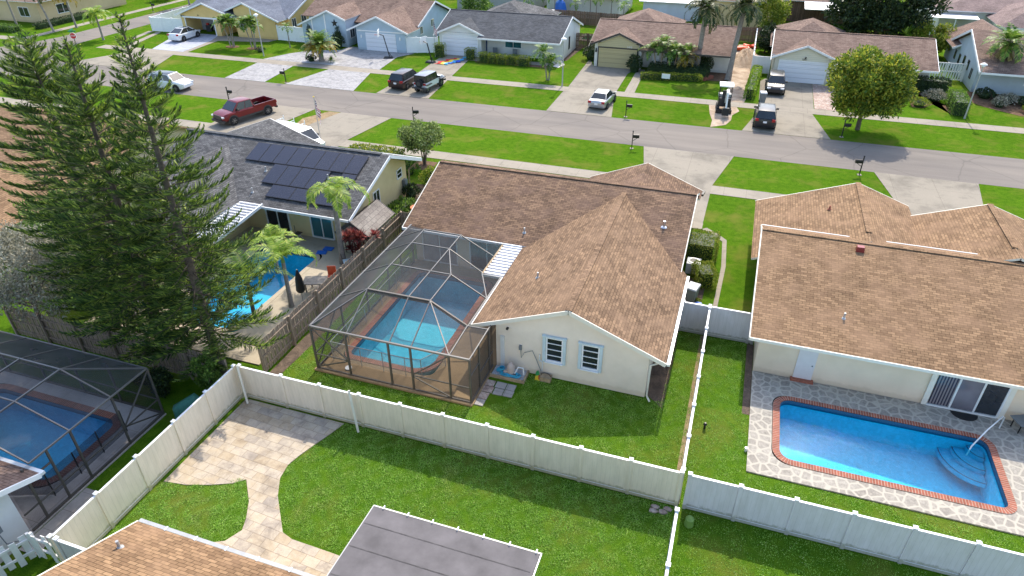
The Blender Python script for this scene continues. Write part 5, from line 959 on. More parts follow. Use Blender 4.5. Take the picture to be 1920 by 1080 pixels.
g_.build('gutter', FR); MB().beam((-3.54, 9.0, 2.74), (-3.52, 13, 2.55), .03, 'alum_white', .1).build('edge_trim', FR); MB().beam((-9.47, 9.0, 2.74), (-9.47, 13, 2.55), .03, 'alum_grey', .1).build('edge_trim', FR)
for x in (-9.3, -6.5, -3.7): MB().beam((x, 12.7, 0), (x, 12.7, 2.5), .1, 'alum_white').build('post', FR)
H = thing('house', 'white house with brown roof corner at the lower left edge', 'house', (-28, 5, 0)); MB().slab([(-40, 10.5, 2.5), (-40, 4.3, 4.85), (-21.68, 4.3, 4.85), (-21.68, 10.5, 2.5)][::-1], .12, 'shingle_far_brown', 'white_paint').slab([(-40, -1.9, 2.5), (-21.68, -1.9, 2.5), (-21.68, 4.3, 4.852), (-40, 4.3, 4.852)], .12, 'shingle_far_brown', 'white_paint').build('roof', H)
MB().prism([(-1.3, 0), (9.55, 0), (9.55, 2.5), (4.3, 4.6), (-1.3, 2.5)], 'x', -39, -22.2, 'stucco_white2').build('wall', H); MB().beam((-40, 10.57, 2.45), (-21.6, 10.57, 2.45), .14, 'alum_white', .12).build('gutter', H); t_ = MB(); rake_trim(t_, (-21.65, 10.5, 2.5), (-21.65, 4.3, 4.85), 'white_paint', w=.06); t_.build('trim', H)
MB().box(-22.18, -22.05, 8.5, 8.8, 1.2, 1.5, 'plastic_grey').tube([(-22.1, 8.65, 1.2), (-22.1, 8.7, .6), (-22.08, 9.1, .3)], .02, 'plastic_grey', 5).build('meter_box', H); window(H, 7.0, 8.0, 1.3, 2.2, -22.2, 'glass_dark', 'white_paint', 'x', 1)

# ------------------------------------------------------------ fences near
def panel_fence(name, label, p0, p1, posts, hgt, mat, capmat='vinyl_white', th=.05, rail=True, pw=.13, group=None, railmat=None):
    """privacy fence: one panel per bay, one post per stop (parameters along p0->p1 in metres)"""
    p0, p1 = Vector((*p0, 0)), Vector((*p1, 0)); d = (p1 - p0).normalized(); n = Vector((-d.y, d.x, 0)); t = thing(name, label, 'fence', p0, 0, group)
    for a, b in zip(posts, posts[1:]):
        A, B = p0 + d * (a + pw / 2), p0 + d * (b - pw / 2); mb = MB(); q = lambda P_, s, z: (P_.x + n.x * s, P_.y + n.y * s, z)
        mb.hexa([q(A, -th / 2, .04), q(B, -th / 2, .04), q(B, th / 2, .04), q(A, th / 2, .04)], [q(A, -th / 2, hgt - .08), q(B, -th / 2, hgt - .08), q(B, th / 2, hgt - .08), q(A, th / 2, hgt - .08)], mat)
        if rail:
            for z0, z1 in ((hgt - .1, hgt), (.03, .17)): mb.hexa([q(A, -.045, z0), q(B, -.045, z0), q(B, .045, z0), q(A, .045, z0)], [q(A, -.045, z1), q(B, -.045, z1), q(B, .045, z1), q(A, .045, z1)], mat, railmat or capmat)
        mb.build('panel', t)
    for a in posts:
        A = p0 + d * a; ang = math.atan2(d.y, d.x); o = MB().rbox(A.x, A.y, 0, hgt + .06, pw, pw, ang, mat).build('post', t); MB().rbox(A.x, A.y, hgt + .06, hgt + .085, pw + .03, pw + .03, ang, capmat).rbox(A.x, A.y, hgt + .085, hgt + .12, pw + .01, pw + .01, ang, capmat, .3).build('cap', o)
    return t
panel_fence('vinyl_fence', 'long tan-grey vinyl fence crossing behind the central cage', (-19.4, 18.5), (.4, 18.5), [0, 2.2] + [2.2 + 1.95 * k for k in range(1, 9)] + [19.7], 1.83, 'vinyl_tan')
panel_fence('vinyl_fence', 'bluish grey vinyl fence behind the right-hand pool yard', (.58, 18.5), (24, 18.5), [0.02] + [1.84 + 1.9 * k for k in range(12)], 1.83, 'vinyl_grey')
panel_fence('vinyl_fence', 'cream vinyl fence running down the left side of the paved yard', (-19.62, 18.4), (-19.62, 8.8), [0, 1.85, 3.75, 5.75, 7.63, 9.55], 1.83, 'vinyl_tan')
panel_fence('vinyl_fence', 'short pale vinyl fence piece meeting the brown roof at bottom left', (-19.5, 8.85), (-17.6, 8.85), [.15, 1.9], 1.83, 'vinyl_grey')
panel_fence('vinyl_fence', 'white vinyl fence seen end-on between the two lawns, with many post caps', (.33, 30.0), (.33, 18.6), [.1, 1.95, 3.85, 5.75, 7.65, 9.55, 11.35], 1.83, 'vinyl_grey')
panel_fence('vinyl_fence', 'white vinyl fence rail reaching the bottom edge, seen from above', (.34, 18.3), (.34, 7), [1.6, 3.9, 6.2, 8.5, 10.8], 1.83, 'vinyl_grey')
panel_fence('vinyl_fence', 'blue-grey vinyl gate fence between the two brown-roofed houses', (-1.75, 30.1), (2.75, 30.1), [.1, .75, 2.08, 4.18, 4.42], 1.83, 'vinyl_grey')
def wood_fence(label, p0, p1, hgt, mat, bay=2.4, rails='both', group=None):
    p0, p1 = Vector((*p0, 0)), Vector((*p1, 0)); L = (p1 - p0).length; d = (p1 - p0).normalized(); n = Vector((-d.y, d.x, 0)); t = thing('wooden_fence', label, 'fence', p0, 0, group); k = max(1, round(L / bay)); rng = random.Random(5)
    for i in range(k):
        mb = MB(); s0, s1 = L * i / k, L * (i + 1) / k; nb = int((s1 - s0) / .155)
        for j in range(nb):
            a = s0 + (s1 - s0) * (j + .06) / nb; b = s0 + (s1 - s0) * (j + .94) / nb; side = .035 if j % 2 else .055; hh = hgt + rng.uniform(-.03, .03); A, B = p0 + d * a, p0 + d * b
            mb.hexa([(A.x + n.x * side, A.y + n.y * side, .03), (B.x + n.x * side, B.y + n.y * side, .03), (B.x + n.x * (side + .02), B.y + n.y * (side + .02), .03), (A.x + n.x * (side + .02), A.y + n.y * (side + .02), .03)], [(A.x + n.x * side, A.y + n.y * side, hh), (B.x + n.x * side, B.y + n.y * side, hh), (B.x + n.x * (side + .02), B.y + n.y * (side + .02), hh), (A.x + n.x * (side + .02), A.y + n.y * (side + .02), hh)], mat)
        mb.build('panel', t); r_ = MB()
        for z in (.35, .95, 1.5): A, B = p0 + d * s0, p0 + d * s1; r_.beam((A.x, A.y, z), (B.x, B.y, z), .05, mat, .1)
        r_.build('rail', t)
    for i in range(k + 1): A = p0 + d * (L * i / k) - n * .04; MB().rbox(A.x, A.y, 0, hgt + .04, .11, .11, math.atan2(d.y, d.x), mat).build('post', t)
    return t
wood_fence('weathered wooden fence between the palm pool yard and the central cage', (-19.6, 20.1), (-19.6, 35.0), 1.8, 'fence_wood')
wood_fence('short weathered wooden fence closing the gap by the red pot', (-19.5, 34.95), (-17.9, 34.95), 1.8, 'fence_wood', 1.6)
wood_fence('shaded grey wooden fence under the pines beyond the corner cage', (-34, 18.75), (-20.4, 18.75), 1.8, 'fence_wood', 2.3)
def picket(label, p0, p1, hgt=1.25, step=.32, w=.2):
    p0, p1 = Vector((*p0, 0)), Vector((*p1, 0)); L = (p1 - p0).length; d = (p1 - p0).normalized(); a = math.atan2(d.y, d.x); t = thing('picket_fence', label, 'fence', p0); mb = MB(); n = Vector((-d.y, d.x, 0))
    for k in range(int(L / step)):
        A = p0 + d * (k + .5) * step + n * (.06 if k % 2 else -.06); mb.rbox(A.x, A.y, .05, hgt, w, .03, a, 'white_paint')
    mb.build('slats', t); MB().beam(p0 + Vector((0, 0, .4)), p1 + Vector((0, 0, .4)), .06, 'white_paint', .1).beam(p0 + Vector((0, 0, hgt - .25)), p1 + Vector((0, 0, hgt - .25)), .06, 'white_paint', .1).build('rail', t)
    for P_ in (p0, p1): MB().rbox(P_.x, P_.y, 0, hgt + .05, .1, .1, a, 'white_paint').build('post', t)
picket('white wooden shadowbox fence at the lower left edge below the white wall', (-21.95, 7.2), (-21.1, 8.95)); picket('short white picket gate between the white wall and the cream fence', (-21.0, 9.0), (-19.75, 8.98))
for (x, y, x2, y2, hh, lab) in ((-19.1, 18.1, -19.3, 18.3, 2.05, 'bare wooden post leaning in the corner of the cream fence'), (-13.35, 18.1, -13.65, 18.35, 2.1, 'bare wooden post leaning against the long grey fence')): tag(MB().beam((x, y, 0), (x2, y2, hh), .09, 'trim_cream', .06).build('leaning_post'), lab, 'post')

# ------------------------------------------------------------ far row of houses
W = 'white_paint'
H = far_house('white house with a dark grey shingle roof and a blue front door', -37.4, -21.2, -37.5, -30.7, 'stucco_white2', 'shingle_slate', None, 'garage_white', gz=(2.6, 3.95)); door(H, -32.15, -31.25, 2.1, 82.1, 'door_blue')
window(H, -28.9, -26.7, 1.0, 2.1, 82.1, 'glass_teal'); window(H, 84.8, 85.4, .7, 2.2, -21.45, 'glass_dark', 'dark_trim', 'x', 1, mull=0)
for x, l_ in ((-30.0, 'left'), (-27.4, 'right')):
    c_ = thing('patio_chair', 'dark grey patio chair, the %s one against the white front wall' % l_, 'chair', (x, 81.3, 0)); MB().box(-.3, .3, -.3, .3, .35, .45, 'plastic_grey').build('seat', c_, world=False); MB().box(-.3, .3, .24, .32, .4, 1.05, 'plastic_grey').build('backrest', c_, world=False)
    for sx in (-.26, .26):
        for sy in (-.26, .26): MB().box(sx - .03, sx + .03, sy - .03, sy + .03, 0, .35, 'plastic_grey').build('leg', c_, world=False)
H = far_house('tan-roofed house with a khaki garage door behind the cluster of palms', -17.7, -1.7, -17.7, -11.0, 'stucco_white', 'shingle_far_brown', 'siding_khaki', 'garage_khaki', gz=(2.65, 4.0), gy=80.3, trim='dark_trim'); door(H, -10.6, -9.8, 2.1, 82.1, 'white_paint')
for x in (-17.0, -12.1): MB().rbox(x, 80.5, 1.7, 2.15, .18, .2, 0, 'black_metal', .6).build('wall_lantern', H)
tx = bpy.data.curves.new('house_number', 'FONT')
def text_obj(s_, size, loc, rot, mat, parent=None, name='house_number', ext=.008):
    cu = bpy.data.curves.new(name, 'FONT'); cu.body = s_; cu.size = size; cu.extrude = ext; cu.align_x = 'CENTER'; cu.align_y = 'CENTER'; cu.materials.append(MATS[mat])
    o_ = bpy.data.objects.new(name, cu); COL.objects.link(o_); dg = bpy.context.evaluated_depsgraph_get(); me = bpy.data.meshes.new_from_object(o_.evaluated_get(dg)); me.name = name; bpy.data.objects.remove(o_); bpy.data.curves.remove(cu)
    o2 = bpy.data.objects.new(name, me); COL.objects.link(o2); o2.rotation_euler = rot; o2.location = loc
    if not me.materials: me.materials.append(MATS[mat])
    if parent is not None: o2.parent = parent; q = Vector(parent.location); o2.location = Vector(loc) - q
    return o2
bpy.data.curves.remove(tx)
text_obj('1413', .3, (-13.1, 80.56, 2.45), (R(90), 0, 0), 'white_paint', H); window(H, -9.0, -7.6, .8, 2.1, 82.1)
H = far_house('cream house with a white garage door behind the round green tree', 2.4, 18.6, 2.4, 9.35, 'stucco_pale', 'shingle_far_brown', 'siding_cream', 'garage_white', gz=(2.65, 4.0), gy=80.3); MB().box(8.0, 8.1, 81.95, 82.1, 0, 2.3, W).box(8.9, 9.0, 81.95, 82.1, 0, 2.3, W).box(8.1, 8.9, 81.95, 82.1, 0, .25, W).box(8.1, 8.9, 82.02, 82.1, .25, 2.2, 'glass_dark').build('door', H)
MB().box(7.2, 9.6, 80.7, 82.0, 0, .12, 'brick_red').build('doorstep', H); text_obj('1391', .26, (5.8, 80.56, 2.5), (R(90), 0, 0), 'dark_trim', H); MB().tube([(5.9, 80.6, 2.62), (5.9, 80.5, 2.75), (5.9, 80.4, 2.66)], .07, 'dark_trim', 6).build('wall_lantern', H); window(H, 13, 14.6, .9, 2.1, 82.1)
H = thing('house', 'light blue house with a brown roof, two front gables and a dark star', 'house', (-49, 85, 0)); rf = MB(); tr = MB(); F_ = 'shingle_far_brown'
rf.slab([(-50.2, 82.3, 2.75), (-40.8, 82.3, 2.75), (-40.8, 88.1, 4.9), (-50.2, 88.1, 4.9)], .12, F_); rf.slab([(-58.5, 83, 3.0), (-50.2, 83, 3.0), (-50.2, 88.1, 4.902), (-58.5, 88.1, 4.902)], .12, F_); rf.slab([(-40.8, 94.5, 2.5), (-58.5, 94.5, 2.5), (-58.5, 88.1, 4.904), (-40.8, 88.1, 4.904)], .12, F_)
gable_y(rf, tr, 79.0, 86.6, -49.3, 2.5, -44.9, 4.35, -40.6, 2.5, F_, W, ye=82.6); gable_y(rf, MB(), 79.9, 87.6, -57.2, 2.5, -52.5, 4.5, -49.9, 3.45, F_, W, ye=84.0); rake_boards(H, 79.87, [(-57.2, 2.5), (-52.5, 4.5), (-49.9, 3.45)]); rf.build('roof', H)
tr.build('trim', H)
for y_, z_ in ((82.3, 2.75), (94.5, 2.5)): q_ = MB(); rake_trim(q_, (-40.77, y_, z_), (-40.77, 88.1, 4.9), W); q_.build('rake_board', H)
MB().prism([(83.6, 0), (94, 0), (94, 2.5), (88.1, 4.68), (83.6, 3.0)], 'x', -57.8, -41.4, 'stucco_blue').prism([(-48.2, 0), (-41.3, 0), (-41.3, 2.6), (-44.9, 4.15), (-48.2, 2.8)], 'y', 79.5, 84, 'stucco_blue').prism([(-56.7, 0), (-50.1, 0), (-50.1, 3.3), (-52.5, 4.3), (-56.7, 2.6)], 'y', 80.2, 85, 'stucco_blue').build('wall', H)
MB().box(-48.0, -41.5, 79.42, 79.5, 2.35, 2.5, W).build('wall_trim', H); MB().box(-55.2, -55.05, 80.12, 80.2, 0, 3.2, W).build('wall_trim', H); MB().box(-53.2, -53.05, 80.12, 80.2, 0, 3.9, W).build('wall_trim', H); d_ = MB()
for i in range(4): d_.box(-46.9, -42.6, 79.44, 79.52, .02 + i * .55, .55 + i * .55, 'garage_white')
d_.build('garage_door', H)
for x in (-47.5, -42.0): MB().box(x - .08, x + .08, 79.36, 79.5, 1.55, 1.9, 'lamp_globe').build('wall_lantern', H)
sp = [(math.sin(math.pi * k / 5) * (.5 if k % 2 == 0 else .2), math.cos(math.pi * k / 5) * (.5 if k % 2 == 0 else .2)) for k in range(10)]; m_ = MB(); A = [(-51.7 + x, 80.19, 2.9 + z) for x, z in sp]; B = [(-51.7 + x * .9, 80.1, 2.9 + z * .9) for x, z in sp]; m_.face(B, 'black_metal')
for i in range(10): m_.face([A[i], A[(i + 1) % 10], B[(i + 1) % 10], B[i]], 'black_metal')
m_.build('star', H); window(H, 83.9, 84.9, 1.3, 2.3, -41.4, 'glass_dark', W, 'x', 1); window(H, 87.5, 88.5, 1.6, 2.6, -41.4, 'glass_dark', W, 'x', 1); window(H, 81.0, 82.2, .9, 2.1, -50.1, 'glass_dark', W, 'x', 1)
H = thing('house', 'yellow house with a blue-grey roof and open garage at the upper left', 'house', (-69, 85, 0)); rf = MB(); tr = MB(); Q_ = 'shingle_blue'
rf.slab([(-77.8, 82.5, 2.6), (-60.4, 82.5, 2.6), (-60.4, 90, 5.2), (-77.8, 90, 5.2)], .12, Q_); rf.slab([(-60.4, 97.5, 2.6), (-77.8, 97.5, 2.6), (-77.8, 90, 5.202), (-60.4, 90, 5.202)], .12, Q_)
gable_y(rf, tr, 79.9, 87.6, -77.3, 2.6, -72.2, 4.4, -67.2, 2.7, Q_, W, ye=83.0); gable_y(rf, tr, 80.5, 88.4, -69.6, 3.3, -66.0, 4.65, -60.6, 2.5, Q_, W, ye=82.6); rf.build('roof', H); rake_trim(tr, (-60.37, 82.5, 2.6), (-60.37, 90, 5.2), W); tr.build('trim', H)
w = MB(); w.prism([(83.5, 0), (97, 0), (97, 2.6), (90, 4.98), (83.5, 2.75)], 'x', -77.2, -61.0, 'stucco_yellow2'); w.box(-76.7, -76.0, 80.4, 83.6, 0, 2.5, 'stucco_yellow2'); w.box(-71.2, -70.3, 80.4, 83.6, 0, 2.5, 'stucco_yellow2'); w.prism([(-76.7, 2.25), (-68.2, 2.25), (-68.2, 2.9), (-72.2, 4.2), (-76.7, 2.6)], 'y', 80.4, 83.6, 'stucco_yellow2'); w.prism([(-67.9, 0), (-61.5, 0), (-61.5, 2.6), (-66.0, 4.4), (-67.9, 3.7)], 'y', 80.9, 84, 'stucco_yellow2'); w.build('wall', H)
MB().box(-76.5, -70.5, 80.32, 80.4, 2.2, 2.4, W).box(-76.12, -76.0, 80.32, 80.42, 0, 2.2, W).box(-71.2, -71.08, 80.32, 80.42, 0, 2.2, W).build('wall_trim', H); MB().box(-65.2, -65.05, 80.82, 80.9, .6, 3.9, W).build('wall_trim', H); MB().box(-76.0, -71.2, 83.3, 83.45, 0, 2.25, 'interior2').build('garage_interior', H)
for x, z in ((-74.2, .9), (-72.6, 1.3), (-71.9, .8)): tag(MB().rbox(x, 82.6, .02, z, .7, .5, .3, 'interior').rbox(x, 82.5, z, z + .25, .3, .3, 0, 'red').build('stored_box'), {-74.2: 'dark box low down inside the open garage', -72.6: 'tallest dark box stacked inside the open garage', -71.9: 'dark box near the right jamb inside the open garage'}[x], 'box')
window(H, -67.3, -66.2, 1.0, 2.2, 80.9, 'glass_dark'); window(H, 84.0, 85.0, 1.0, 2.2, -61.0, 'glass_dark', W, 'x', 1); window(H, 86.3, 87.5, 1.0, 2.3, -61.0, 'glass_dark', W, 'x', 1); window(H, 90.5, 91.5, 1.6, 2.6, -61.0, 'glass_dark', W, 'x', 1); text_obj('81', .3, (-73.6, 80.34, 2.6), (R(90), 0, 0), 'dark_trim', H)
H = thing('house', 'grey-blue house with a brown roof at the right edge behind the shaggy palm', 'house', (28, 87, 0)); rf = MB(); tr = MB()
rf.slab([(22.3, 79.95, 2.65), (42, 79.95, 2.65), (42, 87.85, 5.2), (22.3, 87.85, 5.2)], .12, F_); rf.slab([(42, 94.5, 2.8), (22.3, 94.5, 2.8), (22.3, 87.85, 5.202), (42, 87.85, 5.202)], .12, F_); tg = MB(); gable_y(rf, tg, 91.5, 99, 21.9, 2.5, 25.8, 4.4, 29.7, 2.5, F_, W); rf.build('roof', H); rake_boards(H, 91.47, [(21.9, 2.5), (25.8, 4.4), (29.7, 2.5)])
rake_trim(tr, (22.27, 79.95, 2.65), (22.27, 87.85, 5.2), W, .07, .26); rake_trim(tr, (22.27, 94.5, 2.8), (22.27, 87.85, 5.2), W, .07, .26); tr.beam((22.3, 79.92, 2.56), (42, 79.92, 2.56), .05, W, .18); tr.build('trim', H)
MB().prism([(82.6, 0), (94, 0), (94, 2.8), (87.85, 4.95), (82.6, 3.2)], 'x', 22.75, 41, 'stucco_greyblue').box(22.9, 29, 94, 98.5, 0, 2.5, 'stucco_greyblue').build('wall', H)
for k, (y, z) in enumerate(((84.2, .9), (86.2, 1.3), (88.2, 1.3), (90.3, 1.0), (92.5, 1.0))): window(H, y, y + .7, z, z + 1.0, 22.75, 'glass_dark', 'dark_trim', 'x', -1, mull=0)
window(H, 27.2, 28.2, 1.0, 2.2, 82.6, 'glass_teal', W, hm=1, mull=0)
H = thing('house', 'beige house with a white framed window in the top left corner', 'house', (-105, 85, 0)); MB().box(-122, -102.5, 79.5, 96, 0, 3.2, 'stucco_beige').build('wall', H); r_ = MB(); hip(r_, -123, -101.5, 78.8, 97, 3.1, 5.2, 'shingle_far_brown'); r_.build('roof', H); window(H, 82.6, 84.9, .8, 2.2, -102.5, 'glass_dark', W, 'x', 1); window(H, -106.5, -104.5, .8, 2.2, 79.5, 'glass_dark', W)
H = thing('house', 'white house end beside the far driveway on the cross street', 'house', (-112, 110, 0)); MB().box(-124, -101, 104, 122, 0, 2.9, 'stucco_bluewhite').build('wall', H); r_ = MB(); hip(r_, -125, -100, 103, 123, 2.9, 5, 'shingle_grey'); r_.build('roof', H)
# second row, mostly hidden
def back_house(label, x0, x1, y0, y1, ze, zr_, rmat, wmat, ins=.6):
    h = thing('house', label, 'house', ((x0 + x1) / 2, (y0 + y1) / 2, 0)); r_ = MB(); hip(r_, x0, x1, y0, y1, ze, zr_, rmat); r_.build('roof', h); MB().box(x0 + ins, x1 - ins, y0 + ins, y1 - ins, 0, ze, wmat).build('wall', h); return h
def wing(h, x0, x1, y0, y1, ze, zr_, rmat, wmat):
    r_ = MB(); hip(r_, x0, x1, y0, y1, ze, zr_, rmat); r_.build('wing_roof', h); MB().box(x0 + .6, x1 - .6, y0, y1 - .6, 0, ze, wmat).build('wing_wall', h)
hs = {o['label'][:12]: o for o in bpy.data.objects if o.get('category') == 'house'}
wing(hs['tan-roofed h'], -17.6, -8.6, 86, 97.5, 2.5, 4.6, 'shingle_far_brown', 'stucco_white'); wing(hs['cream house '] if False else [o for o in bpy.data.objects if str(o.get('label', '')).startswith('cream house with a white garage')][0], 2.2, 11.0, 86, 97, 2.5, 4.6, 'shingle_far_brown', 'stucco_pale'); wing(hs['white house '] if False else [o for o in bpy.data.objects if str(o.get('label', '')).startswith('white house with a dark grey')][0], -36.5, -26.0, 86, 98, 2.5, 4.7, 'shingle_grey', 'stucco_white2')
MB().slab([(-29.9, 95.2, 2.5), (-27.1, 95.2, 2.5), (-27.1, 98.4, 2.7), (-29.9, 98.4, 2.7)], .08, 'roof_metal').build('patio_cover', [o for o in bpy.data.objects if str(o.get('label', '')).startswith('white house with a dark grey')][0])
back_house('grey stucco house beyond the dark grey roof at the top', -47, -33, 108, 122, 2.8, 4.8, 'shingle_slate', 'stucco_grey'); back_house('pale stucco house behind the thin palm trunks at the top', -31.5, -19, 107, 120, 3.0, 5.0, 'shingle_far_brown', 'stucco_white')
h_ = back_house('white carport building with a flat pale roof at the top', -17.0, -7.5, 109.5, 125, 2.6, 3.0, 'roof_metal', 'stucco_bluewhite'); back_house('ochre house behind the two tall palms', -7.0, 3.4, 107, 121, 3.6, 5.2, 'shingle_far_brown', 'stucco_sand')
h_ = back_house('house with a brown roof and white patio cover behind the hip roof', 3.6, 17.0, 114, 130, 3.0, 5.0, 'shingle_far_brown', 'fence_wood_dark'); MB().slab([(6.5, 110, 2.6), (15.5, 110, 2.6), (15.5, 114.5, 3.0), (6.5, 114.5, 3.0)], .1, 'roof_metal').build('patio_cover', h_)
h_ = back_house('mauve-roofed house with a white patio cover in the top right corner', 23.4, 52, 111, 132, 3.2, 6.4, 'shingle_mauve', 'stucco_white'); wing(h_, 29.3, 40, 104, 116, 2.7, 5.2, 'shingle_mauve', 'stucco_white'); MB().slab([(22.6, 109.0, 2.6), (28.2, 109.0, 2.6), (28.2, 113.5, 2.9), (22.6, 113.5, 2.9)], .1, 'roof_metal').build('patio_cover', h_)
for x in (22.8, 25.4, 28.0): MB().box(x, x + .12, 109.1, 109.2, 0, 2.55, W).build('post', h_)
back_house('house with a pale grey roof on the far side of the block at the top', -75, -50, 118, 134, 2.8, 4.8, 'shingle_grey', 'stucco_white'); back_house('low brown house at the upper right edge', 42.6, 60, 84, 100, 2.6, 4.8, 'shingle_far_brown', 'stucco_greyblue')
# far fences
wood_fence('dark wooden fence behind the small green pool', (-31, 103.2), (-9.2, 101.4), 1.9, 'fence_wood_dark'); wood_fence('short brown wooden gate fence between the white and tan houses', (-21.6, 88.6), (-18.2, 88.8), 1.9, 'fence_wood_dark', 1.7); wood_fence('dark wooden fence behind the two tall palms', (-8.5, 98.0), (2.3, 99.0), 1.9, 'fence_wood_dark'); wood_fence('dark wooden fence along the back of the lot behind the rounded tree', (2.0, 99.5), (22, 101), 1.9, 'fence_wood_dark')
panel_fence('vinyl_fence', 'white vinyl fence beside the yellow house\'s open garage', (-82.2, 80.2), (-76.9, 80.6), [0, 1.8, 3.6, 5.3], 1.9, 'vinyl_white'); panel_fence('vinyl_fence', 'white vinyl fence running back along the cross street', (-82.2, 80.3), (-83.5, 100), [0] + [2.4 * k for k in range(1, 9)], 1.9, 'vinyl_white')
panel_fence('vinyl_fence', 'white vinyl gate between the yellow and the blue house', (-61.3, 80.9), (-57.0, 80.7), [0, 1.4, 2.9, 4.3], 1.9, 'vinyl_white'); panel_fence('vinyl_fence', 'white vinyl fence with gate beside the blue house\'s garage', (-41.3, 79.7), (-37.5, 81.0), [0, 1.3, 2.6, 4.0], 1.9, 'vinyl_white')
panel_fence('vinyl_fence', 'white vinyl fence left of the cream house\'s garage', (.6, 83.3), (2.6, 83.3), [0, 1.9], 1.9, 'vinyl_white'); panel_fence('vinyl_fence', 'white vinyl fence edging the dug-up sand strip', (.6, 83.4), (.55, 99), [0.2] + [2.4 * k for k in range(1, 7)], 1.9, 'vinyl_white')
t = thing('louvre_fence', 'white slatted fence between the cream and grey-blue houses', 'fence', (20.6, 88, 0))
for x in (18.9, 20.85, 22.6): MB().rbox(x, 86.5, 0, 1.95, .13, .13, 0, W).build('post', t)
m_ = MB()
for z in (.1, .95, 1.8): m_.box(18.95, 22.6, 86.46, 86.54, z, z + .1, W)
for k in range(14): x = 19.05 + k * .255; m_.box(x, x + .14, 86.43, 86.48, .15, 1.85, W)
m_.build('slats', t); tag(MB().box(16.8, 19.9, 82.0, 82.2, 0, .75, 'stucco_white').box(16.75, 19.95, 81.95, 82.25, .75, .82, W).build('garden_wall'), 'low white garden wall beside the cream house', 'wall')

# ------------------------------------------------------------ vehicles
car('pickup_truck', 'dark red pickup truck parked on the near driveway', 'pickup truck', (-44.75, 51.9), R(-108), 'pickup', 'red'); car('suv', 'white crossover driving along the street behind the pines', 'car', (-58.7, 57.7), 0, 'suv', 'white', 'dark'); car('hatchback', 'white fastback car parked outside the open garage', 'car', (-74.05, 77.5), R(93), 'fastback', 'white')
car('suv', 'dark brown SUV parked tail-out beside the spare-wheel off-roader', 'car', (-34.95, 66.6), R(88), 'suv', 'brown'); car('off_roader', 'pale boxy off-roader with a grey hard top and rear spare wheel', 'off-road car', (-31.95, 66.15), R(84), 'jeep', 'pale'); car('sedan', 'silver sedan parked tail to the street in front of the tan house', 'car', (-13.1, 66.6), R(86), 'sedan', 'silver')
car('suv', 'dark grey hatchback parked nearest the road in front of the white garage', 'car', (2.45, 65.7), R(90), 'suv', 'grey'); car('suv', 'dark grey SUV facing the street near the white garage door', 'car', (3.25, 76.9), R(-90), 'suv', 'grey'); car('van', 'white work van with ladder racks behind the grey roof', 'van', (-35.2, 46.3), R(-14), 'van', 'white')
# excavator
ex = thing('mini_excavator', 'mini excavator with a white canopy digging in the sidewalk sand', 'excavator', (-1.45, 68.3, .02), R(-85))
for s_ in (-1, 1): MB().rbox(0, s_ * .55, 0, .5, 2.0, .32, 0, 'rubber', .85).build('track', ex, world=False)
MB().rbox(-.25, 0, .5, 1.25, 1.5, 1.25, 0, 'car_dark', .92).rbox(-.6, 0, 1.25, 1.5, .6, 1.2, 0, 'alum_grey').build('body', ex, world=False); MB().rbox(-.1, 0, 1.25, 1.4, .5, .5, 0, 'dark_trim').rbox(-.32, 0, 1.4, 1.85, .1, .5, 0, 'dark_trim').build('seat', ex, world=False)
MB().rbox(-.1, 0, 2.45, 2.55, 1.5, 1.3, 0, 'white_paint').build('canopy', ex, world=False); m_ = MB()
for sx in (-.7, .5):
    for sy in (-.55, .55): m_.beam((sx, sy, 1.2), (sx, sy, 2.45), .06, 'black_metal')
m_.build('canopy_post', ex, world=False); MB().beam((.5, .1, 1.0), (1.2, .1, 2.3), .2, 'alum_white', .26).beam((1.2, .1, 2.3), (2.0, .1, 2.2), .18, 'alum_white', .22).beam((2.0, .1, 2.2), (2.25, .1, .9), .15, 'alum_white', .18).beam((.6, .1, 1.5), (1.3, .1, 2.0), .08, 'steel').build('boom', ex, world=False)
MB().prism([(2.0, .2), (2.6, .3), (2.5, .95), (2.1, .95)], 'y', -.2, .4, 'black_metal').build('bucket', ex, world=False); MB().box(.95, 1.1, -.75, .75, .05, .4, 'car_dark').build('blade', ex, world=False)
# ------------------------------------------------------------ street furniture
for lab, loc, a in (('mailbox beside the red pickup truck\'s driveway', (-49.6, 55.6), R(-90)), ('mailbox on the near lawn opposite the off-roader', (-28.7, 55.5), R(-70)), ('mailbox on the near lawn in front of the central house', (-8.1, 55.4), R(-80)), ('mailbox left of the stained driveway at the right', (9.8, 55.3), R(100)), ('mailbox in the grass wedge between the grey paver driveways', (-48.15, 63.4), R(95)),
                    ('mailbox at the far kerb right of the silver sedan', (-10.14, 63.45), R(-90)), ('mailbox under the rounded green tree', (9.04, 63.9), R(-80)), ('mailbox at the corner of the cross street', (-92.85, 91.7), R(-90))): mailbox(lab, loc, a)
lamp_post('white street lamp leaning over the far sidewalk at the right edge', (20.38, 72.86), 5.1); lamp_post('white street lamp beside the small front-yard palm of the white house', (-18.59, 71.45), 5.05); lamp_post('white street lamp in front of the yellow house', (-57.9, 72.8), 5.0)
ss = thing('stop_sign', 'red octagonal stop sign with green street names on the corner lawn', 'road sign', (-79.1, 64.7, 0), R(25)); MB().beam((0, 0, 0), (0, 0, 3.25), .06, 'black_metal').build('post', ss, world=False)
oc = [(math.cos(R(22.5 + 45 * k)) * .4, 2.75 + math.sin(R(22.5 + 45 * k)) * .4) for k in range(8)]; oc2 = [(math.cos(R(22.5 + 45 * k)) * .36, 2.75 + math.sin(R(22.5 + 45 * k)) * .36) for k in range(8)]
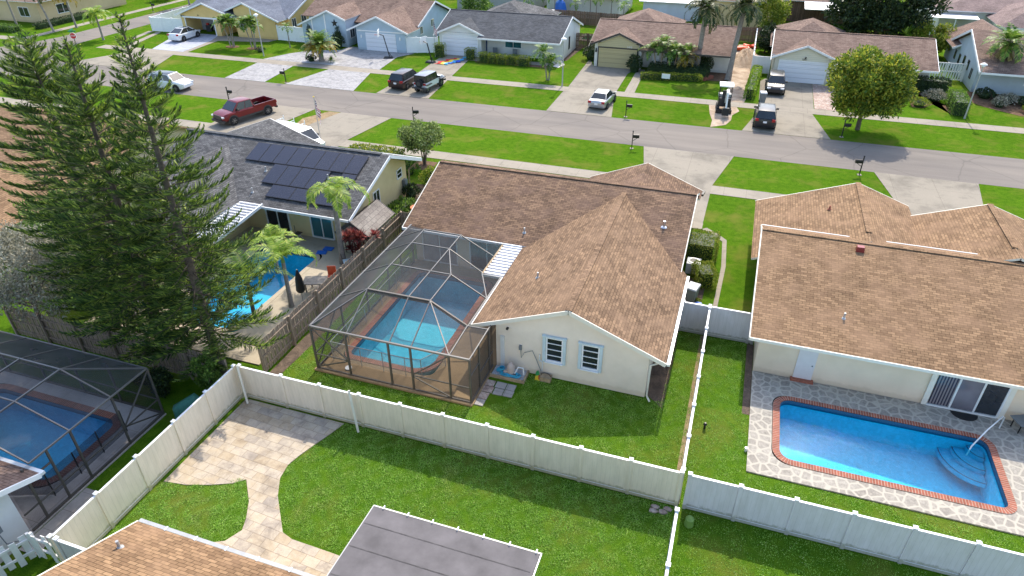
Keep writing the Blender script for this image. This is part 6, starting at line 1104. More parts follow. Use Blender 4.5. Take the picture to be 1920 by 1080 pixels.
pl_ = MB().prism(oc, 'y', -.06, -.035, 'sign_white').prism(oc2, 'y', -.068, -.05, 'sign_red').build('sign_plate', ss, world=False); tt = text_obj('STOP', .27, (0, -.075, 2.75), (R(90), 0, 0), 'sign_white', None, 'lettering'); tt.parent = pl_
MB().box(-.45, .45, -.015, .015, 3.2, 3.36, 'sign_green').build('street_name_sign', ss, world=False); MB().box(-.015, .015, -.45, .45, 3.38, 3.54, 'sign_green').build('street_name_sign', ss, world=False)
for lab, loc, hh, a in (('tall black basketball hoop on the blue house\'s grey pavers', (-42.3, 76.5), 3.0, R(200)), ('smaller basketball hoop on the white house\'s lawn', (-36.4, 76.2), 2.5, R(170))):
    b_ = thing('basketball_hoop', lab, 'basketball hoop', (*loc, .03), a); MB().rbox(0, 0, 0, .18, 1.2, .7, 0, 'black_metal', .8).build('base', b_, world=False); MB().beam((-.2, 0, .1), (.35, 0, hh - .3), .1, 'black_metal').beam((-.5, 0, .1), (0, 0, .9), .05, 'black_metal').beam((.35, 0, hh - .3), (.9, 0, hh - .1), .07, 'black_metal').build('pole', b_, world=False)
    bb = MB().box(.9, .94, -.6, .6, hh - .4, hh + .4, 'white_paint').box(.945, .955, -.25, .25, hh - .25, hh + .15, 'black_metal').build('backboard', b_, world=False); rg = [(1.2 + .22 * math.cos(k * math.pi / 6), .22 * math.sin(k * math.pi / 6), hh - .2) for k in range(13)]; MB().tube(rg, .015, 'orange', 5).beam((.94, 0, hh - .2), (1.0, 0, hh - .2), .04, 'orange').build('rim', b_, world=False)
def flag(label, loc, hh, L=1.5, Hh=.9, fz=None, droop=True):
    t = thing('flag', label, 'flag', (*loc, 0)); MB().tube([(0, 0, 0), (0, 0, hh)], .035, 'alum_grey', 8).tube([(0, 0, hh), (0, 0, hh + .08)], .06, 'yellow', 8).build('pole', t, world=False); m_ = MB(); m2 = MB(); nx, nz = 13, 10; zt = hh - .15
    def P_(u, v):     # hanging cloth with folds
        return (.04 + u * .34 + .03 * math.sin(v * 6), .16 * math.sin(u * 9 + v * 2) * (.3 + u), zt - v * Hh * 1.15 - u * 1.25)
    for i in range(nx):
        for j in range(nz):
            u0, u1, v0, v1 = i / nx, (i + 1) / nx, j / nz, (j + 1) / nz; can = u0 < .4 and v0 < .5; (m2 if can else m_).face([P_(u0, v0), P_(u1, v0), P_(u1, v1), P_(u0, v1)], 'navy' if can else ('flag_red' if int(v0 * 13) % 2 == 0 else 'flag_white'))
            if can and (i + j) % 2 == 0: cx = P_((u0 + u1) / 2, (v0 + v1) / 2); m2.rbox(cx[0], cx[1] - .02, cx[2] - .02, cx[2] + .02, .03, .01, 0, 'flag_white')
    c_ = m_.build('cloth', t, world=False); m2.build('canton', c_, world=False); return t
flag('American flag hanging from a pole beside the white van', (-34.9, 49.3), 3.7); flag('American flag hanging from a pole at the corner of the white house', (-37.0, 78.9), 4.4)
bin_('grey wheelie bin on the sidewalk edge by the dark SUVs', (2.1, 72.0), R(10)); bin_('grey wheelie bin with a pale lid behind the gate fence', (-.72, 33.0), R(-15)); bb_ = bin_('blue-lidded bin behind the white fence by the cream house', (1.9, 85.2), 0)
for c_ in bpy.data.objects:
    if c_.parent == bb_ and c_.name.startswith('lid'): c_.data.materials[0] = MATS['rb_cyan'] if 'rb_cyan' in MATS else MATS['blue_toy']
# ------------------------------------------------------------ small yard objects
ac = thing('air_conditioner', 'grey air conditioner unit beside the clipped hedges', 'air conditioner', (-.98, 36.4, 0)); MB().rbox(0, 0, .05, .75, .8, .8, 0, 'ac_grey').build('case', ac, world=False); MB().tube([(0, 0, .75), (0, 0, .79)], .34, 'alum_white', 18).tube([(0, 0, .79), (0, 0, .8)], .26, 'black_metal', 16).build('fan_grille', ac, world=False)
tag(MB().tube([(-.28, 32.55, 0), (-.28, 32.55, .18), (-.28, 32.55, .3)], [.16, .22, .2], 'blue_toy', 12).rbox(-.05, 32.5, 0, .12, .4, .22, .5, 'blue_toy').build('flower_pot'), 'bright blue flower pot on the soil behind the gate fence', 'flower pot')
shrub('flowering_plant', 'small yellow flowering plant beside the blue pot', 'plant', (-.35, 32.9, 0), .22, .35, 250, .09, 'leaf_yellow', 3)
tag(MB().tube([(-18.75, 35.6, 0), (-18.75, 35.6, 1.5), (-18.75, 35.6, 1.95)], [.2, .3, .38], 'terracotta', 14).tube([(-18.75, 35.6, 1.95), (-18.75, 35.6, 2.0)], .4, 'terracotta', 14).build('terracotta_urn'), 'terracotta pot showing above the short wooden fence', 'pot')
pad = thing('equipment_pad', 'timber-edged pebble bed under the pool equipment', 'garden bed', (-8.4, 23.9, 0)); MB().box(-9.15, -7.55, 23.5, 24.27, .0, .09, 'gravel').build('pebbles', pad); MB().beam((-9.2, 23.45, .08), (-7.5, 23.45, .08), .09, 'timber', .16).beam((-7.5, 23.4, .08), (-7.5, 24.28, .08), .09, 'timber', .16).build('edging', pad)
rnd = random.Random(4); k = 0
lay = [(-9.05, 22.95, .55, .42), (-8.45, 22.95, .5, .42), (-7.95, 22.95, .42, .42), (-8.95, 22.5, .5, .4), (-8.42, 22.48, .45, .42), (-7.93, 22.5, .45, .42), (-8.98, 22.02, .42, .45), (-8.98, 21.55, .4, .42)]
for i, (x, y, a, b) in enumerate(lay):
    tag(sheet('paving_slab', [(x - a / 2, y - b / 2), (x + a / 2, y - b / 2), (x + a / 2, y + b / 2), (x - a / 2, y + b / 2)], .045, 'slab' if i % 3 else 'pavers_red', None, .04), ['pale slab touching the cage corner in the top row of slabs', 'middle slab of the row against the timber edging', 'right slab of the row against the timber edging', 'reddish left slab of the second row beside the cage', 'mottled middle slab of the second row on the lawn', 'outermost right slab of the second row on the lawn', 'reddish single slab on the strip along the cage', 'last slab of the strip nearest the long fence'][i], 'paving slab', 'paving slabs outside the cage door')
pf_ = thing('pool_filter', 'beige pool filter tank standing among blue hoses', 'pool filter', (-8.25, 23.8, .09)); MB().tube([(0, 0, 0), (0, 0, .1), (0, 0, .55), (0, 0, .66), (0, 0, .72)], [.16, .19, .19, .1, .05], 'pvc_beige', 14).build('tank', pf_, world=False, smooth=50); MB().tube([(-.3, -.05, .12), (-.15, -.05, .2), (0, 0, .2)], .1, 'pvc_beige', 10).build('pump', pf_, world=False); MB().tube([(.2, 0, .1), (.35, .1, .45), (.6, .1, .45), (.62, .1, .05)], .035, 'white_paint', 8).build('pipe', pf_, world=False)
ho = MB(); pts = []
for i in range(120): a = i * .26; r_ = .32 + .08 * math.sin(i * .37); pts.append((-8.25 + r_ * 1.35 * math.cos(a) , 23.72 + r_ * .55 * math.sin(a), .13 + .02 * math.sin(i * .9) + .0009 * i))
ho.tube(pts, .025, 'pool_blue_hose', 6); tag(ho.build('hose', smooth=60), 'coiled bright blue pool hose around the beige filter', 'hose')
pts = [(-8.9 + .13 * math.cos(i * .5) + .004 * i, 23.9 + .15 * math.sin(i * .5), .12 + .004 * i) for i in range(50)]; tag(MB().tube(pts, .028, 'pool_blue_hose', 6).build('hose', smooth=60), 'smaller bundle of blue hose against the cage corner', 'hose')
to = thing('garden_toy', 'red, yellow and green plastic garden toy against the cream wall', 'toy', (-6.95, 23.95, 0)); MB().rbox(0, 0, 0, .3, .25, .16, 0, 'yellow', .6).build('base', to, world=False); MB().rbox(0, .02, .28, .5, .2, .14, .4, 'green_plastic', .5).build('top', to, world=False); MB().rbox(.1, -.05, .1, .3, .08, .08, .4, 'red').build('handle', to, world=False)
bk = thing('wicker_basket', 'brown planter basket beside the garden toy', 'planter', (-6.55, 24.0, 0)); MB().rbox(0, 0, 0, .28, .5, .3, 0, 'timber', 1.1).build('basket', bk, world=False); pts = [(.24 * math.cos(math.pi * k / 8), 0, .28 + .18 * math.sin(math.pi * k / 8)) for k in range(9)]; MB().tube(pts, .015, 'black_metal', 5).build('handle', bk, world=False)
tag(MB().tube([(.87, 17.75, 0), (.87, 17.75, .35), (.87, 17.75, .45)], [.17, .16, .08], 'crownshaft', 12).build('utility_dome'), 'small pale green dome at the foot of the bluish fence', 'utility marker') ; MATS['crownshaft']
for i, (x, y) in enumerate(((-.45, 18.15), (-.15, 18.0), (-.5, 17.95), (.02, 18.2))): tag(MB().slab([(x + .17 * math.cos(a) * (1 + .2 * math.sin(3 * a + i)), y + .1 * math.sin(a), .07) for a in (2 * math.pi * k / 8 for k in range(8))], .07, 'terracotta' if False else 'pavers_red').build('stepping_stone'), ['flat pinkish stone nearest the fence left of its corner', 'flat pinkish stone right of the lowest one below the fence', 'flat pinkish stone lowest left below the fence corner', 'flat pinkish stone touching the fence corner post'][i], 'stone', 'flat stones by the fence corner')
tag(MB().tube([(.95, 23.1, 0), (.95, 23.1, .25)], .05, 'black_metal', 8).tube([(.95, 23.1, .25), (.95, 23.1, .34)], [.09, .04], 'black_metal', 8).build('garden_light'), 'small black garden light on the lawn beside the white fence', 'garden light'); tag(MB().tube([(2.72, 22.3, 0), (2.72, 22.3, .2)], .06, 'alum_white', 8).build('sprinkler'), 'small white sprinkler at the corner of the stone patio', 'sprinkler')
# right patio
hr = thing('handrail', 'white handrail curving from the patio into the blue pool', 'handrail', (12.5, 26.6, 0)); MB().tube([(13.1, 27.1, .08), (13.1, 27.1, .7), (12.95, 26.95, .86), (12.3, 26.2, .55), (11.75, 25.55, .05), (11.68, 25.45, -.4)], .03, 'alum_white', 8).build('rail', hr, smooth=60)
m_ = MB(); A = [(11.85 + .55 * math.cos(a), 27.68 - .5 * math.sin(a), .085) for a in (math.pi * k / 12 for k in range(13))]; m_.slab(A, .02, 'rubber'); tag(m_.build('door_mat'), 'black half-round doormat in front of the sliding door', 'doormat')
for i, (x, y, a) in enumerate(((13.9, 27.3, .4), (14.5, 26.9, 1.1))):
    c_ = thing('patio_table' if i == 0 else 'patio_chair', ['small grey patio table cut by the right edge', 'dark metal patio chair at the right edge of the patio'][i], ['table', 'chair'][i], (x, y, .06), a)
    if i == 0: MB().rbox(0, 0, .5, .54, .7, .7, 0, 'plastic_grey').build('tabletop', c_, world=False)
    else: MB().rbox(0, 0, .4, .44, .5, .5, 0, 'black_metal').build('seat', c_, world=False); MB().rbox(0, .24, .44, .95, .5, .04, 0, 'black_metal').build('backrest', c_, world=False)
    for sx in (-.22, .22):
        for sy in (-.22, .22): MB().beam((sx, sy, 0), (sx, sy, .5 if i == 0 else .4), .035, 'black_metal').build('leg', c_, world=False)
# left patio
for i, (x, y, a) in enumerate(((-23.45, 31.3, .3), (-23.3, 31.85, .1))): tag(MB().rbox(x, y, .065, .12, .62, .42, a, 'blue_toy').build('kickboard'), ['blue float board nearest the palm pool\'s far corner', 'blue float board closer to the yellow house'][i], 'float', 'blue float boards on the patio')
st_ = thing('stool', 'small white folding stool against the yellow wall', 'stool', (-25.85, 32.45, .06)); MB().rbox(0, 0, .42, .46, .4, .35, 0, 'dark_trim').build('seat', st_, world=False)
for sx in (-1, 1): MB().beam((-.18 * sx, -.15, 0), (.18 * sx, -.12, .42), .025, 'white_paint').beam((-.18 * sx, .15, 0), (.18 * sx, .12, .42), .025, 'white_paint').build('leg', st_, world=False)
um = thing('parasol', 'closed dark purple-black parasol standing by the wooden fence', 'parasol', (-21.55, 26.3, .06)); MB().tube([(0, 0, 0), (0, 0, 2.0)], .03, 'alum_grey', 8).build('pole', um, world=False); MB().tube([(0, 0, .55), (0, 0, .7), (0, 0, 1.4), (0, 0, 1.95)], [.2, .27, .2, .05], 'black_metal', 9).build('canopy', um, world=False)
tb = thing('patio_table', 'grey-brown patio table between the parasol and the wooden fence', 'table', (-21.3, 27.35, .06)); MB().rbox(0, 0, .68, .73, 1.3, .9, R(20), 'palm_trunk').build('tabletop', tb, world=False)
for a, b in ((-.5, -.3), (.5, -.3), (-.5, .3), (.5, .3)): MB().beam((a, b, 0), (a, b, .68), .06, 'palm_trunk').build('leg', tb, world=False)
ch = thing('patio_chair', 'orange-backed chair half hidden by the palm fronds', 'chair', (-20.9, 28.4, .06), R(20)); MB().rbox(0, 0, .4, .45, .5, .5, 0, 'orange').build('seat', ch, world=False); MB().rbox(0, .25, .45, 1.0, .5, .05, 0, 'orange').build('backrest', ch, world=False)
for sx in (-.2, .2):
    for sy in (-.2, .2): MB().beam((sx, sy, 0), (sx, sy, .4), .03, 'black_metal').build('leg', ch, world=False)
lc = thing('deck_chair', 'folding deck chair with a light blue seat beside the tall palm', 'chair', (-20.9, 30.3, .06), R(40)); MB().rbox(0, 0, .38, .43, .6, .6, 0, 'shutter_blue').build('seat', lc, world=False); MB().beam((-.3, .3, .4), (-.4, .65, 1.0), .03, 'dark_trim').beam((.3, .3, .4), (.4, .65, 1.0), .03, 'dark_trim').beam((-.4, .65, 1.0), (.4, .65, 1.0), .03, 'dark_trim').build('backrest', lc, world=False)
for sx in (-.28, .28):
    for sy in (-.28, .28): MB().beam((sx, sy, 0), (sx, sy, .38), .03, 'dark_trim').build('leg', lc, world=False)
pts = [(-28.3 + .45 * math.cos(k * .2) * (1 + .2 * math.sin(k * .1)), 30.9 + .3 * math.sin(k * .2), .085) for k in range(36)] + [(-28.4, 31.5, .085), (-28.6, 32.3, .09)]; tag(MB().tube(pts, .02, 'rubber', 5).build('hose', smooth=60), 'thin black hose looped on the grey patio floor', 'hose')
tag(MB().tube([(-24.9, 31.0, .06), (-24.95, 31.05, 1.9)], .02, 'dark_trim', 6).build('pool_pole'), 'thin dark pole standing at the far edge of the palm pool', 'pole')
tc = thing('tarp', 'green tarpaulin draped over something behind the cream fence', 'tarpaulin', (-20.8, 16.6, 0)); flat('tarp_green', (.03, .14, .1), .6, var=.3, scale=6); m_ = MB(); m_.tube([(-21.2, 16.4, .0), (-21.2, 16.4, .5), (-20.7, 16.8, .85), (-20.2, 17.0, .5)], [.35, .4, .35, .1], 'tarp_green', 9); m_.build('cloth', tc, smooth=50)
# rainbow cloths on the driveway and other yard clutter
flat('rb_red', (.55, .02, .02), .8); flat('rb_yellow', (.8, .6, .05), .8); flat('rb_cyan', (.05, .35, .65), .8); flat('rb_blue', (.02, .07, .5), .8)
pc_ = thing('play_parachute', 'crumpled rainbow cloth spread on the white house\'s driveway', 'cloth', (-34.3, 77.2, .03))
for i, (mm, off) in enumerate((('rb_red', -.9), ('rb_yellow', -.35), ('rb_cyan', .2), ('rb_blue', .7))):
    m_ = MB(); n = 14
    P_ = lambda k, w_: (off + w_ * .5 + .25 * math.sin(k * 1.1 + i) + (k - 6) * .09, (k - n / 2) * .22 + (.6 if mm == 'rb_blue' else 0), .04 + .06 * abs(math.sin(k * 1.7 + i + w_ * 2)))
    for k in range(n if mm != 'rb_blue' else 9): m_.face([P_(k, 0), P_(k, 1.1), P_(k + 1, 1.1), P_(k + 1, 0)], mm)
    m_.build('stripe', pc_, world=False)
tag(MB().rbox(-33.0, 79.4, .03, .16, .9, .4, .3, 'rb_cyan').rbox(-32.7, 79.5, .05, .22, .4, .3, 1, 'rb_blue').build('towel'), 'blue crumpled towel beside the round hedge at the white garage', 'towel')
sg = thing('yard_sign', 'small white sign in front of the low hedge of the tan house', 'sign', (-8.2, 76.6, 0)); MB().box(-.45, .45, -.02, .02, .35, .85, 'white_paint').build('board', sg, world=False)
for x in (-.3, .3): MB().beam((x, 0, 0), (x, 0, .36), .03, 'black_metal').build('leg', sg, world=False)
rng = np.random.default_rng(3)
for i, (x, y, r_) in enumerate(((-.9, 93.5, .9), (-.1, 95, .8))): tag(MB().slab([(x + r_ * math.cos(a), y + .6 * r_ * math.sin(a), .5 + .12 * math.sin(3 * a)) for a in (2 * math.pi * k / 9 for k in range(9))], .5, 'orange').build('barrier_netting'), ['orange safety netting heap on the left of the sand trench', 'orange safety netting heap against the white sand-strip fence'][i], 'netting', 'orange netting heaps')
sp = MB(); n = 16
for i in range(n):
    for j in range(n):
        f = lambda i, j: (-2 + 3 * i / n + .5, 85 + 7 * j / n, 1.3 * max(0, 1 - ((i / n - .45) * 2) ** 2) * max(0, math.sin(math.pi * j / n)) * (1 + .2 * math.sin(i * 2.1 + j * 1.3)) + .02)
        sp.face([f(i, j), f(i + 1, j), f(i + 1, j + 1), f(i, j + 1)], 'sand_soil')
struct(sp.build('sand_mound', smooth=60)); tk = thing('tarp_dome', 'round blue tarp-covered trampoline behind the wooden fence', 'covered frame', (-28.3, 106.0, 0)); MB().tube([(0, 0, 0), (0, 0, 1.2), (0, 0, 2.4), (0, 0, 2.9)], [1.0, 1.05, .7, .1], 'blue_toy', 12).build('cover', tk, world=False)
for i, (x, y, n_) in enumerate(((-4.6, 80.0, 'left'), (-3.9, 78.9, 'front'))): tag(MB().rbox(x, y, 0, .35, 1.6, .5, i, 'brick_red').build('brick_stack'), '%s heap of brown bricks in the soil below the tall palms' % n_, 'bricks')
# ------------------------------------------------------------ vegetation
prof1 = [(0, 2.6), (.1, 3.5), (.32, 3.7), (.55, 2.9), (.78, 1.8), (.93, .6), (1, .15)]
prof2 = [(0, 3.1), (.12, 3.6), (.35, 3.2), (.6, 2.4), (.8, 1.3), (.92, .5), (1, .1)]
pine('middle Norfolk pine, the palest green of the tall trees on the left', (-25.2, 19.9, 0), 15.4, prof1, 3, lean=(.4, 0))
pine('slimmest Norfolk pine with its narrow spire nearest the grey roof', (-22.2, 20.0, 0), 16.3, prof2, 8, lean=(.2, .1), phase=.4)
pine('leftmost, darkest Norfolk pine, cut by the left edge', (-28.8, 21.2, 0), 14.8, [(0, 2.6), (.2, 3.3), (.45, 3.5), (.7, 3.0), (.88, 1.8), (1, .4)], 21, lean=(.1, 0), phase=.8)
broadleaf('silver_tree', 'silvery grey-leaved tree between the pines and the corner cage', 'tree', (-33.0, 19.6, 0), 5.5, 3.7, 2.6, 1.0, 5.6, 15000, .17, 'leaf_silver', 11, 60, .14, 10, leafW=.07)
broadleaf('broadleaf_tree', 'small pale green tree at the left edge behind the silvery tree', 'tree', (-38.0, 25.5, 0), 4, 2.4, 2.0, .8, 4.4, 5000, .2, 'leaf_mid', 12, 30, .1, 6)
broadleaf('shrub', 'leafy light-green bush beside the corner of the cream fence', 'shrub', (-20.9, 18.1, 0), 2.4, .75, .6, .3, 2.5, 2200, .16, 'leaf_mid', 14, 18, .05, 5)
broadleaf('shrub', 'dark shrub under the pines behind the cream fence', 'shrub', (-23.4, 17.3, 0), 1.6, 1.0, .6, .1, 1.6, 1800, .16, 'leaf_dark', 15, 16, .05, 5)
PG = 'palms around the left pool'
palm('palm_tree', 'tall palm with drooping bright fronds in front of the solar roof', (-21.5, 30.6, 0), 4.45, 2.8, .52, 9, 'frond_lime', 5, r=.17, lean=(.0, .15), el=(1.25, .7), droop=2.75, vee=.5, hang=.6, lw=.07, n=56, curve=1.0)
palm('palm_tree', 'yellow-green palm leaning over the palm pool next to the parasol', (-21.75, 25.5, 0), 2.6, 2.3, .48, 9, 'frond_lime', 9, r=.12, lean=(-.35, .5), el=(1.4, .5), droop=2.2, vee=.45, hang=.55, lw=.06, n=48, curve=1.1)
palm('palm_tree', 'grey-green palm in front of the pool, nearest the pines', (-23.0, 23.9, 0), 2.3, 2.6, .52, 12, 'frond', 15, r=.11, lean=(-.1, .25), el=(1.3, .1), droop=1.5, vee=.35, hang=.25, lw=.045, n=46, trunkmat='bark')
palm('palm_tree', 'round-headed palm on the far side of the palm pool', (-24.7, 28.4, 0), 1.7, 1.6, .45, 14, 'frond_lime', 19, r=.1, lean=(0, .2), el=(1.4, .5), droop=1.7, vee=.5, hang=.3, lw=.06, n=30)
rosette('cordyline', 'dark red spiky cordyline beside the plastic shed', (-20.75, 31.4, 0), .95, 2.3, 60, 'leaf_red', 4, W=.09, heads=14, cat='plant')
FG = 'leaf_mid'
shrub('shrub', 'long grass clump along the yellow wall near the shed', 'shrub', (-21.3, 37.4, 0), .8, .7, 900, .25, 'leaf_mid', 5, box=(1.2, 3.6)); shrub('shrub', 'dark green shrub at the yellow house corner by the downspout', 'shrub', (-21.7, 40.6, 0), .6, 1.0, 700, .16, 'leaf_dark', 6); shrub('shrub', 'rounded yellow-green bush behind the brown roof edge', 'shrub', (-21.2, 43.3, 0), .9, 1.3, 1100, .16, 'leaf_yellow', 7)
shrub('shrub', 'clump of yellow-green shrubs along the front of the grey-roofed house', 'shrub', (-27.0, 45.2, 0), 1.0, 1.5, 2200, .2, 'leaf_yellow', 8, box=(4.5, 1.3)); shrub('shrub', 'bright bush beside the small front tree', 'shrub', (-23.9, 44.6, 0), .8, 1.1, 900, .18, 'leaf_mid', 9)
broadleaf('broadleaf_tree', 'small multi-stemmed tree on the near lawn before the sidewalk', 'tree', (-23.45, 46.6, 0), 3.3, 1.95, 1.8, 1.35, 3.5, 4600, .22, 'leaf_pale', 31, 34, .06, 12, multi=4, leafW=.1)
broadleaf('broadleaf_tree', 'large rounded green-gold tree casting its shadow on the road', 'tree', (10.55, 66.45, 0), 7, 3.45, 3.3, 1.55, 7.1, 24000, .3, 'leaf_round', 33, 70, .22, 12, leafW=.16, bump=.3)
# clipped hedges by the air conditioner
shrub('hedge', 'large clipped round hedge behind the air conditioner', 'hedge', (-.75, 38.3, 0), 1, 1.5, 5200, .09, 'leaf_yellow', 41, box=(1.9, 2.0)); shrub('hedge', 'smaller slanting clipped hedge between air conditioner and bin', 'hedge', (-.25, 35.3, 0), 1, 1.15, 3200, .09, 'leaf_yellow', 42, box=(1.1, 1.5), rz=.3)
for i, (x, y, l_) in enumerate(((-32.35, 79.1, 'round clipped bush at the corner of the white garage'), (-30.3, 78.45, 'first clipped bush from the left in the row before the white house'), (-29.1, 78.4, 'second clipped bush from the left in the row before the white house'), (-27.9, 78.3, 'third clipped bush from the left in the row before the white house'), (-26.7, 78.5, 'fourth clipped bush from the left in the row before the white house'), (-25.2, 78.3, 'widest clipped bush, at the right end of the row before the white house'), (-36.4, 79.0, 'tall clipped bush left of the white garage'))):
    shrub('clipped_bush', l_, 'bush', (x, y, 0), 1, (1.35, 1.15, 1.1, 1.1, 1.05, 1.15, 1.7)[i], 1000, .11, 'leaf_yellow', 50 + i, 'clipped bushes before the white house', box=((1.2, 1.2), (1.3, 1.1), (1.05, 1.1), (1.15, 1.1), (1.1, 1.1), (1.5, 1.1), (1.3, 1.1))[i])
shrub('hedge', 'low clipped hedge along the front lawn of the tan house', 'hedge', (-7.7, 77.4, 0), 1, .75, 3200, .13, 'leaf_yellow', 60, box=(6.6, .8), rz=.13); shrub('hedge', 'bright lime hedge strip between the sand and the driveway', 'hedge', (1.0, 77.3, 0), 1, 1.25, 4200, .14, 'leaf_lime', 61, box=(.95, 9.6), rz=-.05)
shrub('hedge', 'curved clipped hedge by the white garden wall', 'hedge', (20.1, 75.4, 0), 1, 1.5, 3200, .12, 'leaf_mid', 62, box=(1.4, 4.2), rz=-.05); shrub('hedge', 'dark box hedge filling the planting under the cluster of palms', 'hedge', (-7.2, 79.6, 0), 1, 1.1, 2800, .16, 'leaf_dark', 63, box=(6.6, 2.6))
shrub('shrub', 'potted leafy shrub at the corner of the khaki garage', 'shrub', (-12.2, 79.6, 0), .85, 1.8, 900, .2, 'leaf_dark', 64); shrub('shrub', 'dark green round shrub left of the khaki garage', 'shrub', (-18.1, 83.4, 0), 1.1, 1.6, 900, .18, 'leaf_dark', 65); shrub('shrub', 'dark columnar shrub behind the tall palm trunk', 'shrub', (-4.4, 81.2, 0), .75, 2.1, 900, .18, 'leaf_dark', 66)
shrub('shrub', 'dark green shrubs under the eave left of the grey-blue house', 'shrub', (18.0, 81.0, 0), 1, 1.5, 1600, .2, 'leaf_dark', 67, box=(4.4, 1.2)); shrub('shrub', 'low olive shrub in the lawn beside the curved hedge', 'shrub', (16.9, 75.6, 0), .85, .8, 700, .15, 'leaf_yellow', 68); shrub('shrub', 'bluish flowering shrubs beside the curved hedge', 'shrub', (18.6, 78.2, 0), 1.1, 1.0, 900, .16, 'leaf_silver', 69); shrub('shrub', 'dark shrub left of the olive shrub', 'shrub', (16.2, 78.4, 0), .8, .9, 700, .16, 'leaf_dark', 70)
for i, (x, y, r_, m_) in enumerate(((23.6, 80.6, .9, 'leaf_dark'), (25.4, 79.3, .9, 'leaf_silver'), (24.3, 77.8, .7, 'leaf_silver'), (27.0, 78.6, 1.0, 'leaf_dark'), (26.6, 76.4, .7, 'leaf_yellow'))):
    shrub('shrub', ['dark shrub at the foot of the shaggy palm', 'greyish shrub in the middle of the curved bed at the right', 'small greyish shrub at the front of the curved bed at the right', 'dark shrub rightmost in the curved bed', 'yellow-green shrub at the bed\'s right front edge'][i], 'shrub', (x, y, 0), r_, .9, 600, .18, m_, 80 + i)
shrub('shrub', 'dark green shrub against the blue house under its star', 'shrub', (-51.0, 79.3, 0), .8, 1.9, 700, .2, 'leaf_dark', 71); shrub('shrub', 'small dark shrub left of the sago palm\'s trunk', 'shrub', (-50.6, 72.3, .03), .6, .75, 500, .14, 'leaf_dark', 72); rosette('agave', 'small spiky plant right of the sago palm\'s trunk', (-47.9, 72.4, .03), .75, .8, 90, 'leaf_mid', 73, cat='plant')
shrub('topiary', 'narrow dark climber panel on the blue house left of the sago palm', 'plant', (-55.6, 79.95, .6), .35, 1.8, 350, .15, 'leaf_dark', 74); shrub('topiary', 'narrow dark climber panel on the blue house under the star', 'plant', (-51.3, 79.95, .7), .35, 1.8, 350, .15, 'leaf_dark', 75)
# street palms
sago = palm('sago_palm', 'stout sago-like palm with golden lower fronds in the grey paver circle', (-49.45, 72.75, .03), 2.0, 2.5, .55, 44, 'frond', 25, r=.28, el=(1.5, -.1), droop=1.1, vee=.3, hang=.25, lw=.1, n=22, shaft=False)
rng = np.random.default_rng(77); parts = []
for i in range(34): parts += frond(rng, (0, 0, 1.95), i * 2.4, rng.uniform(.0, .45), 1.25, 2.3, .55, 20, .12, .2, hang=.4)
V, F_ = join(parts); raw_mesh('golden_fronds', V, F_, 'frond_gold', sago)
palm('palm_tree', 'left of the two tall royal palms before the tan house', (-5.3, 80.8, 0), 7.0, 3.1, .75, 20, 'frond_dark', 35, r=.27, lean=(.15, 0), el=(1.2, -.5), droop=1.7, vee=.25, hang=.45, lw=.14, n=30); palm('palm_tree', 'right, leaning one of the two tall royal palms by the sand strip', (-1.7, 79.45, 0), 7.4, 3.1, .75, 20, 'frond_dark', 36, r=.27, lean=(.5, 1.0), el=(1.2, -.5), droop=1.7, vee=.25, hang=.45, lw=.14, n=30)
palm('palm_cluster', 'cluster of leaning multi-stemmed palms in front of the tan house', (-9.2, 80.1, 0), 2.6, 1.8, .55, 12, 'frond', 37, r=.07, el=(1.3, -.2), droop=1.5, lw=.11, n=20, stems=[(-.6, 0, -.5, .1, 2.6), (-.1, .1, .0, .2, 3.2), (.5, 0, .5, 0, 2.7), (1.4, 0, .2, .1, 2.3), (2.2, .1, .5, .1, 2.5)], shaft=False, trunkmat='timber', cat='palms')
palm('palm_tree', 'short yellowing palm to the right of the multi-stemmed cluster', (-6.5, 80.0, 0), 2.0, 1.8, .5, 16, 'frond_gold', 38, r=.09, el=(1.3, -.3), droop=1.5, lw=.07, n=18, shaft=False)
palm('palm_tree', 'small twin-trunk palm on the white house\'s lawn by the street lamp', (-20.75, 73.3, 0), 2.2, 1.6, .5, 13, 'frond', 39, r=.07, el=(1.3, -.2), droop=1.5, lw=.1, n=20, stems=[(-.1, 0, -.55, 0, 3.0), (.1, 0, .25, 0, 2.1)], shaft=False)
for i, (x, y) in enumerate(((-64.9, 75.7), (-61.55, 75.75))):
    palm('palm_cluster', ['left multi-stemmed palm in front of the yellow house', 'right multi-stemmed palm in front of the yellow house'][i], (x, y, 0), 3.0, 1.5, .5, 12, 'frond', 43 + i, r=.07, el=(1.3, -.1), droop=1.3, vee=.5, lw=.13, n=18, stems=[(-.25, 0, -.6, 0, 3.0), (.05, .1, -.1, .1, 3.4), (.3, 0, .25, 0, 2.9)], shaft=False, group='multi-stemmed palms of the yellow house', cat='palms'); pb([(x + 1.0 * math.cos(a), y + .7 * math.sin(a)) for a in (2 * math.pi * k / 12 for k in range(12))], 'mulch', .03)
palm('palm_tree', 'slender young palm in front of the yellow wall by the lamp', (-57.2, 77.5, 0), 2.6, 1.2, .4, 9, 'frond', 45, r=.06, lw=.07, n=16, shaft=False); shrub('shrub', 'low dark shrub by the street lamp of the yellow house', 'shrub', (-59.6, 74.5, 0), .6, .6, 300, .14, 'leaf_dark', 76)
sp_ = palm('palm_tree', 'shaggy palm with a leaning trunk and dry skirt before the grey-blue house', (24.65, 83.0, 0), 5.2, 2.6, .7, 26, 'frond', 46, r=.34, lean=(.1, 0), el=(1.3, -.5), droop=1.3, vee=.2, hang=.3, lw=.16, n=18, shaft=False, dead=12, trunkmat='bark')
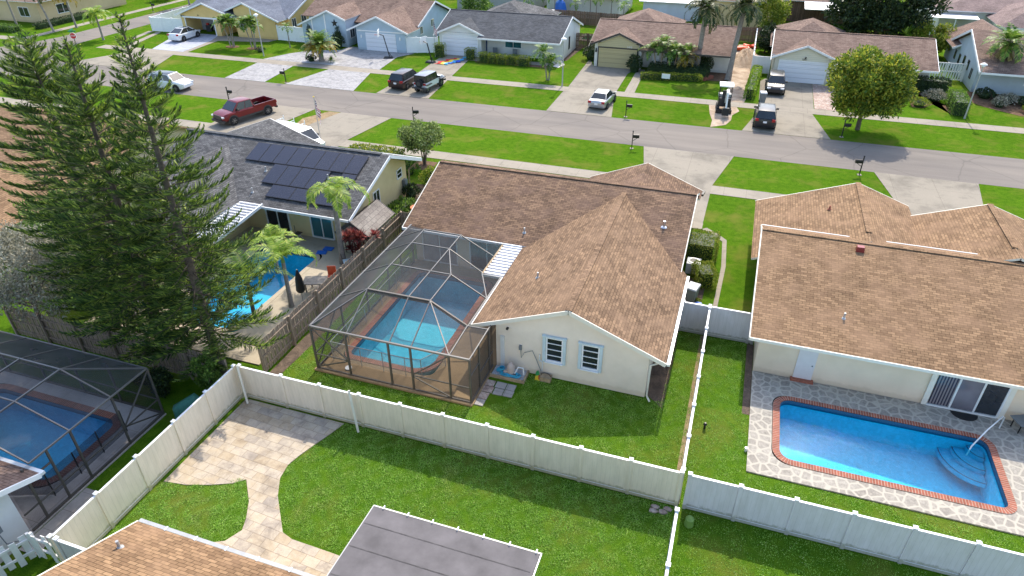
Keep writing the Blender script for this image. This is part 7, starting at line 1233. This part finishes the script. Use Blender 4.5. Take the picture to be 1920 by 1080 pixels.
for i, (x, y, h_, ln_, l_) in enumerate(((-94.8, 78.6, 4.3, (-.5, 0), 'yellowing palm left of the other two over the side-street lawn'), (-84.6, 73.6, 3.1, (-.3, .2), 'green palm standing alone on the corner lawn by the stop sign'), (-95.6, 75.4, 5.0, (-1.2, 0), 'tall grey-trunked palm by the side-street sidewalk'), (-102.2, 75.2, 6.2, (-.4, 0), 'palm with trunk crossing the beige house window'), (-91.0, 98, 5.5, (0, 0), 'palm trunk at the kerb of the cross street near the top edge'))):
    palm('palm_tree', l_, (x, y, 0), h_, 2.4, .65, 16, ('frond_gold', 'frond_lime', 'frond_dark', 'frond_dark', 'frond_dark')[i], 90 + i, r=.13, lean=ln_, el=(1.2, -.2), droop=1.9, vee=.3, hang=.5, lw=.12, n=24)
shrub('hedge', 'dark low hedge in front of the beige house', 'hedge', (-99.5, 80.5, 0), 1, .8, 1500, .2, 'leaf_dark', 77, box=(1.4, 9)); shrub('hedge', 'green hedge at the left edge by the corner sidewalk', 'hedge', (-103.5, 73.8, 0), 1, .9, 1500, .2, 'leaf_mid', 78, box=(6, 1.4)); broadleaf('broadleaf_tree', 'bushy green tree beside the cross street at the top', 'tree', (-98.5, 101, 0), 3, 2.2, 2.0, .3, 3.4, 2500, .3, 'leaf_mid', 79, 24, .15, 5)
# second-row trees
broadleaf('broadleaf_tree', 'big dark tree behind the cream house near the top', 'tree', (14.8, 99.5, 0), 9, 7.0, 4.2, 1.0, 9.6, 26000, .42, 'leaf_dark', 101, 120, .3, 12, leafW=.2, bump=.22); broadleaf('broadleaf_tree', 'bright yellow-green bushy tree behind the louvre fence', 'tree', (21.2, 97.5, 0), 4, 2.9, 2.2, .3, 4.3, 6000, .3, 'leaf_yellow', 102, 40, .12, 6, leafW=.15)
broadleaf('broadleaf_tree', 'yellow-green tree right of the two tall palms at the top', 'tree', (1.9, 101.5, 0), 6, 2.4, 2.2, .5, 6.6, 6500, .32, 'leaf_yellow', 103, 45, .14, 6); broadleaf('broadleaf_tree', 'dark green bush behind the white sand-strip fence', 'tree', (1.9, 93.5, 0), 3, 1.2, 1.8, .1, 3.6, 3500, .26, 'leaf_dark', 104, 25, .1, 5)
rosette('banana_plant', 'broad-leaved banana plant behind the cream house', (18.5, 96.5, 0), 2.2, 3.6, 16, 'leaf_lime', 105, W=.55, heads=3); palm('palm_tree', 'small fan palm between the dark tree and the white patio cover', (20.0, 103.5, 0), 2.8, 1.9, .6, 16, 'frond_dark', 106, r=.15, el=(1.4, -.2), droop=.9, lw=.12, n=14, shaft=False)
palm('palm_tree', 'light green palm bush behind the wooden fence near the top', (-16.6, 99.8, 0), .9, 1.9, .6, 22, 'frond', 107, r=.14, el=(1.5, -.1), droop=1.2, lw=.1, n=16, shaft=False)
for i in range(9):
    x = -33 + i * 1.75 + (i % 3) * .3; palm('palm_tree', ['first', 'second', 'third', 'fourth', 'fifth', 'sixth', 'seventh', 'eighth', 'ninth'][i] + ' slim palm from the left in the row at the top edge', (x, 105 + (i % 2), 0), 2.6 + (i % 4) * .35, 1.4, .5, 8, 'frond', 110 + i, r=.07, el=(1.3, -.2), droop=1.6, lw=.1, n=14, shaft=False, group='slim palms in a row at the top')
rng = np.random.default_rng(12)
for i, (x, y, r_, m_) in enumerate(((-40, 101, 2.6, 'leaf_mid'), (-64, 104, 3.0, 'leaf_dark'), (-54, 103, 2.4, 'leaf_yellow'), (-38, 124, 4, 'leaf_dark'), (-14, 132, 4, 'leaf_mid'), (8, 136, 4.5, 'leaf_dark'), (-80, 108, 3, 'leaf_mid'), (34, 140, 5, 'leaf_dark'))):
    broadleaf('broadleaf_tree', ['light green tree behind the blue house roof', 'dark tree behind the yellow house', 'yellow-green tree between the yellow and blue houses\' backs', 'dark tree past the grey stucco house', 'mid-green tree past the white carport', 'dark tree beyond the brown roof with the patio cover', 'green tree beside the cross street beyond the white fence', 'dark tree beyond the mauve roof'][i], 'tree', (x, y, 0), r_ * 1.6, r_, r_, .5, r_ * 1.7, 2600, .4, m_, 130 + i, 30, .2, 6)
# ------------------------------------------------------------ blades of grass on the near lawns
def inpoly(px, py, poly):
    ins = np.zeros(len(px), bool); n = len(poly)
    for i in range(n):
        (x1, y1), (x2, y2) = poly[i], poly[(i + 1) % n]
        c = ((y1 > py) != (y2 > py)) & (px < (x2 - x1) * (py - y1) / (y2 - y1 + 1e-12) + x1); ins ^= c
    return ins
def turf(label, poly, n, hgt, holes=(), seed=1):
    rng = np.random.default_rng(seed); P_ = np.array(poly); x = rng.uniform(P_[:, 0].min(), P_[:, 0].max(), n * 2); y = rng.uniform(P_[:, 1].min(), P_[:, 1].max(), n * 2); k = inpoly(x, y, poly)
    for h_ in holes: k &= ~inpoly(x, y, h_)
    x, y = x[k][:n], y[k][:n]; m_ = len(x); cl = .6 + .55 * (np.sin(x * 5.1 + 1.3 * np.sin(y * 3.7)) * np.cos(y * 4.7 + np.sin(x * 6.1))); hh = hgt * cl * rng.uniform(.5, 1.3, m_)
    D = nrm(np.stack([rng.normal(size=m_) * 1.1, rng.normal(size=m_) * 1.1, np.ones(m_)], 1)); S = nrm(np.cross(D, rng.normal(size=(m_, 3)))); V, F_ = blades(np.stack([x, y, np.full(m_, .0)], 1), D, S, hh * 1.3, .022)
    tag(raw_mesh('grass', V, F_, 'grass_blade'), label, 'grass', kind='stuff')
yard = [(-19.45, 9.9), (-19.45, 13.1), (-18.4, 13.35), (-17.5, 13.65), (-16.4, 14.35), (-15.6, 13.5), (-15.15, 12.75), (-14.95, 12.2), (-15.3, 11.6), (-16.0, 11.2), (-16.4, 9.9)]
turf('green lawn patch between the cream fence and the pale paved path', yard, 34000, .06, seed=1)
turf('wide green lawn between the paved path and the long vinyl fence', [(-14.15, 18.4), (-14.4, 17.6), (-14.7, 16.8), (-14.95, 16.1), (-15.1, 15.5), (-15.0, 14.8), (-14.55, 14.0), (-13.95, 13.3), (-13.35, 12.65), (-10.9, 12.45), (-9.5, 12.3), (-9.4, 13), (-3.4, 13), (-3.4, 8), (.25, 8), (.25, 18.4)], 155000, .06, seed=2)
turf('lawn between the central cage, the cream gable wall and the white fence', [(-19.4, 18.6), (.25, 18.6), (.25, 30), (-1.05, 30), (-1.1, 24.2), (-7.5, 24.2), (-7.5, 23.4), (-7.6, 22.3), (-8.75, 21.3), (-9.2, 21.1), (-17.6, 21.1), (-17.6, 31), (-18.8, 31), (-18.8, 20.2)], 150000, .055, seed=3)
turf('lawn strip between the white fence and the stone patio of the blue pool', [(.45, 18.6), (22, 18.6), (22, 21.05), (2.72, 21.05), (2.72, 24.6), (2.4, 24.7), (2.4, 30), (.45, 30)], 105000, .055, seed=4)
turf('lawn in front of the white fence at the lower right', [(.45, 9), (.45, 18.4), (24, 18.4), (24, 14), (8, 9)], 80000, .055, seed=5)
